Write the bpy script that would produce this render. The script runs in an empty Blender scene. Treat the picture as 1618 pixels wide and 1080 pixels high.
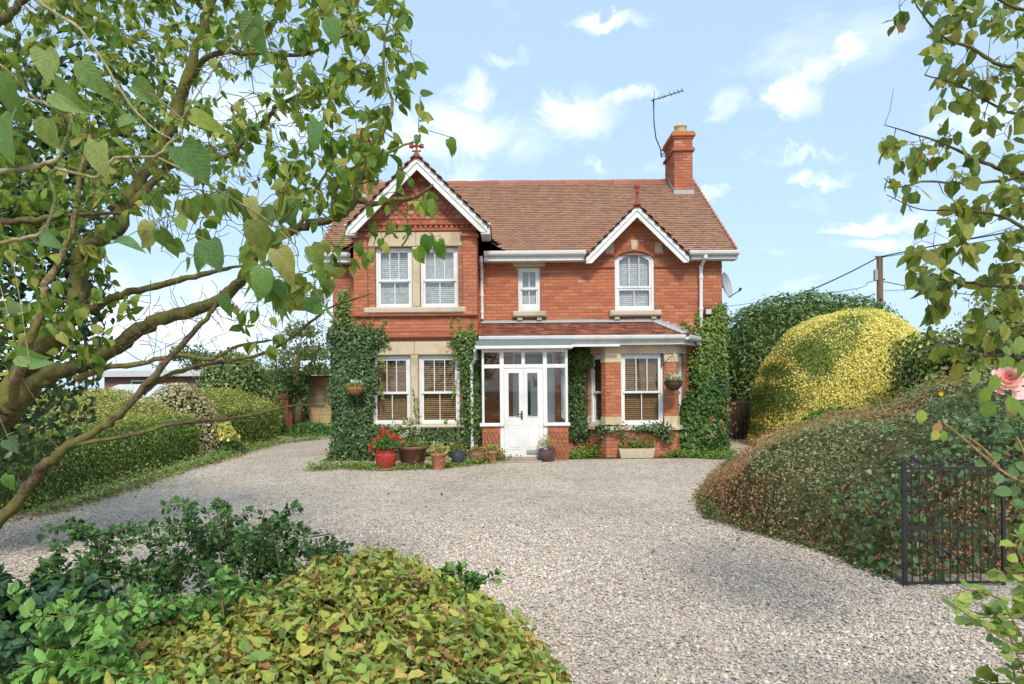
import bpy, math, random
import numpy as np
from mathutils import Vector, Matrix

random.seed(7)
RNG = np.random.default_rng(11)
scene = bpy.context.scene
COL = scene.collection
PI = math.pi

# ------------------------------------------------------------------ camera
F, CX, CY, H, D0, ROLL = 1079.0, 809.0, 612.0, 1.7, 15.4, 0.009
cam_data = bpy.data.cameras.new("camera")
cam = bpy.data.objects.new("camera", cam_data)
COL.objects.link(cam)
cam.location = (0, -D0, H)
cam.rotation_euler = (PI / 2, math.atan(ROLL), 0)
cam_data.sensor_width = 36.0
cam_data.lens = 36.0 * F / 1618.0
cam_data.shift_y = (CY - 540.0) / 1618.0
cam_data.clip_start = 0.05
cam_data.clip_end = 3000
scene.camera = cam

# ------------------------------------------------------------------ sky, sun, exposure
SUN_EL, SUN_AZ = math.radians(46), math.radians(172)      # azimuth from +Y towards +X
sdir = Vector((math.sin(SUN_AZ) * math.cos(SUN_EL), math.cos(SUN_AZ) * math.cos(SUN_EL), math.sin(SUN_EL)))
sun_data = bpy.data.lights.new("sun", 'SUN')
sun_data.energy = 2.45
sun_data.angle = math.radians(9.0)
sun_data.color = (1.0, 0.93, 0.82)
sun = bpy.data.objects.new("sun", sun_data)
COL.objects.link(sun)
sun.rotation_euler = sdir.to_track_quat('Z', 'Y').to_euler()
sun.location = (10, -30, 30)

scene.view_settings.view_transform = 'Standard'
scene.view_settings.look = 'None'
scene.view_settings.exposure = 0.45
scene.view_settings.gamma = 1
scene.view_settings.use_curve_mapping = False

world = bpy.data.worlds.new("World")
scene.world = world
world.use_nodes = True
wt = world.node_tree
wt.nodes.clear()


def N(t, kind, **kw):
    n = t.nodes.new(kind)
    for k, v in kw.items():
        if k in n.inputs:
            n.inputs[k].default_value = v
        else:
            setattr(n, k, v)
    return n


def L(t, a, b):
    t.links.new(a, b)


def math_node(t, op, a, b=None, clamp=False):
    n = t.nodes.new('ShaderNodeMath')
    n.operation = op
    n.use_clamp = clamp
    for i, x in enumerate((a, b)):
        if x is None:
            continue
        if isinstance(x, (int, float)):
            n.inputs[i].default_value = x
        else:
            t.links.new(x, n.inputs[i])
    return n.outputs[0]


def build_sky():
    t = wt
    sky = N(t, 'ShaderNodeTexSky', sky_type='NISHITA')
    sky.sun_disc = False
    sky.sun_elevation = SUN_EL
    sky.sun_rotation = SUN_AZ
    sky.altitude = 50
    sky.air_density = 1.0
    sky.dust_density = 2.0
    sky.ozone_density = 1.0
    tc = t.nodes.new('ShaderNodeTexCoord')
    d = tc.outputs['Generated']
    # cloud plane projection
    sep = t.nodes.new('ShaderNodeSeparateXYZ')
    L(t, d, sep.inputs[0])
    zz = math_node(t, 'ADD', math_node(t, 'ABSOLUTE', sep.outputs[2]), 0.22)
    comb = t.nodes.new('ShaderNodeCombineXYZ')
    L(t, math_node(t, 'DIVIDE', sep.outputs[0], zz), comb.inputs[0])
    L(t, math_node(t, 'DIVIDE', sep.outputs[1], zz), comb.inputs[1])
    n1 = N(t, 'ShaderNodeTexNoise', noise_dimensions='3D')
    n1.inputs['Scale'].default_value = 2.4
    n1.inputs['Detail'].default_value = 7
    n1.inputs['Roughness'].default_value = 0.6
    n1.inputs['Distortion'].default_value = 0.25
    L(t, comb.outputs[0], n1.inputs['Vector'])
    nd = N(t, 'ShaderNodeTexNoise', noise_dimensions='3D')
    nd.inputs['Scale'].default_value = 14.0
    nd.inputs['Detail'].default_value = 8
    nd.inputs['Roughness'].default_value = 0.62
    nd.inputs['Distortion'].default_value = 0.6
    L(t, d, nd.inputs['Vector'])
    # cumulus patches, each at its own bearing (px of the photo, half widths)
    blobs = [(725, 212, 85, 42, 1.0), (800, 222, 60, 32, .7), (765, 142, 42, 20, .6), (905, 188, 62, 34, 1.05), (985, 158, 60, 11, .75),
             (1258, 165, 28, 30, .95), (1290, 120, 30, 24, .7), (1340, 85, 38, 20, .95), (1160, 165, 30, 22, .4), (970, 38, 55, 10, .65),
             (1295, 290, 42, 10, .6), (1400, 365, 65, 9, .7), (1470, 390, 80, 14, .6), (718, 282, 42, 18, .7),
             (1130, 318, 30, 9, .45), (400, 170, 130, 55, .5), (300, 500, 260, 70, .8), (60, 530, 160, 70, .9), (1265, 255, 50, 9, .45),
             (1560, 200, 60, 40, .5), (958, 262, 18, 13, .35), (800, 85, 30, 10, .35)]
    acc = None
    warp = t.nodes.new('ShaderNodeVectorMath')
    warp.operation = 'MULTIPLY_ADD'
    warp.inputs[1].default_value = (0.14, 0.0, 0.08)
    warp.inputs[2].default_value = (-0.07, 0.0, -0.04)
    L(t, nd.outputs['Color'], warp.inputs[0])
    dw = t.nodes.new('ShaderNodeVectorMath')
    dw.operation = 'ADD'
    L(t, d, dw.inputs[0])
    L(t, warp.outputs[0], dw.inputs[1])
    for (px, py, wx, wy, amp) in blobs:
        u = (px - CX) / F
        v = (CY - py) / F + ROLL * u
        c = Vector((u, 1, v)).normalized()
        k = c.y
        sub = t.nodes.new('ShaderNodeVectorMath')
        sub.operation = 'SUBTRACT'
        L(t, dw.outputs[0], sub.inputs[0])
        sub.inputs[1].default_value = c
        mul = t.nodes.new('ShaderNodeVectorMath')
        mul.operation = 'MULTIPLY'
        L(t, sub.outputs[0], mul.inputs[0])
        mul.inputs[1].default_value = (F / (wx * k), 6.0, F / (wy * k))
        ln = t.nodes.new('ShaderNodeVectorMath')
        ln.operation = 'LENGTH'
        L(t, mul.outputs[0], ln.inputs[0])
        m = t.nodes.new('ShaderNodeMapRange')
        m.interpolation_type = 'SMOOTHSTEP'
        m.inputs['From Min'].default_value = 1.5
        m.inputs['From Max'].default_value = 0.2
        m.inputs['To Max'].default_value = amp
        L(t, ln.outputs['Value'], m.inputs['Value'])
        acc = m.outputs[0] if acc is None else math_node(t, 'MAXIMUM', acc, m.outputs[0])
    # patches broken up by fine noise
    nm = t.nodes.new('ShaderNodeMapRange')
    nm.inputs['From Min'].default_value = 0.30
    nm.inputs['From Max'].default_value = 0.66
    L(t, nd.outputs['Fac'], nm.inputs['Value'])
    brk = math_node(t, 'MULTIPLY', acc, math_node(t, 'ADD', math_node(t, 'MULTIPLY', nm.outputs[0], 1.1), 0.06), True)
    # thin veil and scattered wisps over the whole dome
    veil = t.nodes.new('ShaderNodeMapRange')
    veil.inputs['From Min'].default_value = 0.56
    veil.inputs['From Max'].default_value = 0.85
    veil.inputs['To Min'].default_value = 0.0
    veil.inputs['To Max'].default_value = 0.6
    L(t, n1.outputs['Fac'], veil.inputs['Value'])
    fac = math_node(t, 'MAXIMUM', brk, veil.outputs[0], True)
    mist = N(t, 'ShaderNodeMix', data_type='RGBA')
    L(t, sky.outputs[0], mist.inputs[6])
    mist.inputs[7].default_value = SKY_VEIL
    mist.inputs[0].default_value = 0.62
    mx = N(t, 'ShaderNodeMix', data_type='RGBA')
    L(t, fac, mx.inputs[0])
    L(t, mist.outputs[2], mx.inputs[6])
    mx.inputs[7].default_value = SKY_CLOUD
    bg = t.nodes.new('ShaderNodeBackground')
    bg.inputs['Strength'].default_value = SKY_STRENGTH
    L(t, mx.outputs[2], bg.inputs['Color'])
    out = t.nodes.new('ShaderNodeOutputWorld')
    L(t, bg.outputs[0], out.inputs['Surface'])


SKY_STRENGTH = 0.13
SKY_VEIL = (4.1, 5.65, 7.5, 1)
SKY_CLOUD = (8.2, 8.6, 9.2, 1)
build_sky()

# ------------------------------------------------------------------ materials


def base_nodes(name, rough=0.8, spec=0.3):
    m = bpy.data.materials.new(name)
    m.use_nodes = True
    t = m.node_tree
    t.nodes.clear()
    out = t.nodes.new('ShaderNodeOutputMaterial')
    p = t.nodes.new('ShaderNodeBsdfPrincipled')
    p.inputs['Roughness'].default_value = rough
    p.inputs['Specular IOR Level'].default_value = spec
    L(t, p.outputs[0], out.inputs['Surface'])
    a = N(t, 'ShaderNodeAttribute', attribute_name='col')
    oi = t.nodes.new('ShaderNodeObjectInfo')
    mu = N(t, 'ShaderNodeMix', data_type='RGBA', blend_type='MULTIPLY')
    mu.inputs[0].default_value = 1
    L(t, a.outputs['Color'], mu.inputs[6])
    L(t, oi.outputs['Color'], mu.inputs[7])
    return m, t, out, p, mu.outputs[2]


def noisy(t, col, scale, lo, hi, detail=4, tint=None, coord='Object', contrast=(0.3, 0.7)):
    tc = t.nodes.new('ShaderNodeTexCoord')
    n = t.nodes.new('ShaderNodeTexNoise')
    n.inputs['Scale'].default_value = scale
    n.inputs['Detail'].default_value = detail
    L(t, tc.outputs[coord], n.inputs['Vector'])
    r = t.nodes.new('ShaderNodeMapRange')
    r.inputs['From Min'].default_value = contrast[0]
    r.inputs['From Max'].default_value = contrast[1]
    r.inputs['To Min'].default_value = lo
    r.inputs['To Max'].default_value = hi
    L(t, n.outputs['Fac'], r.inputs['Value'])
    if tint is None:
        mu = N(t, 'ShaderNodeMix', data_type='RGBA', blend_type='MULTIPLY')
        mu.inputs[0].default_value = 1
        L(t, col, mu.inputs[6])
        L(t, r.outputs[0], mu.inputs[7])
    else:
        mu = N(t, 'ShaderNodeMix', data_type='RGBA')
        L(t, r.outputs[0], mu.inputs[0])
        L(t, col, mu.inputs[6])
        mu.inputs[7].default_value = (*tint, 1)
    return mu.outputs[2], n.outputs['Fac']


def bump(t, p, h, strength=0.4, dist=0.01):
    b = t.nodes.new('ShaderNodeBump')
    b.inputs['Strength'].default_value = strength
    b.inputs['Distance'].default_value = dist
    L(t, h, b.inputs['Height'])
    L(t, b.outputs[0], p.inputs['Normal'])


def mat_masonry(name, rough=0.9, fine=60, fine_amt=(0.8, 1.2), stain=None, stain_rng=(0.0, 0.5), stain_scale=0.8, bmp=0.4, spec=0.15, contrast=(0.5, 0.75)):
    m, t, out, p, c = base_nodes(name, rough, spec)
    c, f = noisy(t, c, fine, *fine_amt)
    if stain:
        c, _ = noisy(t, c, stain_scale, stain_rng[0], stain_rng[1], 6, stain, contrast=contrast)
    L(t, c, p.inputs['Base Color'])
    bump(t, p, f, bmp, 0.006)
    return m


M = {}
M['brick'] = mat_masonry('brick_clay', stain=(0.13, 0.085, 0.065), stain_rng=(0.0, 0.55), stain_scale=1.1)
M['tile'] = mat_masonry('roof_tile_clay', fine=14, fine_amt=(0.82, 1.15), stain=(0.30, 0.25, 0.12), stain_rng=(0.0, 0.30), stain_scale=1.6, contrast=(0.52, 0.8))
M['stone'] = mat_masonry('dressed_stone', fine=30, fine_amt=(0.85, 1.12), stain=(0.20, 0.16, 0.10), stain_rng=(0.0, 0.5), stain_scale=2.0, bmp=0.3)
M['paint'] = mat_masonry('white_gloss_paint', rough=0.35, fine=9, fine_amt=(0.95, 1.03), stain=(0.45, 0.43, 0.36), stain_rng=(0.0, 0.4), stain_scale=2.2, bmp=0.02, spec=0.5)
M['wood'] = mat_masonry('stained_timber', rough=0.7, fine=18, fine_amt=(0.75, 1.2), bmp=0.3)
M['bark'] = mat_masonry('bark', rough=0.9, fine=45, fine_amt=(0.45, 1.4), stain=(0.17, 0.17, 0.035), stain_rng=(0.0, 0.8), stain_scale=7, bmp=0.8, contrast=(0.42, 0.66))
M['iron'] = mat_masonry('black_iron', rough=0.45, fine=40, fine_amt=(0.7, 1.3), bmp=0.15, spec=0.5)
M['pot'] = mat_masonry('fired_clay', rough=0.6, fine=20, fine_amt=(0.82, 1.15), stain=(0.40, 0.33, 0.26), stain_rng=(0.0, 0.3), stain_scale=5, bmp=0.1, spec=0.3)
M['glaze'] = mat_masonry('glazed_ceramic', rough=0.12, fine=12, fine_amt=(0.8, 1.15), bmp=0.03, spec=0.6)
M['felt'] = mat_masonry('roofing_felt', rough=0.85, fine=60, fine_amt=(0.8, 1.2), bmp=0.3)
M['core'] = mat_masonry('shade_core_and_soil', rough=1.0, fine=30, fine_amt=(0.4, 1.5), bmp=0.9, spec=0.0)  # plant cores and backings coloured for inner shade; also soil in pots
M['room'] = mat_masonry('plaster', rough=0.9, fine=8, fine_amt=(0.9, 1.1), bmp=0.05)


def mat_leaf(name, rough=0.45, spec=0.35, trans=0.25, blotch=0.0, vein=False):
    m, t, out, p, c = base_nodes(name, rough, spec)
    c, f = noisy(t, c, 6 if vein else 55, 0.8, 1.2, 5, coord='Object')
    if vein:                                            # midrib and side veins, paler than the blade
        tc = t.nodes.new('ShaderNodeTexCoord')
        sp = t.nodes.new('ShaderNodeSeparateXYZ')
        L(t, tc.outputs['Object'], sp.inputs[0])
        ax = math_node(t, 'ABSOLUTE', sp.outputs[0])
        ph = math_node(t, 'MULTIPLY', math_node(t, 'SUBTRACT', sp.outputs[1], math_node(t, 'MULTIPLY', ax, 0.75)), 26.0)
        sv = math_node(t, 'POWER', math_node(t, 'ABSOLUTE', math_node(t, 'SINE', ph)), 14.0)
        mr = math_node(t, 'SUBTRACT', 1.0, math_node(t, 'MULTIPLY', ax, 45.0), True)
        vn = math_node(t, 'MAXIMUM', math_node(t, 'MULTIPLY', sv, 0.55), mr)
        vm = N(t, 'ShaderNodeMix', data_type='RGBA')
        L(t, math_node(t, 'MULTIPLY', vn, 0.17), vm.inputs[0])
        L(t, c, vm.inputs[6])
        vm.inputs[7].default_value = (0.36, 0.42, 0.16, 1)
        c = vm.outputs[2]
        bump(t, p, math_node(t, 'SUBTRACT', f, vn), 0.25, 0.02)
    if blotch:
        c, _ = noisy(t, c, 16, 0.0, blotch, 4, (0.30, 0.20, 0.05), contrast=(0.56, 0.72))
    L(t, c, p.inputs['Base Color'])
    tr = t.nodes.new('ShaderNodeBsdfTranslucent')
    hs = t.nodes.new('ShaderNodeMix')
    hs.data_type = 'RGBA'
    hs.blend_type = 'MULTIPLY'
    hs.inputs[0].default_value = 1
    L(t, c, hs.inputs[6])
    hs.inputs[7].default_value = (1.5, 1.45, 0.6, 1)
    L(t, hs.outputs[2], tr.inputs['Color'])
    mx = t.nodes.new('ShaderNodeMixShader')
    mx.inputs[0].default_value = trans
    L(t, p.outputs[0], mx.inputs[1])
    L(t, tr.outputs[0], mx.inputs[2])
    L(t, mx.outputs[0], out.inputs['Surface'])
    return m


M['leaf'] = mat_leaf('leaf', trans=0.28)
M['leaf_big'] = mat_leaf(vein=True, name='broad_leaf', trans=0.42, blotch=0.5, rough=0.5, spec=0.3)
M['leaf_glossy'] = mat_leaf('glossy_leaf', rough=0.40, spec=0.35, trans=0.2)
M['leaf_matt'] = mat_leaf('matt_leaf', rough=0.65, spec=0.2, trans=0.25, blotch=0.3)
M['petal'] = mat_leaf('petal', rough=0.6, spec=0.2, trans=0.35)


def mat_glass():
    m = bpy.data.materials.new('window_glass')
    m.use_nodes = True
    t = m.node_tree
    t.nodes.clear()
    out = t.nodes.new('ShaderNodeOutputMaterial')
    tr = t.nodes.new('ShaderNodeBsdfTransparent')
    tr.inputs[0].default_value = (0.93, 0.96, 0.95, 1)
    gl = t.nodes.new('ShaderNodeBsdfGlossy')
    gl.inputs['Roughness'].default_value = 0.02
    lw = t.nodes.new('ShaderNodeLayerWeight')
    lw.inputs['Blend'].default_value = 0.5
    mx = t.nodes.new('ShaderNodeMixShader')
    f2 = math_node(t, 'ADD', 0.10, math_node(t, 'MULTIPLY', math_node(t, 'POWER', lw.outputs['Facing'], 4.0), 0.7), True)
    L(t, f2, mx.inputs[0])
    L(t, tr.outputs[0], mx.inputs[1])
    L(t, gl.outputs[0], mx.inputs[2])
    L(t, mx.outputs[0], out.inputs['Surface'])
    return m


M['glass'] = mat_glass()


def mat_gravel():
    m, t, out, p, c = base_nodes('gravel_bed', 0.85, 0.2)
    tc = t.nodes.new('ShaderNodeTexCoord')
    v = N(t, 'ShaderNodeTexVoronoi')
    v.inputs['Scale'].default_value = 42
    L(t, tc.outputs['Object'], v.inputs['Vector'])
    sp = t.nodes.new('ShaderNodeSeparateColor')
    L(t, v.outputs['Color'], sp.inputs[0])
    r = t.nodes.new('ShaderNodeValToRGB')
    e = r.color_ramp.elements
    cols = [(0.0, (0.20, 0.165, 0.13)), (0.2, (0.36, 0.30, 0.225)), (0.45, (0.50, 0.42, 0.315)), (0.65, (0.58, 0.50, 0.395)), (0.85, (0.66, 0.60, 0.51)), (1.0, (0.48, 0.37, 0.245))]
    e[0].position, e[0].color = cols[0][0], (*cols[0][1], 1)
    e[1].position, e[1].color = cols[-1][0], (*cols[-1][1], 1)
    for pos, cc in cols[1:-1]:
        q = e.new(pos)
        q.color = (*cc, 1)
    L(t, sp.outputs[0], r.inputs[0])
    c, _ = noisy(t, r.outputs[0], 0.55, 0.86, 1.12, 5)
    c, _ = noisy(t, c, 3.0, 0.9, 1.08, 5)
    L(t, c, p.inputs['Base Color'])
    d = math_node(t, 'SUBTRACT', 1.0, v.outputs['Distance'])
    bump(t, p, d, 0.9, 0.02)
    return m


M['gravel'] = mat_gravel()
M['pebble'] = mat_masonry('pebble', rough=0.7, fine=70, fine_amt=(0.8, 1.2), bmp=0.1, spec=0.3)


def mat_soil():
    m, t, out, p, c = base_nodes('soil_and_grass', 0.95, 0.1)
    c, f = noisy(t, c, 1.2, 0.0, 1.0, 6, (0.07, 0.11, 0.03))
    c, f = noisy(t, c, 30, 0.6, 1.4, 6)
    L(t, c, p.inputs['Base Color'])
    bump(t, p, f, 0.8, 0.03)
    return m


M['soil'] = mat_soil()

# ------------------------------------------------------------------ mesh helpers
WORLD = {}


def attach(o, parent):
    if parent is not None:
        o.parent = parent
        o.matrix_parent_inverse = Matrix.Translation(-WORLD.get(parent.name, Vector((0, 0, 0))))
    return o


def tag(o, label, cat, group=None, kind=None):
    if label:
        o["label"] = label
    if cat:
        o["category"] = cat
    if group:
        o["group"] = group
    if kind:
        o["kind"] = kind
    return o


def thing(name, label, cat, loc=(0, 0, 0), group=None):
    o = bpy.data.objects.new(name, None)
    o.empty_display_size = 0.2
    o.location = loc
    COL.objects.link(o)
    WORLD[o.name] = Vector(loc)
    return tag(o, label, cat, group)


def link(name, me, mat=None, parent=None, kind=None):
    if mat is not None and not me.materials:
        me.materials.append(mat)
    o = bpy.data.objects.new(name, me)
    COL.objects.link(o)
    attach(o, parent)
    if kind:
        o["kind"] = kind
    return o


def sub(a, b):
    return (a[0] - b[0], a[1] - b[1], a[2] - b[2])


class MB:
    def __init__(s, col=(0.5, 0.5, 0.5)):
        s.v, s.f, s.c, s.col = [], [], [], col

    def face(s, pts, col=None):
        i = len(s.v)
        s.v.extend(tuple(p) for p in pts)
        s.f.append(tuple(range(i, i + len(pts))))
        s.c.append(col or s.col)

    def faces(s, pts, fs, col=None):
        i = len(s.v)
        s.v.extend(tuple(p) for p in pts)
        for f in fs:
            s.f.append(tuple(i + k for k in f))
            s.c.append(col or s.col)

    def box(s, x0, x1, y0, y1, z0, z1, col=None):
        s.faces([(x0, y0, z0), (x1, y0, z0), (x1, y1, z0), (x0, y1, z0), (x0, y0, z1), (x1, y0, z1), (x1, y1, z1), (x0, y1, z1)],
                [(3, 2, 1, 0), (4, 5, 6, 7), (0, 1, 5, 4), (1, 2, 6, 5), (2, 3, 7, 6), (3, 0, 4, 7)], col)

    def bbox(s, x0, x1, y0, y1, z0, z1, b=0.008, col=None):
        """box with a chamfered front (towards -y) and top edge"""
        s.faces([(x0, y0 + b, z0), (x1, y0 + b, z0), (x1, y1, z0), (x0, y1, z0), (x0, y0 + b, z1), (x1, y0 + b, z1), (x1, y1, z1), (x0, y1, z1),
                 (x0 + b, y0, z0 + b), (x1 - b, y0, z0 + b), (x1 - b, y0, z1 - b), (x0 + b, y0, z1 - b)],
                [(3, 2, 1, 0), (4, 5, 6, 7), (1, 2, 6, 5), (2, 3, 7, 6), (3, 0, 4, 7), (8, 9, 10, 11), (0, 1, 9, 8), (1, 5, 10, 9), (5, 4, 11, 10), (4, 0, 8, 11)], col)

    def tube(s, pts, r, n=6, col=None, cap=True):
        pts = [Vector(p) for p in pts]
        m = len(pts)
        rs = r if isinstance(r, (list, tuple, np.ndarray)) else [r] * m
        t0 = (pts[1] - pts[0]).normalized()
        up = Vector((0, 0, 1)) if abs(t0.z) < 0.9 else Vector((1, 0, 0))
        x = t0.cross(up).normalized()
        i0 = len(s.v)
        for k in range(m):
            tk = (pts[min(k + 1, m - 1)] - pts[max(k - 1, 0)]).normalized()
            x = (x - tk * x.dot(tk))
            x = x.normalized() if x.length > 1e-6 else tk.orthogonal().normalized()
            y = tk.cross(x)
            for j in range(n):
                a = 2 * PI * j / n
                s.v.append(tuple(pts[k] + (x * math.cos(a) + y * math.sin(a)) * rs[k]))
        for k in range(m - 1):
            for j in range(n):
                a, b = i0 + k * n + j, i0 + k * n + (j + 1) % n
                s.f.append((a, b, b + n, a + n))
                s.c.append(col or s.col)
        if cap:
            s.f.append(tuple(i0 + j for j in range(n))[::-1])
            s.f.append(tuple(i0 + (m - 1) * n + j for j in range(n)))
            s.c += [col or s.col] * 2

    def lathe(s, cx, cy, prof, n=20, col=None, z0=0.0, cols=None):
        i0 = len(s.v)
        for (r, z) in prof:
            for j in range(n):
                a = 2 * PI * j / n
                s.v.append((cx + r * math.cos(a), cy + r * math.sin(a), z0 + z))
        for k in range(len(prof) - 1):
            for j in range(n):
                a, b = i0 + k * n + j, i0 + k * n + (j + 1) % n
                s.f.append((a, b, b + n, a + n))
                s.c.append(cols[k] if cols else (col or s.col))

    def prism(s, poly, y0, y1, col=None, mp=None):
        """poly of (x, z), counter-clockwise seen from -y, extruded y0 (front) to y1; mp maps (x, y, z) to world"""
        mp = mp or (lambda x, y, z: (x, y, z))
        n = len(poly)
        s.faces([mp(x, y0, z) for x, z in poly] + [mp(x, y1, z) for x, z in poly],
                [tuple(range(n)), tuple(range(2 * n - 1, n - 1, -1))] + [(i, i + n, (i + 1) % n + n, (i + 1) % n) for i in range(n)], col)

    def ring(s, outer, inner, y0, y1, col=None, mp=None):
        mp = mp or (lambda x, y, z: (x, y, z))
        n = len(outer)
        pts = [mp(x, y0, z) for x, z in outer] + [mp(x, y0, z) for x, z in inner] + [mp(x, y1, z) for x, z in outer] + [mp(x, y1, z) for x, z in inner]
        fs = []
        for i in range(n):
            j = (i + 1) % n
            fs += [(i, j, n + j, n + i), (i, 2 * n + i, 2 * n + j, j), (n + i, n + j, 3 * n + j, 3 * n + i), (2 * n + j, 2 * n + i, 3 * n + i, 3 * n + j)]
        s.faces(pts, fs, col)

    def beam(s, p0, p1, prof, ax, az, col=None):
        p0, p1, ax, az = Vector(p0), Vector(p1), Vector(ax), Vector(az)
        n = len(prof)
        a = [p0 + ax * u + az * w for u, w in prof]
        b = [p1 + ax * u + az * w for u, w in prof]
        s.faces(a + b, [tuple(range(n))[::-1], tuple(range(n, 2 * n))] + [(i, (i + 1) % n, (i + 1) % n + n, i + n) for i in range(n)], col)

    def mesh(s, name, smooth=False):
        me = bpy.data.meshes.new(name)
        me.from_pydata(s.v, [], s.f)
        at = me.attributes.new('col', 'FLOAT_COLOR', 'FACE')
        c = np.ones((len(s.c), 4), np.float32)
        c[:, :3] = np.array(s.c, np.float32).reshape(-1, 3)
        at.data.foreach_set('color', c.ravel())
        if smooth:
            me.polygons.foreach_set('use_smooth', np.ones(len(me.polygons), bool))
        return me

    def build(s, name, mat, parent=None, kind=None, smooth=False):
        return link(name, s.mesh(name, smooth), mat, parent, kind)


def np_mesh(name, V, Fc, C, smooth=False):
    """V (n,3), Fc (m,k), C (m,3)"""
    me = bpy.data.meshes.new(name)
    m, k = Fc.shape
    me.vertices.add(len(V))
    me.vertices.foreach_set('co', np.ascontiguousarray(V, np.float32).ravel())
    me.loops.add(m * k)
    me.loops.foreach_set('vertex_index', np.ascontiguousarray(Fc, np.int32).ravel())
    me.polygons.add(m)
    me.polygons.foreach_set('loop_start', np.arange(0, m * k, k, dtype=np.int32))
    me.polygons.foreach_set('loop_total', np.full(m, k, np.int32))
    if smooth:
        me.polygons.foreach_set('use_smooth', np.ones(m, bool))
    me.update(calc_edges=True)
    at = me.attributes.new('col', 'FLOAT_COLOR', 'FACE')
    c = np.ones((m, 4), np.float32)
    c[:, :3] = C
    at.data.foreach_set('color', c.ravel())
    return me


def ground_z(y):
    """the drive rises a few centimetres towards the house"""
    t = min(1.0, max(0.0, (y + 4.8) / 3.6))
    return 0.10 * t * t * (3 - 2 * t)


def W(px, py, D):
    """point of the place at distance D (along the view axis) that the photo shows at px, py"""
    u = (px - CX) / F
    v = (CY - py) / F
    return Vector(((u - ROLL * v) * D, D - D0, H + (v + ROLL * u) * D))


def nz(P, freq, seed=0, octs=3):
    """cheap smooth noise in about -1..1 at points P (n,3)"""
    P = np.asarray(P, float)
    r = np.random.default_rng(seed)
    out = np.zeros(len(P))
    amp, tot = 1.0, 0.0
    for o in range(octs):
        for _ in range(4):
            k = r.normal(size=3)
            k = k / np.linalg.norm(k) * freq * (2 ** o) * r.uniform(0.7, 1.3)
            out += amp * np.sin(P @ k + r.uniform(0, 6.28))
        tot += amp * 1.6
        amp *= 0.55
    return np.clip(out / tot, -1, 1)


def pal(cols, n, jit=0.15, w=None, rng=RNG):
    c = np.array(cols, float)
    w = None if w is None else np.array(w, float) / sum(w)
    out = c[rng.choice(len(c), n, p=w)]
    return out * rng.uniform(1 - jit, 1 + jit, (n, 1))


def unit(A):
    return A / np.maximum(np.linalg.norm(A, axis=1, keepdims=True), 1e-9)


# leaf templates: y along the leaf, z up, width and length about 1
T_DIAMOND = (np.array([(0, 0, 0), (-.30, .45, .09), (0, 1, -.06), (.30, .45, .09)], float), np.array([(0, 2, 1), (0, 3, 2)]))
T_OVATE = (np.array([(0, 0, 0), (0, .5, -.03), (0, 1, -.14), (-.26, .22, .05), (-.27, .62, .03), (.26, .22, .05), (.27, .62, .03)], float),
           np.array([(0, 1, 3), (3, 1, 4), (4, 1, 2), (0, 5, 1), (5, 6, 1), (6, 2, 1)]))
T_NARROW = (T_OVATE[0] * np.array([.62, 1, 1]), T_OVATE[1])


def heart(curl=0.15, fold=0.08, twist=0.0):
    half = [(0.0, 0.0), (.24, -.10), (.43, .05), (.48, .28), (.42, .52), (.27, .76), (.11, .92), (0, 1.06)]
    mid = [0.0, 0.05, 0.16, 0.32, 0.52, 0.74, 0.92, 1.06]
    V, Fc = [], []
    for y in mid:
        V.append((0, y, -curl * y * y))
    nm = len(mid)
    for sgn in (-1, 1):
        base = len(V)
        for x, y in half[1:-1]:
            V.append((sgn * x, y, fold * x * 2 - curl * max(y, 0) ** 2 - 0.10 * x * x * 3 + twist * sgn * x * y))
        k = len(half) - 2
        for i in range(k):
            a = base + i
            tri = []
            if i == 0:
                tri.append((0, 1, a))
            else:
                p = base + i - 1
                tri += [(p, i, a), (i, i + 1, a)]
            if i == k - 1:
                tri += [(a, i + 1, nm - 1)]
            for q in tri:
                Fc.append(q if sgn < 0 else (q[0], q[2], q[1]))
    V = np.array(V, float)
    return V, np.array(Fc)


T_HEART = [heart(.12, .10), heart(.35, .05, .15), heart(-.1, .22, -.1), heart(.5, .3, .1)]


def scatter(name, mat, tmpl, P, A, Nn, S, C, parent=None, kind='stuff', smooth=False):
    V, Fc = tmpl
    A = unit(A)
    X = unit(np.cross(A, Nn))
    Z = np.cross(X, A)
    n, k = len(P), len(V)
    S = np.broadcast_to(np.asarray(S, float), (n,))
    pts = P[:, None, :] + S[:, None, None] * (V[None, :, 0:1] * X[:, None] + V[None, :, 1:2] * A[:, None] + V[None, :, 2:3] * Z[:, None])
    fc = (np.arange(n)[:, None, None] * k + Fc[None]).reshape(-1, Fc.shape[1])
    me = np_mesh(name, pts.reshape(-1, 3), fc, np.repeat(np.asarray(C, float), len(Fc), 0), smooth)
    return link(name, me, mat, parent, kind)


def tmpl_mesh(name, tmpl, smooth=True):
    V, Fc = tmpl
    return np_mesh(name, V, Fc, np.ones((len(Fc), 3)), smooth)


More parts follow.
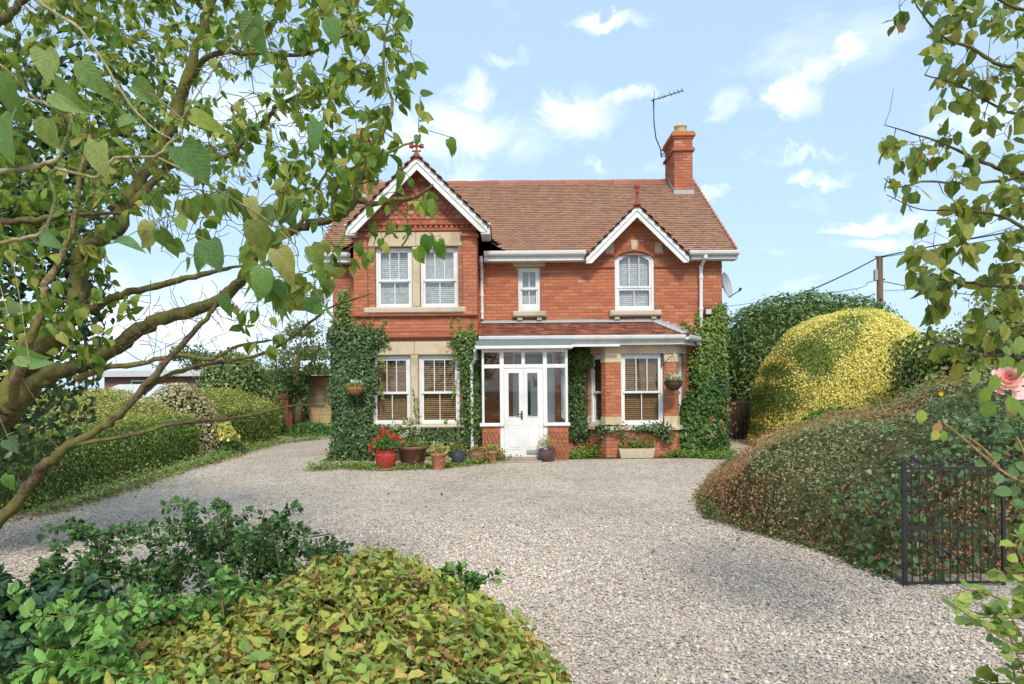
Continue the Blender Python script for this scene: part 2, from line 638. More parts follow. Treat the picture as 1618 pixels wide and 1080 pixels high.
def leaf_objects(parent, mat, tmpls, P, A, Nn, S, C, name='leaf'):
    """single leaves, each an object that shares one of a few meshes"""
    meshes = []
    for tm in tmpls:
        me = tmpl_mesh(name, tm)
        me.materials.append(mat)
        meshes.append(me)
    A = unit(A)
    X = unit(np.cross(A, Nn))
    Z = np.cross(X, A)
    S = np.broadcast_to(np.asarray(S, float), (len(P),))
    for i in range(len(P)):
        o = bpy.data.objects.new(name, meshes[i % len(meshes)])
        COL.objects.link(o)
        attach(o, parent)
        s = float(S[i])
        o.matrix_basis = Matrix(((X[i, 0] * s, A[i, 0] * s, Z[i, 0] * s, P[i, 0]), (X[i, 1] * s, A[i, 1] * s, Z[i, 1] * s, P[i, 1]),
                                 (X[i, 2] * s, A[i, 2] * s, Z[i, 2] * s, P[i, 2]), (0, 0, 0, 1)))
        o.color = (*[float(x) for x in C[i]], 1)


def jitter_dir(n, Nn, spread=0.6, down=0.0, rng=RNG):
    """leaf axis and face normal for leaves on a surface with normals Nn"""
    R = rng.normal(size=(n, 3))
    T = unit(R - Nn * np.sum(R * Nn, 1, keepdims=True))
    A = unit(T + Nn * rng.uniform(-0.1, 0.9, (n, 1)) + np.array([0, 0, -down]))
    Z = unit(Nn + rng.normal(size=(n, 3)) * spread)
    return A, Z

# ================================================================== GROUND
def grid_sheet(name, x0, x1, y0, y1, z, mat, col, nx=2, ny=2, kind='structure'):
    b = MB(col)
    ys = [y0] + [y for y in np.arange(-4.8, -1.1, .3) if y0 < y < y1] + [-1.2, y1]
    for a, c in zip(ys[:-1], ys[1:]):
        b.face([(x0, a, z + ground_z(a)), (x1, a, z + ground_z(a)), (x1, c, z + ground_z(c)), (x0, c, z + ground_z(c))])
    return b.build(name, mat, None, kind)


grid_sheet('ground', -900, 900, -300, 2500, 0.0, M['soil'], (0.06, 0.055, 0.03))
grav = MB((0.4, 0.35, 0.3))
gy_ = [-19, -12, -8, -6, -4.8, -4.4, -4.0, -3.6, -3.2, -2.8, -2.4, -2.0, -1.6, -1.2, -.35, .4, .6, 2, 5.0, 5.5, 8.3]
gl_ = lambda y: float(np.interp(y, [-19, -6, 2, 5.5, 8.3], [-9.5, -9.5, -9.3, -9.0, -8.6]))
for a_, c_ in zip(gy_[:-1], gy_[1:]):
    if a_ >= -.35:
        xr0, xr1 = -4.3, -4.3
    else:
        xr0 = xr1 = 7.8
    grav.face([(gl_(a_), a_, .006 + ground_z(a_)), (xr0, a_, .006 + ground_z(a_)), (xr1, c_, .006 + ground_z(c_)), (gl_(c_), c_, .006 + ground_z(c_))])
grav.face([(5.0, -.35, .106), (7.6, -.35, .106), (7.6, 6, .106), (5.0, 6, .106)])
grav.build('gravel_driveway', M['gravel'], None, 'structure')

# ================================================================== HOUSE
BR = [(0.50, 0.175, 0.088), (0.47, 0.155, 0.078), (0.44, 0.14, 0.072), (0.51, 0.20, 0.108), (0.37, 0.125, 0.075), (0.53, 0.27, 0.175), (0.28, 0.11, 0.075)]
BRW = [.34, .28, .16, .13, .045, .025, .015]
MORTAR = (0.29, 0.16, 0.11)
WHITE = (0.76, 0.76, 0.74)
STONE = (0.58, 0.47, 0.32)
SILL = (0.54, 0.46, 0.35)
TERRA = (0.40, 0.13, 0.078)
TILES = [(0.35, 0.20, 0.130), (0.33, 0.19, 0.126), (0.365, 0.20, 0.126), (0.30, 0.175, 0.122), (0.34, 0.21, 0.148), (0.38, 0.205, 0.130)]
NOBOX = lambda *a: False
house = thing('house', 'two storey red brick Victorian house with white gables and clay tiled roof', 'house', (0.4, 0.0, 0.0))


def rects_minus(u0, u1, v0, v1, holes):
    """pieces of [u0,u1] in a course v0..v1 that no hole overlaps"""
    segs = [(u0, u1)]
    for (a, b, c, d) in holes:
        if v1 - 0.012 <= c or v0 + 0.012 >= d:
            continue
        out = []
        for s, e in segs:
            if b <= s or a >= e:
                out.append((s, e))
            else:
                if a > s:
                    out.append((s, a))
                if b < e:
                    out.append((b, e))
        segs = out
    return [(s, e) for s, e in segs if e - s > 0.03]


BRICK_L, BRICK_H = 0.2275, 0.0785


def wall_bricks(part, name, O, U, Nn, ulen, vlen, holes=(), clip=None, singles=0, single_ok=None, proud=0.006, v0=0.0, rnd=None):
    """courses of bricks on the plane at O with direction U along and Nn out; up to `singles` whole bricks become objects of their own"""
    rnd = rnd or random.Random(hash(name) % 1000 + int(ulen * 100))
    O, U, Nn = Vector(O), Vector(U), Vector(Nn)
    Zv = Vector((0, 0, 1))
    b = MB()
    made = []
    row = 0
    v = v0
    g = 0.0062
    while v < vlen - 0.02:
        ve = min(v + BRICK_H, vlen)
        u = -(BRICK_L * 0.5 if row % 2 else 0.0) - rnd.random() * 0.01
        while u < ulen:
            a, e = max(u, 0.0), min(u + BRICK_L, ulen)
            u += BRICK_L
            if e - a < 0.03:
                continue
            for (p, q) in rects_minus(a, e, v, ve, holes):
                if clip and not clip((p + q) / 2, (v + ve) / 2):
                    continue
                c = random.Random(rnd.random()).choices(BR, BRW)[0]
                j = rnd.uniform(0.9, 1.1)
                c = tuple(x * j for x in c)
                whole = (q - p) > BRICK_L - 0.006 and (ve - v) > BRICK_H - 0.004
                if whole and len(made) < singles and single_ok and single_ok((p + q) / 2, (v + ve) / 2):
                    made.append(((p + q) / 2, (v + ve) / 2, c))
                    continue
                pr = proud + rnd.uniform(-0.002, 0.002)
                q0 = [O + U * s + Zv * w for s, w in ((p + g, v + g), (q - g, v + g), (q - g, ve - g), (p + g, ve - g))]
                q1 = [O + U * s + Zv * w + Nn * pr for s, w in ((p + g + .003, v + g + .003), (q - g - .003, v + g + .003), (q - g - .003, ve - g - .003), (p + g + .003, ve - g - .003))]
                b.faces(q0 + q1, [(4, 5, 6, 7), (0, 1, 5, 4), (1, 2, 6, 5), (2, 3, 7, 6), (3, 0, 4, 7)], c)
        v += BRICK_H
        row += 1
    b.build('brickwork', M['brick'], part, 'stuff')
    if made:
        l, h = BRICK_L / 2 - g, BRICK_H / 2 - g
        k = MB((1, 1, 1))
        q0 = [U * s + Zv * w for s, w in ((-l, -h), (l, -h), (l, h), (-l, h))]
        q1 = [U * s + Zv * w + Nn * proud for s, w in ((-l + .003, -h + .003), (l - .003, -h + .003), (l - .003, h - .003), (-l + .003, h - .003))]
        k.faces(q0 + q1, [(4, 5, 6, 7), (0, 1, 5, 4), (1, 2, 6, 5), (2, 3, 7, 6), (3, 0, 4, 7)])
        me = k.mesh('brick')
        me.materials.append(M['brick'])
        for (u, w, c) in made:
            o = bpy.data.objects.new('brick', me)
            COL.objects.link(o)
            attach(o, part)
            o.location = O + U * u + Zv * w
            o.color = (*c, 1)


def wall_core(name, x0, x1, y0, y1, z0, z1, holes, extra=(), col=MORTAR, parent=None, mat='brick'):
    """a wall with openings: cells of the x/z grid that no opening covers"""
    b = MB(col)
    xs = sorted({x0, x1, *[h[0] for h in holes], *[h[1] for h in holes]})
    zs = sorted({z0, z1, *[h[2] for h in holes], *[h[3] for h in holes]})
    xs = [x for x in xs if x0 <= x <= x1]
    zs = [z for z in zs if z0 <= z <= z1]
    for i in range(len(xs) - 1):
        for j in range(len(zs) - 1):
            cx, cz = (xs[i] + xs[i + 1]) / 2, (zs[j] + zs[j + 1]) / 2
            if not any(h[0] < cx < h[1] and h[2] < cz < h[3] for h in holes):
                b.box(xs[i], xs[i + 1], y0, y1, zs[j], zs[j + 1])
    for poly, a, c in extra:
        b.prism(poly, a, c)
    return b.build(name, M[mat], parent)


YM = 0.75                      # main wall plane
XL, XR = -4.22, 4.985
YG = 0.06                      # front gable wall plane
GX0, GX1 = -3.55, -0.77

# openings
UW1, UW2 = (-3.075, -2.24, 3.537, 4.907), (-2.055, -1.198, 3.537, 4.907)
LW1, LW2 = (-3.175, -2.298, 0.885, 2.45), (-2.112, -1.185, 0.885, 2.45)
SW = (0.165, 0.69, 3.497, 4.545)
AW = (2.455, 3.385, 3.497, 4.80)
DW = (0.02, 1.02, 0.15, 2.55)          # house door inside the porch
BAYO = (1.95, 3.9, 0.9, 2.45)
main_holes = [SW, AW, DW, BAYO]

# ---- main front wall
gz = 4.70
front_wall = wall_core('front_wall', XL, XR, YM, YM + 0.3, 0, gz, main_holes + [(-3.3, -1.0, 0.5, 4.6)],
                       [([(1.80, gz), (2.455, gz), (2.455, 4.80), (3.385, 4.80), (3.385, gz), (4.10, gz), (2.93, 5.80)], YM, YM + 0.3)], parent=house)


def dormer_clip(u, v):
    x, z = XL + u, v
    if z < gz + 0.05:
        return True
    if (x - 2.92) ** 2 / 0.46 ** 2 + ((z - 4.72) / 0.30) ** 2 < 1:
        return False
    return abs(x - 2.93) < (5.74 - z) * 1.03


str_main = [(XL, 0.165 - .06, 4.485, 4.55), (0.69 + .06, 2.455, 4.485, 4.55), (3.385, XR, 4.485, 4.55)]
fw_h = [(a - XL, b - XL, c, d) for a, b, c, d in main_holes + [(0.045, .81, 4.545, 4.71), (0.02, 0.84, 3.33, 3.50), (2.30, 3.55, 3.33, 3.50),
        (GX0, GX1, 0, 5.5), (1.75, 4.1, 0, 2.8), (-.72, 4.45, 2.7, 2.95)] + str_main + [(1.95, 2.455, 4.77, 4.83), (3.385, 3.9, 4.77, 4.83)]]
wall_bricks(front_wall, 'front', (XL, YM, 0), (1, 0, 0), (0, -1, 0), XR - XL, 5.8, fw_h, dormer_clip, 170,
            lambda u, v: 3.32 < v < 4.48 and (0.8 < XL + u < 2.45 or 3.42 < XL + u < 4.9 or -.66 < XL + u < .1))
PR_STRING = [(0, 0), (-.02, .005), (-.045, .03), (-.05, .05), (-.03, .065), (0, .065)]
for a, b_, c in [q[:3] for q in str_main] + [(1.98, 2.455, 4.77), (3.385, 3.88, 4.77)]:
    s = MB(TERRA)
    s.beam((a, YM, c), (b_, YM, c), PR_STRING, (0, 1, 0), (0, 0, 1))
    s.build('string_course', M['brick'], front_wall)
s = MB(STONE)
s.bbox(0.045, .81, YM - .02, YM + .2, 4.548, 4.70)
s.build('lintel', M['stone'], front_wall)
for (a, b_, z1) in ((0.03, 0.83, 3.497), (2.32, 3.53, 3.497)):
    s = MB(SILL)
    s.bbox(a, b_, YM - .14, YM + .14, z1 - .14, z1, .03)
    for cx in (a + .17, b_ - .17 - .0):
        s.bbox(cx - .06, cx + .06, YM - .085, YM + .01, z1 - .215, z1 - .138, .012)
    s.build('window_sill', M['stone'], front_wall)

# brick arch with keystone over the arched window
ac, ar0, ar1 = (2.92, 4.165), 0.755, 0.90
nv = 17
amax = math.radians(38.5)
for i in range(nv):
    t0 = -amax + 2 * amax * i / nv
    t1 = -amax + 2 * amax * (i + 1) / nv
    key = i in (7, 8, 9)
    if key and i != 8:
        continue
    s = MB((0.44, 0.13, 0.065) if not key else STONE)
    if key:
        t0, t1 = -math.radians(5.2), math.radians(5.2)
    j = random.uniform(.85, 1.12)
    r0, r1 = (ar0 - .01, ar1 + .10) if key else (ar0, ar1)
    g = 0.006
    poly = [(ac[0] + r * math.sin(a), ac[1] + r * math.cos(a)) for r, a in ((r0, t0 + g), (r0, t1 - g), (r1, t1 - g), (r1, t0 + g))]
    s.prism(poly, YM - (0.03 if key else 0.012), YM + .05, tuple(x * (1 if key else j) for x in s.col))
    s.build('keystone' if key else 'arch_brick', M['stone' if key else 'brick'], front_wall)
s = MB(TERRA)
np_ = 14
op = [(ac[0] + (ar0 + .012) * math.sin(-amax + 2 * amax * i / np_), ac[1] + (ar0 + .012) * math.cos(-amax + 2 * amax * i / np_)) for i in range(np_ + 1)]
for i in range(np_):
    (xa, za), (xb, zb) = op[i], op[i + 1]
    s.prism([(xa, za - .03), (xb, zb - .03), (xb, zb + .012), (xa, za + .012)], YM - .04, YM - .001)
s.build('arch_moulding', M['brick'], front_wall)
for sg in (-1, 1):
    s = MB(STONE)
    x = 2.92 + sg * 0.585
    poly = [(x - .10, 4.84), (x + .10, 4.84), (x + .10 - (.05 if sg > 0 else 0), 5.10), (x - .10 + (.05 if sg < 0 else 0), 5.10)]
    s.prism(poly, YM - .022, YM + .05)
    s.build('springer_stone', M['stone'], front_wall)

# ---- side and back walls
side_r = MB(MORTAR)
side_r.box(XR - .3, XR, YM + .3, 7.0, 0, gz)
side_r.prism([(YM, gz), (7.25, gz), (4.0, 7.35)], XR - .3, XR, mp=lambda x, y, z: (y, x, z))
swr = side_r.build('side_wall', M['brick'], house)
wall_bricks(swr, 'right', (XR, YM, 0), (0, 1, 0), (1, 0, 0), 6.5, 7.3, [], lambda u, v: v < gz or abs(u - 3.25) < (7.3 - v) * 1.22)
side_l = MB(MORTAR)
side_l.box(XL, XL + .3, YM + .3, 7.0, 0, gz)
side_l.prism([(YM, gz), (7.25, gz), (4.0, 7.35)], XL, XL + .3, mp=lambda x, y, z: (y, x, z))
swl = side_l.build('side_wall', M['brick'], house)
wall_bricks(swl, 'left', (XL, 7.25, 0), (0, -1, 0), (-1, 0, 0), 6.5, 7.3, [], lambda u, v: v < gz or abs(u - 3.25) < (7.3 - v) * 1.22)
back = MB(MORTAR)
back.box(XL, XR, 7.0, 7.3, 0, gz)
back.build('back_wall', M['brick'], house)
fl = MB((0.25, 0.2, 0.15))
fl.box(XL + .3, XR - .3, YM + .3, 7.0, 2.7, 2.9)
fl.box(XL + .3, XR - .3, YM + .3, 7.0, 0.02, 0.14)
fl.box(GX0 + .3, GX1 - .3, YG + .3, YM + .28, 2.7, 2.9)
fl.box(XL + .3, XR - .3, 3.4, 3.5, .16, 4.7)
fl.build('interior_floor', M['room'], house)

# ---- front gable wall (projects 0.7 m)
g_holes = [UW1, UW2, LW1, LW2]
apx, apz = -2.08, 6.66
gable_wall = wall_core('gable_wall', GX0, GX1, YG, YG + 0.3, 0, 5.25, g_holes,
                       [([(GX0, 5.25), (GX1, 5.25), (apx, apz)], YG, YG + .3)], parent=house)
s = MB(MORTAR)
s.box(GX1 - .3, GX1, YG + .3, YM, 0, 5.2)
s.box(GX0, GX0 + .3, YG + .3, YM, 0, 5.2)
cheek = s.build('gable_side', M['brick'], house)
wall_bricks(cheek, 'cheek', (GX1, YG, 0), (0, 1, 0), (1, 0, 0), YM - YG, 5.2)
pil = [(GX0, -3.24), (-1.085, GX1)]
gh = [(a - GX0, b - GX0, c, d) for a, b, c, d in [UW1, UW2, LW1, LW2, (-2.24, -2.05, 3.4, 5), (-2.30, -2.11, .8, 2.5), (-3.24, -1.09, 4.907, 5.25),
      (-3.25, -1.10, 2.45, 2.765), (-3.33, -1.02, 3.37, 3.54), (-3.3, -1.05, .79, .885), (GX0, GX1, 3.31, 3.37), (GX0, GX1, 2.83, 2.895)]]


def gclip(u, v):
    x = GX0 + u
    if any(a < x < b for a, b in pil) and 3.37 < v < 5.10:
        return False
    return v < 5.36


wall_bricks(gable_wall, 'gable', (GX0, YG, 0), (1, 0, 0), (0, -1, 0), GX1 - GX0, 5.36, gh, gclip, 60, lambda u, v: 2.9 < v < 3.32)
for a, b_ in pil:
    s = MB(MORTAR)
    s.box(a, b_, 0.0, YG - .003, 3.37, 5.10)
    p_ = s.build('pilaster', M['brick'], gable_wall)
    wall_bricks(p_, 'pil%d' % (a * 10), (a, 0.0, 3.37), (1, 0, 0), (0, -1, 0), b_ - a, 1.73)
    s = MB(TERRA)
    s.bbox(a - .05, b_ + .05, -.07, YG + .02, 5.10, 5.17, .02)
    s.bbox(a - .02, b_ + .02, -.03, YG + .01, 5.06, 5.099, .01)
    s.build('pilaster_cap', M['brick'], gable_wall)
for z in (3.315, 2.83):
    s = MB(TERRA)
    s.beam((GX0 - .03, YG, z), (GX1 + .03, YG, z), [(0, 0), (-.05, .0), (-.09, .02), (-.10, .045), (-.07, .062), (0, .062)], (0, 1, 0), (0, 0, 1))
    s.build('string_course', M['brick'], gable_wall)
s = MB(TERRA)
s.beam((GX0, YG, 2.97), (GX1, YG, 2.97), [(0, 0), (-.012, .0), (-.02, .02), (-.02, .05), (0, .07)], (0, 1, 0), (0, 0, 1))
s.build('string_course', M['brick'], gable_wall)
for (xa, xb, za, zb, xm) in ((-3.24, -1.09, 4.91, 5.245, -2.148), (-3.25, -1.10, 2.455, 2.76, -2.205)):
    for a, b_ in ((xa, xm - .003), (xm + .003, xb)):
        s = MB(STONE)
        s.bbox(a, b_, YG - .02, YG + .2, za, zb, .015)
        s.build('lintel', M['stone'], gable_wall)
    s = MB(STONE)
    s.bbox(xm - .09, xm + .09, YG - .015, YG + .18, .885 if za < 3 else 3.54, za - .002, .02)
    s.build('mullion', M['stone'], gable_wall)
for (xa, xb, zt) in ((-3.33, -1.02, 3.535), (-3.3, -1.05, .883)):
    s = MB(SILL)
    s.bbox(xa, xb, YG - .09, YG + .16, zt - (.14 if zt > 3 else .09), zt, .03)
    s.build('window_sill', M['stone'], gable_wall)
# dentil band and gable tile hanging
s = MB(TERRA)
xw = lambda z: (apz - z) * 1.02
s.box(apx - 1.36, apx + 1.08 + .3, YG - .05, YG + .02, 5.262, 5.30)
s.box(apx - 1.3, apx + 1.3, YG - .06, YG + .02, 5.395, 5.43)
s.build('moulded_band', M['brick'], gable_wall)
for i in range(22):
    s = MB(tuple(c * random.uniform(.8, 1.2) for c in (0.40, .11, .06)))
    x = apx - 1.28 + i * 0.1175
    s.bbox(x, x + .068, YG - .045, YG + .02, 5.302, 5.393, .006)
    s.build('dentil', M['brick'], gable_wall)
for r in range(11):
    z0 = 5.44 + r * 0.105
    half = xw(z0 + .03)
    scal = r in (2, 3, 4, 7, 8)
    n = int(half / 0.165) + 1
    for i in range(-n, n + 1):
        x = apx + i * 0.165 + (0.0825 if r % 2 else 0)
        if abs(x - apx) > half - .03:
            continue
        c = random.choice([(0.40, 0.14, 0.09), (0.36, .11, .07), (.44, .19, .12), (.31, .10, .07)])
        s = MB(tuple(k * random.uniform(.88, 1.12) for k in c))
        w = 0.079
        if scal:
            arc = [(x + w * math.sin(a), z0 + .045 - .075 * math.cos(a)) for a in np.linspace(-PI / 2, PI / 2, 9)]
            poly = arc + [(x + w, z0 + .13), (x - w, z0 + .13)]
        else:
            poly = [(x - w, z0 - .02), (x + w, z0 - .02), (x + w, z0 + .13), (x - w, z0 + .13)]
        tl = 0.03
        mp = lambda X, Y, Z, z0=z0: (X, Y - tl * (z0 + .13 - Z) / .15, Z)
        s.prism(poly, YG - .014, YG - .002, mp=mp)
        s.build('fish_scale_tile' if scal else 'hung_tile', M['tile'], gable_wall)

# ---- windows


def frame_rect(b, x0, x1, z0, z1, w, y0, y1, wt=None, wb=None):
    wt, wb = wt or w, wb or w
    b.ring([(x0, z0), (x1, z0), (x1, z1), (x0, z1)], [(x0 + w, z0 + wb), (x1 - w, z0 + wb), (x1 - w, z1 - wt), (x0 + w, z1 - wt)], y0, y1)


WOODS = [(0.34, 0.20, 0.10), (0.30, .17, .08), (0.38, .24, .13)]


def slats(parent, x0, x1, z0, z1, y, cols, pitch, tilt, tape=True, depth=.042):
    b = MB()
    z = z0 + .02
    while z < z1 - .01:
        c = random.choice(cols)
        dy, dz = depth / 2 * math.cos(tilt), depth / 2 * math.sin(tilt)
        # a thin slat, room-side edge up
        b.faces([(x0, y - dy, z - dz), (x1, y - dy, z - dz), (x1, y + dy, z + dz), (x0, y + dy, z + dz),
                 (x0, y - dy, z - dz + .003), (x1, y - dy, z - dz + .003), (x1, y + dy, z + dz + .003), (x0, y + dy, z + dz + .003)],
                [(3, 2, 1, 0), (4, 5, 6, 7), (0, 1, 5, 4), (2, 3, 7, 6)], c)
        z += pitch
    b.box(x0, x1, y - .02, y + .02, z1 - .03, z1 + .01, cols[0])
    b.build('blind_slats', M['wood'], parent, 'stuff')
    b = MB(cols[0])
    n = 2
    for i in range(n):
        x = x0 + (x1 - x0) * (.14 + .72 * i)
        b.box(x - .004, x + .004, y - .026, y - .022, z0, z1)
    b.build('blind_cord', M['wood'], parent)


def window(hole, y, wood, mp=None, kind='sash', split=0.545, lights=(3, 2), bottom=0.05, shift=None):
    """outer frame > upper sash, lower sash, glazing bars, panes, blind"""
    x0, x1, z0, z1 = hole
    mv = (lambda b: b) if mp is None else mp
    o = MB(WHITE)
    frame_rect(o, x0 + .002, x1 - .002, z0 + .002, z1 - .002, .055, y, y + .09, wb=bottom)
    win = o.build('window', M['paint'], house)
    zi0, zi1, xi0, xi1 = z0 + bottom, z1 - .055, x0 + .055, x1 - .055
    zm = zi0 + (zi1 - zi0) * (1 - split) + 0.02
    for nm, za, zb, yy, nl in (('lower_sash', zi0, zm, y + .045, lights[1]), ('upper_sash', zm - .045, zi1, y + .012, lights[0])):
        s = MB(WHITE)
        w = .052 if nm == 'upper_sash' else .04
        frame_rect(s, xi0 + .003, xi1 - .003, za + .003, zb - .003, w, yy, yy + .032)
        s.build(nm, M['paint'], win)
        a, b_ = xi0 + w + .003, xi1 - w - .003
        for i in range(1, nl):
            x = a + (b_ - a) * i / nl
            k = MB(WHITE)
            k.box(x - .009, x + .009, yy + .006, yy + .024, za + w, zb - w)
            k.build('glazing_bar', M['paint'], win)
        for i in range(nl):
            xa, xb = a + (b_ - a) * i / nl, a + (b_ - a) * (i + 1) / nl
            k = MB((1, 1, 1))
            k.face([(xa, yy + .016, za + w - .01), (xb, yy + .016, za + w - .01), (xb, yy + .016, zb - w + .01), (xa, yy + .016, zb - w + .01)])
            k.build('pane', M['glass'], win)
    if wood:
        slats(win, xi0, xi1, zi0, zi1, y + .13, WOODS, .046, math.radians(40))
    else:
        slats(win, xi0, xi1, zi0, zi1, y + .13, [(.52, .53, .54), (.49, .50, .51)], .045, math.radians(68), depth=.047)
    return win


window(UW1, YG + .10, False)
window(UW2, YG + .10, False)
window(LW1, YG + .08, True)
window(LW2, YG + .08, True)
window(SW, YM + .07, False, lights=(2, 2), split=.52, bottom=.14)

# arched window


def arch_loop(cx, hw, z0, zs, rise, inset=0.0, n=12):
    hw2, r = hw - inset, rise
    R = (hw * hw + r * r) / (2 * r)
    cz = zs + r - R
    R2 = R - inset
    a = math.asin(min(1, hw2 / R2))
    pts = [(cx - hw2, z0 + inset), (cx + hw2, z0 + inset)]
    for i in range(n + 1):
        t = a - 2 * a * i / n
        pts.append((cx + R2 * math.sin(t), cz + R2 * math.cos(t)))
    return pts


acx, ahw = 2.92, 0.465
o = MB(WHITE)
o.ring(arch_loop(acx, ahw, 3.50, 4.73, .185), arch_loop(acx, ahw, 3.50, 4.73, .185, .06), YM + .03, YM + .12)
awin = o.build('window', M['paint'], house)
s = MB(WHITE)
s.ring(arch_loop(acx, ahw - .062, 4.03, 4.71, .145), arch_loop(acx, ahw - .062, 4.03, 4.71, .145, .05), YM + .045, YM + .08)
s.build('upper_sash', M['paint'], awin)
s = MB(WHITE)
frame_rect(s, acx - ahw + .063, acx + ahw - .063, 3.563, 4.028, .045, YM + .06, YM + .095)
s.build('lower_sash', M['paint'], awin)
for i, (za, zb, n, yy) in enumerate(((4.08, 4.76, 3, YM + .055), (3.61, 3.985, 2, YM + .07))):
    w = 2 * (ahw - .112)
    for q in range(1, n):
        x = acx - w / 2 + w * q / n
        k = MB(WHITE)
        k.box(x - .009, x + .009, yy, yy + .018, za, zb + (.03 if i == 0 else 0))
        k.build('glazing_bar', M['paint'], awin)
    k = MB((1, 1, 1))
    if i == 0:
        lp = arch_loop(acx, ahw - .062, 4.03, 4.71, .145, .045)
        k.face([(x, yy + .009, z) for x, z in lp])
    else:
        k.face([(acx - w / 2, yy + .009, za), (acx + w / 2, yy + .009, za), (acx + w / 2, yy + .009, zb), (acx - w / 2, yy + .009, zb)])
    k.build('pane', M['glass'], awin)
slats(awin, acx - .40, acx + .40, 3.56, 4.86, YM + .16, [(.52, .53, .54), (.49, .50, .51)], .045, math.radians(68), depth=.047)

# ---- bay window
YB = 0.10
bx0, bx1, by = 2.126, 3.735, YB
cants = [((1.752, YM), (bx0, YB)), ((bx0, YB), (bx1, YB)), ((bx1, YB), (4.105, YM))]
bb = MB(MORTAR)


def local(p0, p1):
    U = Vector((p1[0] - p0[0], p1[1] - p0[1], 0))
    ln = U.length
    U.normalize()
    Nn = Vector((U.y, -U.x, 0))
    return U, Nn, ln, (lambda x, y, z: (p0[0] + U.x * x - Nn.x * y, p0[1] + U.y * x - Nn.y * y, z))


openings = []
for i, (p0, p1) in enumerate(cants):
    U, Nn, ln, mp = local(p0, p1)
    if i == 1:
        a, b_ = (2.475 - bx0), (3.445 - bx0)
    else:
        a, b_ = .09, ln - .16
        if i == 2:
            a, b_ = .16, ln - .09
    openings.append((a, b_))
    for (xa, xb, za, zb) in ((0, ln, 0, .80), (0, a, .80, 2.45), (b_, ln, .80, 2.45), (0, ln, 2.45, 2.66)):
        pts = [mp(xa, 0, za), mp(xb, 0, za), mp(xb, .2, za), mp(xa, .2, za), mp(xa, 0, zb), mp(xb, 0, zb), mp(xb, .2, zb), mp(xa, .2, zb)]
        bb.faces(pts, [(3, 2, 1, 0), (4, 5, 6, 7), (0, 1, 5, 4), (1, 2, 6, 5), (2, 3, 7, 6), (3, 0, 4, 7)])
bay = bb.build('bay', M['brick'], house)
for i, (p0, p1) in enumerate(cants):
    U, Nn, ln, mp = local(p0, p1)
    a, b_ = openings[i]
    wall_bricks(bay, 'bay%d' % i, (p0[0], p0[1], 0), U, Nn, ln, 2.25, [(a, b_, .8, 3), (0, ln, .72, .80), (0, a, .80, 1.02), (b_, ln, .80, 1.02)])
    # stone: lintel course, sill, blocks at the foot of the piers
    for (xa, xb, za, zb, pr) in ((-.012, ln + .012, 2.45, 2.665, .022), (0.0, a, 2.252, 2.448, .018), (b_, ln, 2.252, 2.448, .018), (0.0, a, .802, 1.02, .018), (b_, ln, .802, 1.02, .018)):
        s = MB(tuple(c * random.uniform(.94, 1.06) for c in STONE))
        pts = [mp(xa, -pr, za), mp(xb, -pr, za), mp(xb, .1, za), mp(xa, .1, za), mp(xa, -pr, zb), mp(xb, -pr, zb), mp(xb, .1, zb), mp(xa, .1, zb)]
        s.faces(pts, [(3, 2, 1, 0), (4, 5, 6, 7), (0, 1, 5, 4), (1, 2, 6, 5), (2, 3, 7, 6), (3, 0, 4, 7)])
        s.build('lintel' if za > 2.44 else 'pier_stone', M['stone'], bay)
    s = MB(SILL)
    xa, xb = -.035, ln + .035
    pts = [mp(xa, -.07, .715), mp(xb, -.07, .715), mp(xb, .15, .715), mp(xa, .15, .715), mp(xa, -.06, .80), mp(xb, -.06, .80), mp(xb, .15, .825), mp(xa, .15, .825)]
    s.faces(pts, [(3, 2, 1, 0), (4, 5, 6, 7), (0, 1, 5, 4), (1, 2, 6, 5), (2, 3, 7, 6), (3, 0, 4, 7)])
    s.build('window_sill', M['stone'], bay)
    # window in local coordinates
    before = set(bpy.data.objects.keys())
    wn = window((a, b_, .822, 2.45), .07, True, lights=(3, 2) if i == 1 else (1, 1), bottom=.06)
    for nme in [k for k in bpy.data.objects.keys() if k not in before]:
        me = bpy.data.objects[nme].data
        n = len(me.vertices)
        co = np.empty(n * 3, np.float32)
        me.vertices.foreach_get('co', co)
        co = co.reshape(-1, 3)
        me.vertices.foreach_set('co', np.array([mp(*c) for c in co], np.float32).ravel())
        me.update()

# ---- roofs


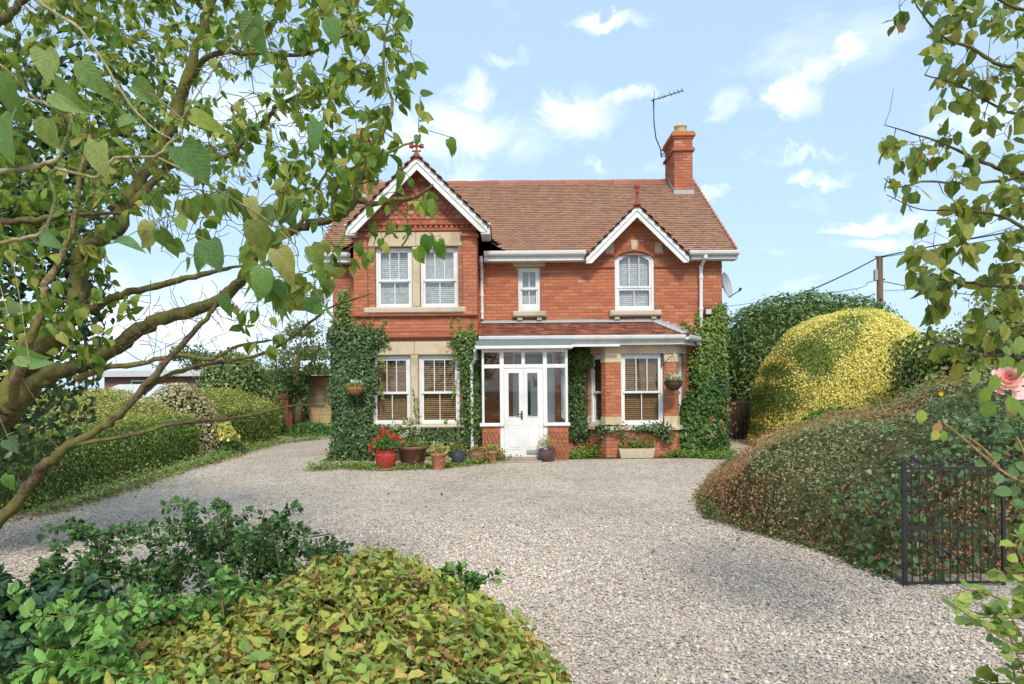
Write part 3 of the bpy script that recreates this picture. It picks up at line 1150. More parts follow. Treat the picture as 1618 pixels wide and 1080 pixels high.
def tile_fill(part, O, S, U, Nn, ulen, slen, clip, gauge=.115, w=.166, singles=0, single_ok=None, cols=TILES, seed=1, jit=.07):
    rnd = random.Random(seed)
    O, S, U, Nn = Vector(O), Vector(S), Vector(U), Vector(Nn)
    b = MB()
    made = []
    th, over = .018, .03
    n = int(slen / gauge) + 1

    def corners(u0, u1, s0, s1, lift):
        lo, hi = .030 + lift, .005
        return [O + U * u0 + S * s0 + Nn * lo, O + U * u1 + S * s0 + Nn * lo, O + U * u1 + S * s1 + Nn * hi, O + U * u0 + S * s1 + Nn * hi,
                O + U * u0 + S * s0 + Nn * (lo - th), O + U * u1 + S * s0 + Nn * (lo - th), O + U * u1 + S * s1 + Nn * (hi - th), O + U * u0 + S * s1 + Nn * (hi - th)]
    FS = [(0, 1, 2, 3), (4, 5, 1, 0), (5, 6, 2, 1), (7, 4, 0, 3)]
    for r in range(n):
        s0 = r * gauge - over
        u = -(w / 2 if r % 2 else 0)
        while u < ulen:
            uc = u + w / 2
            if clip(uc, s0 + gauge / 2):
                c = rnd.choice(cols)
                k = rnd.uniform(1 - jit, 1 + jit)
                c = tuple(x * k for x in c)
                lift = rnd.uniform(-.003, .005)
                if len(made) < singles and single_ok and single_ok(uc, s0):
                    made.append((uc, s0, c))
                else:
                    b.faces(corners(u + .002, u + w - .002, s0 + rnd.uniform(-.004, .004), min(s0 + gauge + over, slen), lift), FS, c)
            u += w
    b.build('tiling', M['tile'], part, 'stuff')
    if made:
        k = MB((1, 1, 1))
        k.faces([p - O for p in corners(-w / 2 + .002, w / 2 - .002, 0, gauge + over, 0)], FS)
        me = k.mesh('tile')
        me.materials.append(M['tile'])
        for uc, s0, c in made:
            o = bpy.data.objects.new('tile', me)
            COL.objects.link(o)
            attach(o, part)
            o.location = O + U * uc + S * s0
            o.color = (*c, 1)


ye, ze, yr, zr = 0.40, 4.845, 4.0, 7.50
RX0, RX1 = -4.45, 5.22
sl = Vector((0, yr - ye, zr - ze))
SL = sl.length
sl.normalize()
nl_ = Vector((0, -sl.z, sl.y))
b = MB((0.16, 0.08, 0.055))
GRX, GRZ = -2.06, 6.87               # gable ridge
DRX, DRZ = 2.93, 5.93                 # dormer ridge
ymain = lambda z: ye + (z - ze) * (yr - ye) / (zr - ze)
front = [(RX0, ye, ze), (GRX - (GRZ - ze), ye, ze), (GRX, ymain(GRZ), GRZ), (GRX + (GRZ - ze), ye, ze), (DRX - (DRZ - ze), ye, ze), (DRX, ymain(DRZ), DRZ),
         (DRX + (DRZ - ze), ye, ze), (RX1, ye, ze), (RX1, yr, zr), (RX0, yr, zr)]
b.face(front)
b.face([(x, y, z - .09) for x, y, z in front][::-1])
bk = [(RX1, 2 * yr - ye, ze), (RX0, 2 * yr - ye, ze), (RX0, yr, zr), (RX1, yr, zr)]
b.face(bk)
b.face([(x, y, z - .09) for x, y, z in bk][::-1])
for p, q in ((front[0], front[1]), (front[3], front[4]), (front[6], front[7]), (front[7], front[8]), (front[9], front[0]), (bk[0], bk[1]), (bk[1], bk[2]), (bk[3], bk[0])):
    b.face([q, p, (p[0], p[1], p[2] - .09), (q[0], q[1], q[2] - .09)])
main_roof = b.build('main_roof', M['tile'], house)
zmain = lambda y: ze + (y - ye) * (zr - ze) / (yr - ye)
cosl = sl.y


def mclip(u, s):
    x, z = RX0 + u, ze + s * sl.z
    if z < GRZ - abs(x - GRX) * 1.0 - .03:
        return False
    if z < DRZ - abs(x - DRX) * 1.0 - .03:
        return False
    return 0 <= u <= RX1 - RX0


tile_fill(main_roof, (RX0, ye, ze), sl, (1, 0, 0), nl_, RX1 - RX0, SL, mclip, singles=220, single_ok=lambda u, s: -.3 < RX0 + u < 1.7 and s < 2.6, seed=3)
# ridge tiles
n = 21
rl = (RX1 - RX0) / n
k = MB((1, 1, 1))
prof = [(-.15, -.10), (-.13, -.02), (-.07, .055), (0, .085), (.07, .055), (.13, -.02), (.15, -.10), (.12, -.10), (0, .05), (-.12, -.10)]
k.beam((0, 0, 0), (rl - .006, 0, 0), prof, (0, 1, 0), (0, 0, 1))
rme = k.mesh('ridge_tile')
rme.materials.append(M['tile'])
for i in range(n):
    o = bpy.data.objects.new('ridge_tile', rme)
    COL.objects.link(o)
    attach(o, main_roof)
    o.location = (RX0 + i * rl, yr, zr + random.uniform(-.006, .006))
    c = random.choice([(0.33, .125, .085), (.29, .115, .078), (.36, .145, .10)])
    o.color = (*c, 1)


def gable_roof(name, rx, rz, half, yf, ezc, seed):
    """cross-gable: two slopes running back into the main roof"""
    zeave = rz - half
    b = MB((0.16, 0.08, 0.055))
    yb_r = ye + (rz - ze) * (yr - ye) / (zr - ze)
    yb_e = max(ye + (zeave - ze) * (yr - ye) / (zr - ze), yf + .05)
    for sg in (-1, 1):
        pts = [(rx, yf, rz), (rx + sg * half, yf, zeave), (rx + sg * half, yb_e, zeave), (rx, yb_r, rz)]
        b.face(pts if sg < 0 else pts[::-1])
        p2 = [(x, y, z - .05) for x, y, z in pts]
        b.face(p2[::-1] if sg < 0 else p2)
        b.face([pts[0], pts[1], p2[1], p2[0]])
        b.face([pts[1], pts[2], p2[2], p2[1]])
    part = b.build(name, M['tile'], house)
    for sg in (-1, 1):
        S = Vector((-sg, 0, 1)).normalized()
        Nn = Vector((sg, 0, 1)).normalized()
        sl_ = half * math.sqrt(2)
        O = Vector((rx + sg * half, yf, zeave))

        def clip(u, s, yb_e=yb_e, yb_r=yb_r, sl_=sl_):
            return u < yb_e + (yb_r - yb_e) * max(s, 0) / sl_ - yf
        tile_fill(part, O, S, (0, 1, 0), Nn, yb_r - yf, sl_, clip, gauge=.10, seed=seed + sg)
    k = MB((0.36, .11, .07))
    k.beam((rx, yf - .02, rz), (rx, yb_r, rz), [(-.11, -.10), (-.05, .03), (0, .05), (.05, .03), (.11, -.10)], (1, 0, 0), (0, 0, 1))
    k.build('ridge_tile', M['tile'], part)
    return part


gr = gable_roof('gable_roof', GRX, GRZ, 1.58, -.33, None, 21)
dr = gable_roof('dormer_roof', DRX, DRZ, 1.24, .37, None, 31)


def barge(xa, za, half, y, w, parent, drop=1.0):
    for sg in (-1, 1):
        b = MB(WHITE)
        xe, zz = xa + sg * half, za - half * drop
        zc = zz - .13
        for (t0, t1, y0, y1) in ((0.0, w, y, y + .035), (-.01, w * .42, y - .025, y), (w * .80, w, y - .012, y)):
            h0, h1 = t0 * 1.414, t1 * 1.414
            poly = [(xa, za - h0), (xa, za - h1), (xa + sg * (za - h1 - zc), zc), (xe, zc), (xe, zz - h0)]
            if h0 > .13:
                poly = [(xa, za - h0), (xa, za - h1), (xa + sg * (za - h1 - zc), zc), (xa + sg * (za - h0 - zc), zc)]
            elif za - h1 - zc > half:
                poly = [(xa, za - h0), (xa, za - h1), (xe, zz - h1), (xe, zz - h0)]
            b.prism(poly if sg > 0 else poly[::-1], y0, y1)
        # soffit behind the board
        poly = [(xa, za - .06), (xa, za - .10), (xe, zz - .10), (xe, zz - .06)]
        b.prism(poly if sg > 0 else poly[::-1], y + .035, y + .38)
        b.build('bargeboard', M['paint'], parent)


barge(GRX, GRZ - .05, 1.54, -.30, .20, gr)
barge(DRX, DRZ - .05, 1.19, .395, .185, dr)
# boxed eaves at the foot of the front gable
for sg in (-1, 1):
    b = MB((0.72, .72, .70))
    x = GRX + sg * 1.50
    b.bbox(x - .10, x + .10, -.285, .46, 5.10, 5.30, .01)
    b.bbox(x - .115, x + .115, -.31, .40, 5.30, 5.345, .01)
    b.build('eaves_box', M['paint'], gr)


def finial(name, x, y, z, s, parent, cross=False):
    b = MB((0.34, .09, .06))
    b.lathe(x, y, [(.10 * s, -.08), (.075 * s, 0), (.05 * s, .10 * s), (.04 * s, .28 * s), (.075 * s, .31 * s), (.045 * s, .35 * s), (.06 * s, .42 * s), (.095 * s, .46 * s), (.08 * s, .54 * s), (.045 * s, .60 * s), (.0, .63 * s)], 12, z0=z)
    if cross:
        b.bbox(x - .10, x + .10, y - .03, y + .03, z + .38 * s, z + .47 * s, .01)
        for sg in (-1, 1):
            b.lathe(x + sg * .11, y, [(0, -.06), (.05, -.04), (.055, 0), (.05, .04), (0, .06)], 8, z0=z + .425 * s)
            b.bbox(x + sg * .05 - .05, x + sg * .05 + .05, y - .025, y + .025, z + .14 * s, z + .2 * s, .01)
    b.build(name, M['brick'], parent, smooth=True)


finial('finial', DRX, .36, DRZ + .03, .72, dr)
finial('finial', GRX, -.33, GRZ + .0, .42, gr, True)

# ---- gutters, fascia, verge
GUT = [(0, 0), (-.055, -.012), (-.095, -.045), (-.11, -.085), (-.115, 0.012), (-.108, .018), (-.10, .018), (-.098, -.02), (-.01, .01)]
GUT = [(.0, -.06), (-.03, -.085), (-.07, -.085), (-.105, -.05), (-.118, .0), (-.118, .022), (-.108, .022), (-.105, .0), (-.06, -.05), (-.01, -.02), (0, .02)]
yf_ = ye + .03
for xa, xb, dz in ((-.62, 1.735, 0.012), (4.12, 5.27, -.012), (-4.5, -3.72, .012)):
    gut = MB(WHITE)
    fas = MB(WHITE)
    gut.beam((xa, yf_, ze - .03 + dz), (xb, yf_, ze - .03 + dz), GUT, (0, 1, 0), (0, 0, 1))
    fas.box(xa, xb, yf_ + .002, yf_ + .03, ze - .21, ze - .03)
    fas.box(xa, xb, yf_ + .03, YM - .002, ze - .205, ze - .185)
    fas.box(xa, xb, yf_ - .006, yf_ + .001, ze - .205, ze - .17)
    gut.build('gutter', M['paint'], main_roof)
    fas.build('fascia', M['paint'], main_roof)
for x, sg in ((RX1, 1), (RX0, -1)):
    b = MB((0.40, .14, .09))
    b.beam((x, ye - .03, ze - .02), (x, yr, zr - .02), [(-.02, -.12), (.02, -.12), (.02, .05), (-.02, .05)], (1, 0, 0), (0, 0, 1))
    b.build('verge', M['tile'], main_roof)

# ---- chimneys


def chimney(name_seed, x0, x1, y0, y1, zb, zt, pot_x, parent):
    b = MB(MORTAR)
    b.box(x0, x1, y0, y1, zb, zt)
    ch = b.build('chimney', M['brick'], parent)
    r = random.Random(name_seed)
    for (O, U, Nn, ln) in (((x0, y0, zb), (1, 0, 0), (0, -1, 0), x1 - x0), ((x0, y1, zb), (0, -1, 0), (-1, 0, 0), y1 - y0), ((x1, y0, zb), (0, 1, 0), (1, 0, 0), y1 - y0)):
        wall_bricks(ch, 'ch', O, U, Nn, ln, zt - zb, rnd=r)
    for (z0, z1, p, c) in ((zt - .50, zt - .43, .055, TERRA), (zt - .43, zt - .40, .03, TERRA), (zt - .16, zt - .10, .035, BR[1]), (zt - .10, zt - .03, .075, BR[0]), (zt - .03, zt + .03, .05, (.42, .22, .07))):
        k = MB(c)
        k.box(x0 - p, x1 + p, y0 - p, y1 + p, z0, z1)
        k.build('cap_course', M['brick'], ch)
    k = MB((0.62, .52, .30))
    k.lathe(pot_x, y0 + .27, [(.17, 0), (.165, .20), (.18, .21), (.18, .25), (.12, .25), (.11, .0)], 18, z0=zt + .03)
    k.build('chimney_pot', M['pot'], ch, smooth=True)
    k = MB((.42, .42, .43))
    zf = zmain(y0)
    k.box(x0 - .03, x1 + .03, y0 - .035, y0 - .012, zf - .03, zf + .10)
    for xs in (x0 - .022, x1 + .012):
        k.beam((xs, y0 - .03, zf), (xs, 4.0, zr + .02), [(0, 0), (.01, 0), (.01, .13), (0, .13)], (1, 0, 0), (0, 0, 1))
    k.build('flashing', M['felt'], ch)
    return ch


chimney(5, 4.49, 4.985, 3.25, 4.35, 6.75, 8.62, 4.73, house)
chimney(9, -4.22, -3.92, 3.25, 4.35, 6.75, 8.62, -4.06, house)

# ---- lean-to roof over porch and bay
lyt, lzt, lye, lze = YM, 3.215, -.13, 2.855
pE0, pE1, pE2 = (-.75, lye, lze), (3.885, lye, lze), (4.42, YM - .01, lze)
pT0, pT1 = (-.75, lyt, lzt), (3.38, lyt, lzt)
b = MB((0.18, 0.09, 0.06))
for pts in ([pE0, pE1, pT1, pT0], [pE1, pE2, pT1]):
    b.face(pts)
    b.face([(x, y, z - .05) for x, y, z in pts][::-1])
lean = b.build('lean_to_roof', M['tile'], house)
S1 = Vector((0, lyt - lye, lzt - lze))
l1 = S1.length
S1.normalize()
N1 = Vector((0, -S1.z, S1.y))
LT = [(.33, .125, .075), (.28, .105, .065), (.38, .15, .09), (.24, .10, .065), (.20, .09, .06)]
tile_fill(lean, pE0, S1, (1, 0, 0), N1, 4.64, l1, lambda u, s: -.75 + u < 3.885 - max(s, 0) / l1 * (3.885 - 3.38) + .04, gauge=.105, cols=LT, seed=41, jit=.25,
          singles=60, single_ok=lambda u, s: u > .9)
e = Vector(pE2) - Vector(pE1)
eu = e.normalized()
n2 = eu.cross(Vector(pT1) - Vector(pE1)).normalized()
s2 = n2.cross(eu).normalized()
hT = (Vector(pT1) - Vector(pE1))
tu, ts = hT.dot(eu), hT.dot(s2)
el = e.length
tile_fill(lean, pE1, s2, eu, n2, el, ts, lambda u, s: (u > tu * max(s, 0) / ts) and (u < el + (tu - el) * max(s, 0) / ts), gauge=.105, cols=LT, seed=43, jit=.25)
# lead flashings
k = MB((.40, .40, .40))
x = -.72
while x < 3.4:
    x1 = min(x + .9, 3.4)
    k.box(x, x1 - .004, YM - .03, YM - .008, lzt - .02, lzt + .075 + random.uniform(-.01, .012))
    k.beam((x, YM - .02, lzt + .03), (x1 - .004, YM - .02, lzt + .03), [(0, 0), (-.10, -.03), (-.10, -.02), (0, .012)], (0, 1, 0), (0, 0, 1))
    x = x1
steps = 6
for i in range(steps):
    xa = 3.40 + i * .17
    z = lzt - (lzt - lze) * (xa - 3.40) / 1.02
    k.box(xa, xa + .168, YM - .03, YM - .008, z - .07, z + .07)
for i in range(7):
    t0, t1 = i / 7, (i + 1) / 7 - .02
    a_, c_ = Vector(pE1).lerp(Vector(pT1), t0), Vector(pE1).lerp(Vector(pT1), t1)
    k.beam(a_ + Vector((0, 0, .045)), c_ + Vector((0, 0, .05)), [(-.09, -.03), (0, .02), (.09, -.03), (0, -.005)], (.8, .6, 0), (0, 0, 1))
k.build('flashing', M['felt'], lean)
gut = MB(WHITE)
fas = MB((.74, .74, .72))
gut.beam((-.73, lye + .02, lze - .025), (3.87, lye + .02, lze - .03), GUT, (0, 1, 0), (0, 0, 1))
n3 = Vector((eu.y, -eu.x, 0))
gut.beam(Vector(pE1) + Vector((-.005, .02, -.03)), Vector(pE2) + Vector((0, 0, -.035)), GUT, tuple(-n3), (0, 0, 1))
for (p, q, nn) in ((Vector((.95, lye + .024, 0)), Vector((3.86, lye + .024, 0)), Vector((0, -1, 0))), (Vector((pE1[0] - .02, lye + .03, 0)), Vector((pE2[0] - .02, pE2[1], 0)), n3)):
    for (z0, z1, o0, o1) in ((lze - .13, lze - .05, 0, .03), (lze - .205, lze - .13, .03, .06), (lze - .215, lze - .20, -.005, .25)):
        pp = [p - nn * o0, q - nn * o0, q - nn * o1, p - nn * o1]
        fas.faces([(v.x, v.y, z0) for v in pp] + [(v.x, v.y, z1) for v in pp], [(3, 2, 1, 0), (4, 5, 6, 7), (0, 1, 5, 4), (1, 2, 6, 5), (2, 3, 7, 6), (3, 0, 4, 7)])
gut.build('gutter', M['paint'], lean)
fas.build('fascia', M['paint'], lean)

# ---- porch
YP = -.55
PX0, PX1 = -.655, 1.215
b = MB(WHITE)
zs_, zt_, ztop = .93, 2.165, 2.53
posts = [(PX0, PX0 + .05), (-.265, -.175), (.675, .765), (PX1 - .055, PX1)]
for a, c in posts:
    b.bbox(a, c, YP, YP + .07, .184 if a in (-.265, .675) else zs_, ztop, .006)
b.bbox(PX0 + .051, PX1 - .056, YP + .003, YP + .066, zt_ - .045, zt_ + .04, .006)
b.bbox(PX0 + .051, PX1 - .056, YP + .004, YP + .064, ztop - .06, ztop, .006)
b.bbox(.21, .285, YP + .002, YP + .065, zt_ + .041, ztop - .061, .006)
for a, c in ((PX0 - .05, -.176), (.676, PX1 + .04)):
    b.bbox(a, c, YP - .05, YP + .09, zs_ - .075, zs_, .012)
for x in (PX0 + .01, PX1 - .06):                # side frames running back to the house
    if x > 0:
        b.box(x, x + .05, YP + .071, YM - .01, ztop - .06, ztop)
        b.box(x, x + .05, YP + .071, YM - .01, zs_, zs_ + .06)
        b.box(x, x + .05, YM - .08, YM - .01, zs_ + .061, ztop - .061)
        b.box(x, x + .05, .0, .06, zs_ + .061, ztop - .061)
pf = b.build('porch_frame', M['paint'], house)
for (xa, xb, za, zb) in ((PX0 + .05, -.265, zs_, zt_ - .045), (.765, PX1 - .055, zs_, zt_ - .045), (PX0 + .05, -.265, zt_ + .04, ztop - .06), (-.175, .21, zt_ + .04, ztop - .06),
                         (.285, .675, zt_ + .04, ztop - .06), (.765, PX1 - .055, zt_ + .04, ztop - .06)):
    k = MB((1, 1, 1))
    k.face([(xa, YP + .035, za), (xb, YP + .035, za), (xb, YP + .035, zb), (xa, YP + .035, zb)])
    k.build('pane', M['glass'], pf)
k = MB((1, 1, 1))
k.face([(PX1 - .035, YP + .07, zs_), (PX1 - .035, YM, zs_), (PX1 - .035, YM, ztop - .06), (PX1 - .035, YP + .07, ztop - .06)])
k.build('pane', M['glass'], pf)
for a, c in ((PX0, -.268), (.768, PX1)):
    b = MB(MORTAR)
    b.box(a, c, YP + .01, YP + .12, 0, zs_ - .077)
    if c > 1:
        b.box(c - .11, c, YP + .12, YM, 0, zs_ - .002)
    pw = b.build('porch_wall', M['brick'], house)
    wall_bricks(pw, 'porchw%d' % (a * 10), (a, YP + .01, 0), (1, 0, 0), (0, -1, 0), c - a, zs_ - .08)
    if c > 1:
        wall_bricks(pw, 'porchs', (c, YP + .01, 0), (0, 1, 0), (1, 0, 0), YM - YP - .02, zs_ - .08)
    # expanding trellis
    b = MB((.30, .13, .07))
    y = YP - .012
    w, h = c - a - .02, .70
    p = .085
    for fam in (1, -1):
        i = -12
        while i < 14:
            # steep laths
            x0 = a + .01 + i * p
            pts = []
            x_bot, x_top = x0, x0 + fam * .30
            z0, z1 = .06, .06 + h
            # clip in x
            def at(x):
                return z0 + (z1 - z0) * (x - x_bot) / (x_top - x_bot)
            xa, xb = sorted((x_bot, x_top))
            xa2, xb2 = max(xa, a + .01), min(xb, c - .01)
            if xb2 - xa2 > .02:
                b.beam((xa2, y - (.007 if fam > 0 else 0), at(xa2)), (xb2, y - (.007 if fam > 0 else 0), at(xb2)), [(-.007, -.003), (.007, -.003), (.007, .003), (-.007, .003)], (1, 0, 0), (0, 1, 0))
            i += 1
    b.build('trellis', M['wood'], pw)
    b = MB((.12, .05, .03) if c < 1 else (.12, .06, .04))
# porch roof: flat felt canopy with white edge trim
b = MB((.155, .185, .17))
cx0, cx1 = -.77, 1.30
b.prism([(-.72, 2.585), (.18, 2.63), (.18, 2.72), (-.60, 2.72)], cx0, cx1, mp=lambda x, y, z: (y, x, z))
pr = b.build('porch_roof', M['felt'], house)
b = MB(WHITE)
b.bbox(cx0 - .01, cx1 + .01, -.75, -.722, 2.535, 2.60, .008)
b.box(cx0, cx1, -.722, -.47, 2.532, 2.575)
b.box(cx0 - .02, cx0 - .002, -.72, .10, 2.545, 2.62)
b.box(cx1 + .002, cx1 + .02, -.72, .10, 2.545, 2.62)
b.box(1.301, 2.42, -.16, -.13, 2.60, 2.645)
b.build('edge_trim', M['paint'], pr)
# porch doors
for di, (a, c) in enumerate(((-.172, .249), (.252, .672))):
    zb, zt2 = .19, zt_ - .05
    b = MB(WHITE)
    gx0, gx1, gz0, gz1 = a + (.088 if di == 0 else .075), c - (.09 if di == 0 else .11), 1.06, zt2 - .09
    y0, y1 = YP + .012, YP + .056
    b.ring([(a, zb), (c, zb), (c, zt2), (a, zt2)], [(gx0, gz0), (gx1, gz0), (gx1, gz1), (gx0, gz1)], y0, y1)
    dr_ = b.build('door', M['paint'], house)
    k = MB((1, 1, 1))
    k.face([(gx0, y0 + .02, gz0), (gx1, y0 + .02, gz0), (gx1, y0 + .02, gz1), (gx0, y0 + .02, gz1)])
    k.build('pane', M['glass'], dr_)
    k = MB(WHITE)
    frame_rect(k, gx0 - .012, gx1 + .012, gz0 - .012, gz1 + .012, .02, y0 - .008, y0 - .001)
    frame_rect(k, a + .06, c - .06, .36, .90, .018, y0 - .008, y0 - .001)
    k.bbox(a + .095, c - .095, y0 - .010, y0 - .001, .395, .865, .01)
    k.build('door_panel', M['paint'], dr_)
    if di == 0:
        k = MB((.03, .028, .026))
        k.bbox(c - .062, c - .022, y0 - .012, y0 - .001, 1.0, 1.19, .004)
        k.tube([(c - .042, y0 - .01, 1.12), (c - .042, y0 - .055, 1.12), (c - .15, y0 - .06, 1.118)], .011, 8)
        k.build('door_handle', M['iron'], dr_, smooth=True)
    else:
        k = MB((.28, .28, .28))
        k.bbox(a + .05, c - .06, y0 - .012, y0 - .001, .235, .335, .004)
        k.bbox(a + .08, c - .09, y0 - .02, y0 - .0121, .265, .305, .004)
        k.build('letter_plate', M['iron'], dr_)
b = MB((.42, .30, .25))
b.bbox(-.28, .72, YP - .08, YP + .30, 0, .182, .012)
st = b.build('door_step', M['stone'], house)
b = MB((.33, .28, .23))
b.bbox(-.62, .62, YP - .42, YP - .085, 0, .135, .012)
b.build('step_slab', M['stone'], house)
b = MB((.55, .45, .36))
b.box(PX0 + .12, PX1 - .12, YP + .30, YM, 0, .17)
b.build('porch_floor', M['stone'], house)

# front door of the house inside the porch: white with dark lights
b = MB((.82, .82, .80))
frame_rect(b, DW[0], DW[1], DW[2], DW[3], .06, YM + .04, YM + .14)
b.box(DW[0] + .06, DW[1] - .06, YM + .06, YM + .11, .21, 2.10)
b.box(DW[0] + .06, DW[1] - .06, YM + .05, YM + .13, 2.10, 2.16)
idr = b.build('inner_door', M['paint'], house)
k = MB((.035, .045, .05))
for xc in (.34, .70):
    lp = arch_loop(xc, .10, 1.05, 1.80, .09)
    k.prism(lp, YM + .052, YM + .062)
k.box(DW[0] + .08, DW[1] - .08, YM + .075, YM + .085, 2.19, 2.46)
k.build('door_light', M['glaze'], idr)
k = MB((.02, .02, .02))
xk, zk, yk = .57, 1.83, YM + .03
k.tube([(xk, yk, zk - .12), (xk, yk - .03, zk - .06), (xk, yk - .02, zk + .03)], [.02, .05, .035], 8)
for sg in (-1, 1):
    k.tube([(xk + sg * .02, yk - .02, zk + .02), (xk + sg * .05, yk - .02, zk + .07), (xk + sg * .06, yk - .02, zk + .13)], [.012, .011, .004], 5)
    k.tube([(xk + sg * .05, yk - .02, zk + .07), (xk + sg * .085, yk - .02, zk + .10)], [.008, .004], 5)
    k.tube([(xk + sg * .03, yk - .02, zk - .01), (xk + sg * .07, yk - .02, zk - .005)], [.016, .004], 5)
k.build('door_knocker', M['iron'], idr, smooth=True)

# ---- downpipes
def pipe(pts, r=.036, n=10, parent=None):
    b = MB(WHITE)
    b.tube(pts, r, n)
    for (x, y, z) in pts[1:-1]:
        b.tube([(x, y, z - .035), (x, y, z + .035)], r * 1.22, n)
    x, y, z = pts[-2]
    b2 = pts[-1]
    for f in (.12, .5, .85):
        q = Vector(pts[-2]).lerp(Vector(b2), f)
        b.tube([(q.x, q.y, q.z - .03), (q.x, q.y, q.z + .03)], r * 1.25, n)
    return b.build('downpipe', M['paint'], parent or house, smooth=False)


pipe([(-.69, yf_ - .05, ze - .10), (-.69, yf_ - .02, ze - .2), (-.69, YM - .06, 4.45), (-.685, YM - .06, 3.32)])
pipe([(4.50, yf_ - .06, ze - .11), (4.50, yf_ - .05, ze - .17), (4.47, YM - .09, ze - .36), (4.455, YM - .09, 2.55)], .042)
pipe([(4.37, .62, lze - .09), (4.37, .58, lze - .15), (4.45, .655, lze - .20)], .036)
pipe([(-.80, -.50, 2.52), (-.80, -.30, 2.36), (-.90, -.10, 2.2), (-.90, -.09, .08)], .036)

# ---- fixtures on the house
aer = thing('aerial', 'thin television aerial on a bent mast clamped beside the right chimney', 'aerial', (4.25, 3.9, 7.4))
b = MB((.05, .05, .052))
mast = [W(1051.5, 253, 19.2), W(1050.5, 240, 19.2), W(1043.5, 222, 19.2), W(1041.0, 200, 19.2), W(1040.5, 160, 19.2)]
b.tube(mast, .018, 8)
b.build('mast', M['iron'], aer, smooth=True)
b = MB((.05, .05, .052))
a0, a1 = W(1037, 163, 19.2), W(1088, 147.5, 18.6)
b.tube([a0, a1], .014, 6)
b.build('boom', M['iron'], aer)
for i, t in enumerate([.10, .27, .36, .44, .62, .74, .86, .98]):
    p = a0.lerp(a1, t)
    hh = .16 if i == 0 else .11
    b = MB((.08, .08, .085))
    dirv = Vector((-.05, .25, .28)) * (hh / .16) if i else Vector((.05, .2, .62)) * .45
    b.tube([p - dirv * (.35 if i else 1), p + dirv * (.55 if i else 1)], .009, 5)
    b.build('rod', M['iron'], aer)
for dz in (0, .10, -.06):
    b = MB((.06, .06, .06))
    q = W(1051, 247, 19.2)
    b.tube([q + Vector((0, 0, dz)), Vector((4.50, q.y, q.z + dz))], .014, 6)
    b.build('bracket', M['iron'], aer)

dish = thing('satellite_dish', 'grey satellite dish on the right side wall under the eaves', 'satellite dish', (XR, 1.2, 4.0))
c0 = Vector((XR + .20, 1.25, 4.12))
b = MB((.36, .38, .41))
ax = Vector((.75, -.62, .22)).normalized()
xu = ax.cross(Vector((0, 0, 1))).normalized()
yu = xu.cross(ax)
rings = [(0, .0), (.12, .012), (.22, .04), (.30, .075), (.33, .095)]
vs = []
for r, d in rings:
    for j in range(20):
        a = 2 * PI * j / 20
        vs.append(tuple(c0 + xu * (r * .85 * math.cos(a)) + yu * (r * math.sin(a)) + ax * d))
b.faces(vs, [(k * 20 + j, k * 20 + (j + 1) % 20, (k + 1) * 20 + (j + 1) % 20, (k + 1) * 20 + j) for k in range(4) for j in range(20)])
b.build('reflector', M['iron'], dish, smooth=True)
b = MB((.05, .05, .05))
b.tube([c0 - yu * .3 + ax * .05, c0 - yu * .22 + ax * .36], .012, 6)
b.tube([c0 - yu * .23 + ax * .34, c0 - yu * .17 + ax * .40], .03, 8)
b.build('feed_arm', M['iron'], dish)
b = MB((.1, .1, .1))
b.tube([c0 - ax * .01, c0 - ax * .1, (XR + .01, 1.35, 4.02)], .022, 6)
b.build('bracket', M['iron'], dish)

fl_ = thing('floodlight', 'black security floodlight on the brick wall beside the right downpipe', 'floodlight', (4.7, YM, 3.45))
p = W(1121, 497, 16.0)
b = MB((.03, .03, .032))
b.bbox(p.x - .08, p.x + .08, p.y - .04, p.y + .05, p.z - .09, p.z + .07, .012)
b.build('lamp_head', M['iron'], fl_)
b = MB((.55, .5, .4))
b.face([(p.x - .065, p.y - .042, p.z - .07), (p.x + .065, p.y - .042, p.z - .07), (p.x + .065, p.y - .042, p.z + .05), (p.x - .065, p.y - .042, p.z + .05)])
b.build('lens', M['glaze'], fl_)
b = MB((.03, .03, .032))
b.tube([(p.x + .06, p.y + .04, p.z - .02), (p.x + .13, YM - .06, p.z + .02), (p.x + .13, YM - .005, p.z + .02)], .018, 6)
b.bbox(p.x + .09, p.x + .19, YM - .06, YM - .008, p.z - .06, p.z + .06, .01)
b.build('bracket', M['iron'], fl_)

# ================================================================== HEDGES, IVY AND SHRUBS
G_MID = [(0.15, 0.245, 0.05), (0.19, 0.29, 0.065), (0.12, 0.205, 0.045), (0.23, 0.33, 0.085)]
G_DARK = [(0.035, 0.075, 0.02), (0.05, 0.10, 0.028), (0.065, 0.125, 0.035), (0.028, 0.055, 0.018)]
G_IVY = [(0.04, 0.085, 0.025), (0.055, 0.115, 0.032), (0.08, 0.15, 0.045), (0.035, 0.07, 0.022), (0.11, 0.19, 0.055)]
G_YEL = [(0.78, 0.70, 0.15), (0.80, 0.75, 0.27), (0.70, 0.62, 0.12), (0.82, 0.78, 0.38)]
G_LIME = [(0.20, 0.28, 0.04), (0.26, 0.32, 0.05), (0.15, 0.24, 0.04)]
COREC = (0.05, 0.06, 0.022)  # dark green-brown standing for the shadow inside a plant


def tri_sample(V, Fq, n, rng=RNG):
    """n random points, normals on quads Fq of V"""
    a, b, c, d = (V[Fq[:, i]] for i in range(4))
    cr = np.cross(c - a, d - b)
    ar = np.linalg.norm(cr, axis=1)
    i = rng.choice(len(Fq), n, p=ar / ar.sum())
    s, t = rng.random((n, 1)), rng.random((n, 1))
    P = (a[i] * (1 - s) + b[i] * s) * (1 - t) + (d[i] * (1 - s) + c[i] * s) * t
    return P, unit(cr[i])


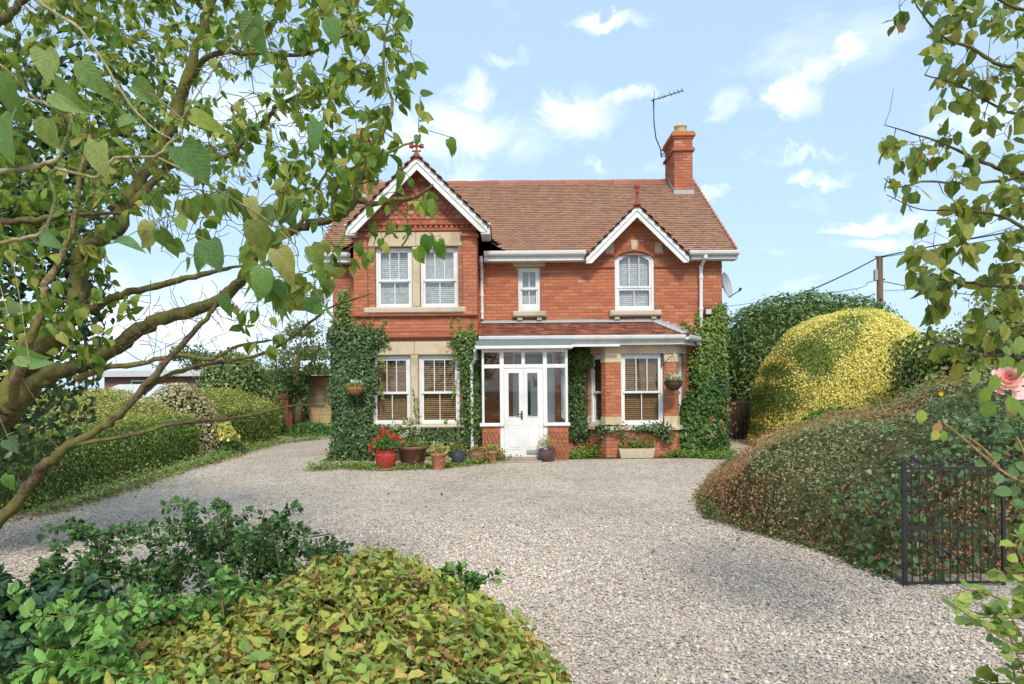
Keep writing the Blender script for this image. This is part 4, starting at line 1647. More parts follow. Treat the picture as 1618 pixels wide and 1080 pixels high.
def grid_faces(nu, nv, wrap=False):
    f = []
    for i in range(nu - 1 + (1 if wrap else 0)):
        for j in range(nv - 1):
            a, b = i * nv + j, ((i + 1) % nu) * nv + j
            f.append((a, b, b + 1, a + 1))
    return np.array(f)


def shrub_from(root, V, Fq, n, size, cols, mat, tmpl=T_DIAMOND, core=None, depth=(0.0, 0.10), out=0.05, spread=.6, down=.15, colfn=None, core_name='shade_core', seed=1, lump=0.06, lump_f=2.0, w=None, jit=.2):
    """a dense clipped plant: a solid core with inner shade painted into its colour, and a skin of leaves over a surface V/Fq"""
    rng = np.random.default_rng(seed)
    c = (V[Fq[:, 0]] + V[Fq[:, 2]]) / 2
    # lumps
    nrm = np.zeros_like(V)
    fn = np.cross(V[Fq[:, 2]] - V[Fq[:, 0]], V[Fq[:, 3]] - V[Fq[:, 1]])
    for k in range(4):
        np.add.at(nrm, Fq[:, k], fn)
    nrm = unit(nrm)
    V = V + nrm * (lump * nz(V, lump_f, seed))[:, None]
    me = np_mesh(core_name, V - nrm * (depth[1] + .02), Fq, np.tile(np.array(core or COREC), (len(Fq), 1)))  # opaque body under the leaves, its colour painting the interior shadow
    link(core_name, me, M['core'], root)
    P, Nn = tri_sample(V, Fq, n, rng)
    out_ = np.where(rng.random((n, 1)) < .06, out * 2.2, out)
    P = P + Nn * rng.uniform(-depth[1], out_, (n, 1)) * np.sqrt(rng.random((n, 1)))
    ok = P[:, 2] > 0.01
    P, Nn = P[ok], Nn[ok]
    n = len(P)
    A, Z = jitter_dir(n, Nn, spread, down, rng)
    C = pal(cols, n, jit, w, rng) if colfn is None else colfn(P, rng)
    S = rng.uniform(.65, 1.25, n) * size
    scatter('foliage', mat, tmpl, P, A, Z, S, C, root)


def dome(cx, cy, rx, ry, h, z0=0.0, p=2.4, nu=36, nv=14, pv=2.2):
    """super-ellipsoid dome"""
    V = []
    for i in range(nu):
        a = 2 * PI * i / nu
        ca, sa = math.cos(a), math.sin(a)
        k = (abs(ca) ** p + abs(sa) ** p) ** (-1 / p)
        for j in range(nv):
            t = (PI / 2) * j / (nv - 1)
            ct, stt = math.cos(t) ** (2 / pv), math.sin(t) ** (2 / pv)
            V.append((cx + rx * k * ca * ct, cy + ry * k * sa * ct, z0 + h * stt))
    return np.array(V), grid_faces(nu, nv, True)


# ---- long clipped hedge along the left of the drive
def hedge_run(y0, y1, xf, hf, hb, wd, ny, ends=True):
    """front face at xf(y), front height hf, back height hb(y); profile goes up the drive side, over the top and down the back"""
    V = []
    prof = [(0.0, 0.0), (0.02, .35), (0.0, .7), (.04, .93), (.16, 1.02), (.42, 1.12), (.75, 1.36), (1.05, 1.52), (1.3, 1.58), (1.55, 1.5), (1.75, 1.2), (1.8, .6), (1.8, 0)]
    for i in range(ny):
        t = i / (ny - 1)
        y = y0 + (y1 - y0) * t
        e = min(1.0, min((t + .0) * (y1 - y0), (1 - t) * (y1 - y0)) / .45) if ends else 1
        e = math.sqrt(max(0, 1 - (1 - e) ** 2)) if ends else 1
        for (a, z) in prof:
            zz = z * hf if z <= 1.02 else hf * 1.02 + (z - 1.02) / .56 * (hb(y) - hf * 1.02)
            V.append((xf(y) - (a * wd / 1.8 if e > .05 else .9 * wd / 1.8 * (1 - e) + a * wd / 1.8 * e), y, max(0, zz * (.55 + .45 * e)) if z > 0 else 0))
    return np.array(V), grid_faces(ny, len(prof))


xf = lambda y: -6.85 - (y + 6.4) * .075
h1 = thing('hedge', 'long clipped green hedge with a browning sloped top along the left of the drive', 'hedge', (-8, -4, 0), 'clipped hedges along the drive')
V, Fq = hedge_run(-10.5, 1.0, xf, 1.12, lambda y: 1.68, 2.6, 40)


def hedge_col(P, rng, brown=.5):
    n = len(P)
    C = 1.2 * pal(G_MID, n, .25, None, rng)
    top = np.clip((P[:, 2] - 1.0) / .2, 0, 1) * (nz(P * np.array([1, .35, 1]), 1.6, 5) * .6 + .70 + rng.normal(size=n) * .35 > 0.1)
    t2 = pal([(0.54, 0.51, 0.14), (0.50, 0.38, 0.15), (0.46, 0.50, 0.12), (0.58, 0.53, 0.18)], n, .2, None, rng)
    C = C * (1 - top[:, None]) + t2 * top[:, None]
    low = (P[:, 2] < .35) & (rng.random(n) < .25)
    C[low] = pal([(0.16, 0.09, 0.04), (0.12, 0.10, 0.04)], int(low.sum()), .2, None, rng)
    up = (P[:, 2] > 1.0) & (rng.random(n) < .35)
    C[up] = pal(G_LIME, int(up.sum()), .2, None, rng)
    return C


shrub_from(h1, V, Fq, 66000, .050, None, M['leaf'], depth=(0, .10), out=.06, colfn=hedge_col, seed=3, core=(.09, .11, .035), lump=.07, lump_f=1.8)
h2 = thing('hedge', 'shorter rounded clipped hedge farther along the drive before the broad leaved shrub', 'hedge', (-8.3, 4, 0), 'clipped hedges along the drive')
V, Fq = hedge_run(2.3, 6.6, lambda y: -7.35 - (y - 2) * .02, 1.25, lambda y: 1.72, 2.0, 20)
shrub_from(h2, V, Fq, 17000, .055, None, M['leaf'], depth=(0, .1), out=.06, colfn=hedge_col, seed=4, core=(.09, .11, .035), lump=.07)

# variegated shrub in the gap, on the hedge's far end
t = thing('shrub', 'cream and pink variegated shrub spilling over between the two clipped hedges', 'shrub', (-8.1, 1.5, 0), 'shrubs beside the left hedge')
V, Fq = dome(-8.15, 1.35, 1.05, .85, 1.78, 0, 2.2)
shrub_from(t, V, Fq, 5000, .075, [(.52, .46, .30), (.44, .42, .22), (.50, .34, .24), (.20, .26, .08), (.60, .55, .42)], M['leaf'], seed=5, w=[3, 3, 1.5, 2, 2], tmpl=T_OVATE, lump=.12)
t = thing('shrub', 'small bright yellow leaved shrub at the foot of the hedge gap', 'shrub', (-7.2, 1.6, 0), 'shrubs beside the left hedge')
V, Fq = dome(-7.32, 1.75, .36, .36, .62, .22, 2)
shrub_from(t, V, Fq, 900, .10, G_YEL + G_LIME, M['leaf'], seed=6, tmpl=T_OVATE, lump=.06, out=.1)
t = thing('shrub', 'low dark green shrub below the small yellow shrub', 'shrub', (-7.2, 1.6, 0), 'shrubs beside the left hedge')
V, Fq = dome(-7.25, 1.6, .55, .5, .42, 0, 2)
shrub_from(t, V, Fq, 1400, .08, G_DARK, M['leaf_glossy'], seed=7, tmpl=T_OVATE, lump=.06, out=.1)
t = thing('shrub', 'large broad leaved pale green shrub beside the brown timber gate', 'shrub', (-8.3, 5, 0), 'shrubs beside the left hedge')
V, Fq = dome(-9.25, 7.4, 1.35, 1.4, 2.75, .0, 2.6, 36, 16, 2.6)
shrub_from(t, V, Fq, 6500, .12, [(.12, .21, .05), (.18, .27, .07), (.09, .16, .04), (.30, .36, .14)], M['leaf_glossy'], seed=8, tmpl=T_OVATE, lump=.2, out=.15)
t = thing('shrub', 'dark glossy laurel bush below the pale shrub by the timber gate', 'shrub', (-7.9, 7, 0), 'shrubs beside the left hedge')
V, Fq = dome(-8.75, 6.5, 1.0, .8, 1.35, 0, 2.2)
shrub_from(t, V, Fq, 3600, .13, [(.07, .14, .03), (.10, .19, .045), (.05, .10, .03), (.15, .25, .06)], M['leaf_glossy'], seed=9, tmpl=T_OVATE, lump=.12, out=.12)
t = thing('shrub', 'low spreading green ground shrub before the stone outbuilding', 'shrub', (-6.9, 7.5, 0), 'shrubs beside the left hedge')
V, Fq = dome(-6.95, 8.1, 1.0, .6, .5, 0, 2)
shrub_from(t, V, Fq, 2600, .08, [(.08, .19, .04), (.11, .24, .05), (.06, .14, .03)], M['leaf'], seed=10, tmpl=T_OVATE, lump=.08, out=.1)

# ---- right side: laurel, golden hedge, mound
t = thing('laurel_hedge', 'tall dark laurel hedge with a rounded top behind the golden hedge', 'hedge', (9.6, 8, 0))
V, Fq = dome(10.5, 8.6, 3.4, 2.3, 4.75, 0.0, 3.4, 44, 20, 3.2)
shrub_from(t, V, Fq, 17000, .15, [(.07, .14, .03), (.10, .185, .04), (.13, .23, .05), (.045, .09, .022), (.18, .29, .07)], M['leaf_glossy'], seed=12, tmpl=T_NARROW, lump=.14, lump_f=1.6, out=.16, depth=(0, .2), down=.3)

t = thing('golden_hedge', 'huge domed yellow variegated hedge with patches reverted to green', 'hedge', (8.1, 2, 0))
V, Fq = dome(8.78, 2.3, 2.48, 2.2, 3.60, 0.0, 2.2, 48, 20, 2.3)


def gold_col(P, rng):
    n = len(P)
    C = pal(G_YEL, n, .12, None, rng)
    g = pal([(.11, .22, .04), (.08, .165, .035), (.16, .28, .055)], n, .2, None, rng)
    # reverted patches: bearings on the dome seen from the drive (x, z, radius x, radius z)
    m = np.full(n, -1.0)
    for (px, py, rx, rz) in ((1292, 572, 20, 32), (1238, 640, 30, 44), (1248, 592, 18, 16), (1362, 514, 26, 12), (1228, 690, 20, 14), (1318, 662, 18, 8), (1352, 541, 9, 5), (1408, 560, 14, 20)):
        q = W(px, py, 16.2)
        m = np.maximum(m, 1.35 - np.hypot((P[:, 0] - q.x) / (rx / 66), (P[:, 2] - q.z) / (rz / 66)))
    m = m + nz(P, 3.0, 8) * .30 + rng.normal(size=n) * .20
    k = (m > .57)
    k |= (nz(P, 1.7, 19) + rng.normal(size=n) * .12 > .97)
    C[k] = g[k]
    return C


shrub_from(t, V, Fq, 60000, .056, None, M['leaf'], colfn=gold_col, seed=13, lump=.09, lump_f=2.4, out=.07, depth=(0, .08), tmpl=T_DIAMOND, spread=.45, down=-.1, core=(.30, .26, .06))

t = thing('conifer', 'low bright green ferny conifer between the golden hedge and the mound', 'conifer', (6.9, -1.6, 0))
V, Fq = dome(6.75, -1.3, .95, .7, 1.15, 0, 2)
shrub_from(t, V, Fq, 5500, .10, [(.09, .20, .03), (.12, .25, .04), (.07, .16, .03)], M['leaf_matt'], seed=14, tmpl=T_NARROW, lump=.1, out=.14)

t = thing('shrub', 'mixed dark and pale green shrub right of the golden hedge', 'shrub', (8.0, -1.9, 0), 'shrubs behind the mound')
V, Fq = dome(9.0, -1.2, 1.2, 1.1, 2.5, 0, 2.2)
shrub_from(t, V, Fq, 7500, .085, [(.10, .17, .04), (.15, .22, .06), (.06, .11, .03), (.22, .27, .08), (.05, .09, .03)], M['leaf'], seed=15, tmpl=T_OVATE, lump=.28, lump_f=2.4, out=.2, depth=(0, .2))
t = thing('shrub', 'tall loose yellow green shrub behind the right hand tree', 'shrub', (9.5, -3, 0), 'shrubs behind the mound')
V, Fq = dome(9.7, -2.6, 1.9, 1.3, 3.5, 0, 2.2)
shrub_from(t, V, Fq, 9000, .10, [(.20, .26, .06), (.26, .31, .08), (.14, .20, .05), (.32, .34, .11)], M['leaf'], seed=16, tmpl=T_OVATE, lump=.35, lump_f=1.8, out=.25, depth=(0, .25))
t = thing('shrub', 'darker leafy shrub rising behind the iron gate end of the mound', 'shrub', (8.6, -6, 0), 'shrubs behind the mound')
V, Fq = dome(8.7, -5.6, 1.8, 1.4, 2.6, 0, 2.2)
shrub_from(t, V, Fq, 7000, .09, [(.08, .15, .04), (.13, .20, .05), (.18, .24, .07)], M['leaf'], seed=17, tmpl=T_OVATE, lump=.3, lump_f=2, out=.2, depth=(0, .2))

# mound of cotoneaster and ivy
mound = thing('cotoneaster_mound', 'broad sloping mound of cotoneaster, brown heath and ivy right of the drive', 'ground shrub', (4.5, -7, 0))
Dk = np.array([5.9, 7.1, 8.4, 9.4, 10.3, 10.9, 12.0, 13.3, 14.6, 15.8])
Xe = np.array([3.22, 3.14, 2.52, 2.58, 2.86, 3.14, 3.60, 4.20, 4.85, 5.5])
Dh = np.array([5.9, 6.5, 8.2, 8.7, 9.3, 10., 11., 12., 13., 14., 15.8])
Hh = np.array([1.62, 1.68, 1.74, 1.64, 1.42, 1.16, .88, .60, .36, .20, .05])
ns_, nt_ = 22, 44
V = []
for i in range(nt_):
    t_ = i / (nt_ - 1)
    D = 5.88 + (15.8 - 5.88) * t_
    hf = np.interp(D, Dh, Hh)
    xe = np.interp(D, Dk, Xe)
    wdt = 2.95
    fe = min(1, ((D - 5.88) / .30)) ** .5
    for j in range(ns_):
        s_ = j / (ns_ - 1)
        if s_ < .62:
            q = s_ / .62
            x, z = xe + wdt * (q ** 1.15), hf * (.24 * min(1, q / .07) ** .6 + .76 * (1 - (1 - q) ** 1.25))
        else:
            x, z = xe + wdt + (s_ - .62) / .38 * 3.6, hf * (1 + .06 * math.sin((s_ - .62) * 5))
        V.append((x, D - D0, max(0, z * fe)))
V = np.array(V)
V[:, 2] *= 1 + .07 * nz(V, 1.5, 77) + .09 * nz(V, 3.4, 78)
Fq = grid_faces(nt_, ns_)[:, ::-1]


def mound_zone(P, rng):
    """0 green cotoneaster, 1 brown heath, 2 ivy, 3 fine dead twigs"""
    n = len(P)
    a = nz(P, 1.3, 31, 4) + rng.normal(size=n) * .09
    b_ = nz(P, 2.0, 32, 4) + rng.normal(size=n) * .09
    z = np.zeros(n, int)
    low = np.clip(1 - P[:, 2] / .9, 0, 1)
    z[(a + low * .5) > .06] = 1
    iv = (b_ + np.clip((-7.6 - P[:, 1]) / 2.0, -.6, .7)) > .42
    z[iv & (rng.random(n) < .7)] = 2
    z[(rng.random(n) < .05)] = 3
    return z


def mound_col(P, rng):
    n = len(P)
    z = mound_zone(P, rng)
    C = pal([(.22, .31, .12), (.27, .35, .16), (.16, .24, .09), (.33, .38, .20)], n, .2, None, rng)
    for k, cc in ((1, [(.44, .23, .11), (.50, .30, .16), (.36, .18, .09), (.50, .22, .13), (.30, .26, .11)]), (2, G_IVY), (3, [(.34, .23, .13), (.30, .12, .06), (.22, .26, .06)])):
        m = z == k
        C[m] = pal(cc, int(m.sum()), .2, None, rng)
    return C


shrub_from(mound, V, Fq, 90000, .040, None, M['leaf'], colfn=mound_col, seed=18, lump=.15, lump_f=2.6, out=.11, depth=(0, .09), tmpl=T_NARROW, spread=.8, core=(.085, .075, .035))
rng = np.random.default_rng(91)
P, Nn = tri_sample(V, Fq, 9000, rng)
iv = (nz(P, 2.0, 32) + np.clip((-7.8 - P[:, 1]) / 2.0, -.7, .7) + rng.normal(size=len(P)) * .15 > .55)
P, Nn = P[iv], Nn[iv]
P2, N2 = tri_sample(V, Fq, 14000, rng)
k = (P2[:, 1] < -8.6 + .5 * nz(P2, 2.5, 5)) & (P2[:, 0] < 6)
P, Nn = np.vstack([P, P2[k]]), np.vstack([Nn, N2[k]])
Nn = unit(Nn + np.array([-.1, -.5, 0]))
A, Z = jitter_dir(len(P), Nn, .45, .5, rng)
T_IVY = (np.array([(0, 0, 0), (0, .45, .02), (0, 1, -.08), (-.42, .12, .0), (-.30, .52, .02), (.42, .12, .0), (.30, .52, .02)], float), T_OVATE[1])
scatter('ivy_leaves', M['leaf_glossy'], T_IVY, P + Nn * .06, A, Z, rng.uniform(.04, .075, len(P)), pal(G_IVY, len(P), .2, None, rng), mound)
# wiry dead stems standing out of the heath
b = MB()
P, Nn = tri_sample(V, Fq, 1500, rng)
for p, nn in zip(P, Nn):
    if p[2] > 1.2 and rng.random() < .6:
        continue
    d = unit((nn + rng.normal(size=3) * .8)[None])[0]
    l = rng.uniform(.06, .2)
    c = random.choice([(.30, .16, .08), (.36, .24, .14), (.22, .10, .06)])
    b.tube([p, p + d * l * .5, p + d * l + np.array([0, 0, -.02])], .0028, 3, c, False)
b.build('dead_stems', M['wood'], mound, 'stuff')

# ---- ivy on the house


def poly_dist(P, poly):
    poly = np.array(poly)
    d = np.full(len(P), 1e9)
    inside = np.zeros(len(P), bool)
    for i in range(len(poly)):
        a, b_ = poly[i], poly[(i + 1) % len(poly)]
        e = b_ - a
        t = np.clip(((P - a) @ e) / (e @ e), 0, 1)
        d = np.minimum(d, np.linalg.norm(P - (a + t[:, None] * e), axis=1))
        c = ((a[1] > P[:, 1]) != (b_[1] > P[:, 1])) & (P[:, 0] < (b_[0] - a[0]) * (P[:, 1] - a[1]) / (b_[1] - a[1] + 1e-12) + a[0])
        inside ^= c
    return inside, d


def ivy(name, label, pix, D, ywall, thick, n, size, cols, seed, soft=.3, light=None, cat='ivy', mat='leaf_glossy', group='ivy climbing on the house', tmpl=None, ragged=.12):
    """foliage that clings to a wall; pix is its outline as the photo shows it at distance D"""
    rng = np.random.default_rng(seed)
    poly = [(W(px, py, D).x, W(px, py, D).z) for px, py in pix]
    xs, zs = [p[0] for p in poly], [p[1] for p in poly]
    root = thing(name, label, cat, ((min(xs) + max(xs)) / 2, ywall if not callable(ywall) else 0, max(0, min(zs))), group)

    def depth(Q):
        ins, d = poly_dist(Q, poly)
        t = np.sqrt(np.clip(d / soft, 0, 1))
        q3 = np.stack([Q[:, 0], np.zeros(len(Q)), Q[:, 1]], 1)
        return ins, thick * t * (.75 + .35 * nz(q3, 2.2, seed)) + .03
    yw = (lambda x: np.full(len(x), ywall)) if not callable(ywall) else ywall
    # dark backing sheet behind the leaves, the shade among them put into its colour
    nx, nzz = 26, 40
    gx, gz_ = np.linspace(min(xs), max(xs), nx), np.linspace(max(0.0, min(zs)), max(zs), nzz)
    Q = np.stack(np.meshgrid(gx, gz_, indexing='ij'), -1).reshape(-1, 2)
    ins, dp = depth(Q)
    V = np.stack([Q[:, 0], yw(Q[:, 0]) - np.maximum(.02, dp - .10), Q[:, 1]], 1)
    Fq = grid_faces(nx, nzz)
    keep = ins[Fq].all(1)
    if keep.sum() > 3:
        link('stems', np_mesh('stems', V, Fq[keep], np.tile(np.array((.03, .032, .015)), (int(keep.sum()), 1))), M['core'], root)
    Q = np.stack([rng.uniform(min(xs) - ragged, max(xs) + ragged, n * 3), rng.uniform(max(0, min(zs) - ragged), max(zs) + ragged, n * 3)], 1)
    q3 = np.stack([Q[:, 0], np.full(len(Q), seed * 1.7), Q[:, 1]], 1)
    jq = Q + rng.normal(size=Q.shape) * ragged * .45 + np.stack([nz(q3, 7, seed), nz(q3, 7, seed + 1)], 1) * ragged * .8
    ins, dp = depth(jq)
    k = np.where(ins)[0][:n]
    Q, dp = Q[k], dp[k]
    e = .05
    gxn = (depth(Q + np.array([e, 0]))[1] - depth(Q - np.array([e, 0]))[1]) / (2 * e)
    gzn = (depth(Q + np.array([0, e]))[1] - depth(Q - np.array([0, e]))[1]) / (2 * e)
    Nn = unit(np.stack([-gxn, -np.ones(len(Q)), -gzn + .25], 1))
    P = np.stack([Q[:, 0], yw(Q[:, 0]) - dp + rng.uniform(-.03, .06, len(Q)), Q[:, 1]], 1)
    A, Z = jitter_dir(len(P), Nn, .45, .7, rng)
    C = pal(cols, len(P), .2, None, rng)
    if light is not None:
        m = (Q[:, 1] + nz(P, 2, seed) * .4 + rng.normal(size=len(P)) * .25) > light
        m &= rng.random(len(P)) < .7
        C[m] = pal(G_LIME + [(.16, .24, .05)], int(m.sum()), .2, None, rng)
    scatter('foliage', M[mat], T_IVY if tmpl is None else tmpl, P, A, Z, rng.uniform(.5, 1.35, len(P)) * size, C, root)
    return root


IVYC = [(0.06, 0.10, 0.03), (0.07, 0.135, 0.04), (0.10, 0.175, 0.055), (0.04, 0.08, 0.025), (0.13, 0.21, 0.07)]
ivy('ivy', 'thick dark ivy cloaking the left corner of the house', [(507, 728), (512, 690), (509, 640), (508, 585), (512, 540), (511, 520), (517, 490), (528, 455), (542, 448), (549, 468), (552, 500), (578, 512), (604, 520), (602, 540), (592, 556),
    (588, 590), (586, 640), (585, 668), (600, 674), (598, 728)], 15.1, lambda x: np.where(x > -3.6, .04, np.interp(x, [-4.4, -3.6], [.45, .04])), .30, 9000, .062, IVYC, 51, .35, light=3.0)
ivy('ivy', 'ivy climbing the downpipe between the ground floor window and the porch', [(728, 705), (730, 672), (727, 600), (724, 560), (712, 540), (716, 528), (735, 520), (750, 524), (756, 545), (764, 575), (768, 600), (757, 640), (764, 665), (790, 680), (784, 694), (758, 704)],
    15.2, .02, .17, 3600, .055, IVYC + G_LIME[:1], 52, .18, light=2.5)
ivy('ivy', 'low band of ivy on the brickwork under the ground floor windows', [(588, 730), (588, 674), (620, 670), (655, 676), (728, 674), (742, 690), (742, 728)], 15.3, .02, .16, 4200, .055, IVYC, 53, .2)
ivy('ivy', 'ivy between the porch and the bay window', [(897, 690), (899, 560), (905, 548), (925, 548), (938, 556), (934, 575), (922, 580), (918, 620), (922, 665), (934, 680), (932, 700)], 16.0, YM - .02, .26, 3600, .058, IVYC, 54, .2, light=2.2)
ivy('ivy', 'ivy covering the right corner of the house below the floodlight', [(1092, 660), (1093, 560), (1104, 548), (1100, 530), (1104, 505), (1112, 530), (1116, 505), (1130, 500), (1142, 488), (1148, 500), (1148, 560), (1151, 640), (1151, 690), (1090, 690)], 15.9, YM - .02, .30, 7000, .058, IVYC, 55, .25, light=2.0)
ivy('ivy', 'thin trail of ivy along the brick base of the bay window', [(935, 676), (960, 673), (1010, 678), (1048, 676), (1062, 690), (1055, 706), (1030, 690), (1000, 684), (960, 682), (936, 690)], 15.3, .06, .10, 900, .05, IVYC, 56, .1)
ivy('creeper', 'bushy creeper with a few red leaves against the right corner of the house', [(1050, 728), (1056, 690), (1078, 672), (1092, 640), (1100, 610), (1128, 600), (1148, 620), (1158, 650), (1162, 690), (1158, 728)], 15.2, .55, .62, 4600, .085,
    [(.06, .14, .03), (.09, .19, .04), (.13, .24, .055), (.05, .11, .03), (.16, .26, .07)], 57, .35, cat='creeper', mat='leaf', group=None, tmpl=T_OVATE)
rng = np.random.default_rng(5)
k = 46
P = np.array([tuple(W(1164 - abs(rng.normal()) * 22, rng.uniform(640, 728), 14.75 + rng.uniform(0, .3))) for _ in range(k)])
A, Z = jitter_dir(k, np.tile(np.array([[0.4, -1, .2]]), (k, 1)), .5, .6, rng)
scatter('red_leaves', M['leaf'], T_OVATE, P, A, Z, rng.uniform(.06, .10, k), pal([(.32, .13, .06), (.36, .20, .10), (.30, .09, .05)], k), bpy.data.objects['creeper'])
# loose upward shoots of ivy on the brick
sh = bpy.data.objects['ivy']
b = MB((.10, .12, .05))
PP, AA, ZZ = [], [], []
for (x0, y0, x1, y1) in ((716, 530, 714, 497), (728, 525, 727, 500), (560, 505, 566, 478), (585, 512, 592, 488), (598, 520, 612, 500), (600, 545, 612, 528), (655, 680, 652, 610), (660, 675, 657, 625), (1100, 545, 1092, 510), (1108, 540, 1106, 512), (1122, 505, 1118, 492), (604, 540, 618, 545), (600, 560, 607, 580), (597, 600, 604, 625), (722, 600, 714, 625), (724, 560, 712, 572), (770, 560, 778, 548), (745, 525, 748, 505), (1104, 520, 1094, 505), (940, 690, 960, 700), (1000, 684, 1006, 700), (1030, 690, 1036, 706), (575, 512, 577, 488), (640, 676, 636, 660), (700, 674, 704, 660), (770, 690, 788, 700)):
    a, c = W(x0, y0, 15.3), W(x1, y1, 15.3)
    wall = YM - .03 if x0 > 760 else YG - .02
    a.y = c.y = wall
    m = [a.lerp(c, q) + Vector((random.uniform(-.02, .02), 0, 0)) for q in np.linspace(0, 1, 5)]
    b.tube(m, .005, 4)
    for q in np.linspace(0, 1, 34):
        p = a.lerp(c, q)
        PP.append((p.x + random.gauss(0, .035 * (1.2 - q)), p.y - random.uniform(.0, .05), p.z))
b.build('stems', M['bark'], sh)
n = len(PP)
A, Z = jitter_dir(n, np.tile(np.array([[0., -1, .2]]), (n, 1)), .4, .3, RNG)
scatter('young_shoots', M['leaf'], T_IVY, np.array(PP), A, Z, RNG.uniform(.03, .055, n), pal(G_LIME + G_MID, n), sh)

# ---- ground-hugging weeds and grass along the house wall and drive edge


def strip(name, label, pts, n, size, cols, wdt, seed, tall=.08, mat='leaf', kind='stuff'):
    """low plants scattered along a ground line given as photo points"""
    rng = np.random.default_rng(seed)
    g = []
    for px, py in pts:
        v = (CY - py) / F + ROLL * (px - CX) / F
        D = H / -v
        for _ in range(6):
            D = (H - ground_z(D - D0)) / -v
        g.append(((px - CX) / F * D, D - D0))
    g = np.array(g)
    seg = np.linalg.norm(np.diff(g, axis=0), axis=1)
    i = rng.choice(len(seg), n, p=seg / seg.sum())
    t = rng.random((n, 1))
    q = g[i] * (1 - t) + g[i + 1] * t + rng.normal(size=(n, 2)) * wdt
    h = np.abs(rng.normal(size=n)) * tall * (.6 + .6 * (nz(np.c_[q, np.zeros(n)], 2.5, seed) + .4).clip(0, 1.4))
    P = np.c_[q, h + .008 + np.array([ground_z(y) for y in q[:, 1]])]
    Nn = np.tile(np.array([[0, -.25, 1.0]]), (n, 1))
    A, Z = jitter_dir(n, Nn, .6, 0, rng)
    o = scatter(name, M[mat], T_OVATE, P, A, Z, rng.uniform(.6, 1.3, n) * size, pal(cols, n, .25, None, rng), None, kind)
    if label:
        tag(o, label, 'ground cover')
    return o


GC = [(.13, .25, .04), (.18, .30, .05), (.10, .19, .035), (.24, .32, .07)]
strip('ground_cover', 'bright green weeds and creeping plants along the foot of the front wall', [(490, 738), (540, 734), (600, 738), (690, 737), (760, 731), (800, 728)], 5200, .045, GC + [(.30, .22, .09)], .14, 61, .07)
strip('ground_cover', 'bright green weeds at the foot of the bay window wall', [(865, 727), (900, 726), (940, 722), (1000, 722), (1050, 724), (1100, 728), (1160, 732)], 6600, .05, GC, .14, 62, .12)
strip('ground_cover', 'green plants along the foot of the left hedge', [(60, 800), (230, 752), (330, 722), (390, 704), (440, 694), (510, 688)], 6500, .05, G_MID + GC[:2] + [(.20, .11, .05)], .16, 63, .10)
strip('ground_cover', 'green and brown plants creeping onto the gravel from the mound', [(1160, 735), (1125, 770), (1108, 795), (1120, 825), (1200, 850), (1300, 880), (1420, 925)], 6000, .035, G_IVY + [(.22, .12, .06), (.26, .17, .09), (.20, .28, .06)], .07, 64, .06)
strip('fallen_leaves', None, [(380, 770), (700, 820), (1000, 860), (1250, 930), (1100, 1000), (940, 830)], 55, .05, [(.25, .13, .06), (.32, .20, .08), (.10, .13, .04)], .7, 65, .004)
strip('fallen_leaves', None, [(10, 812), (200, 762), (390, 708)], 900, .045, [(.30, .16, .07), (.36, .24, .11), (.22, .11, .05)], .12, 66, .01)

# ================================================================== TREES AND FOREGROUND SHRUBS
def smooth_path(pts, k=4):
    P = [np.array(p, float) for p in pts]
    P = [2 * P[0] - P[1]] + P + [2 * P[-1] - P[-2]]
    out = []
    for i in range(1, len(P) - 2):
        for j in range(k):
            t = j / k
            a, b_, c, d = P[i - 1], P[i], P[i + 1], P[i + 2]
            out.append(.5 * ((2 * b_) + (c - a) * t + (2 * a - 5 * b_ + 4 * c - d) * t * t + (3 * b_ - a - 3 * c + d) * t ** 3))
    out.append(P[-2])
    return np.array(out)


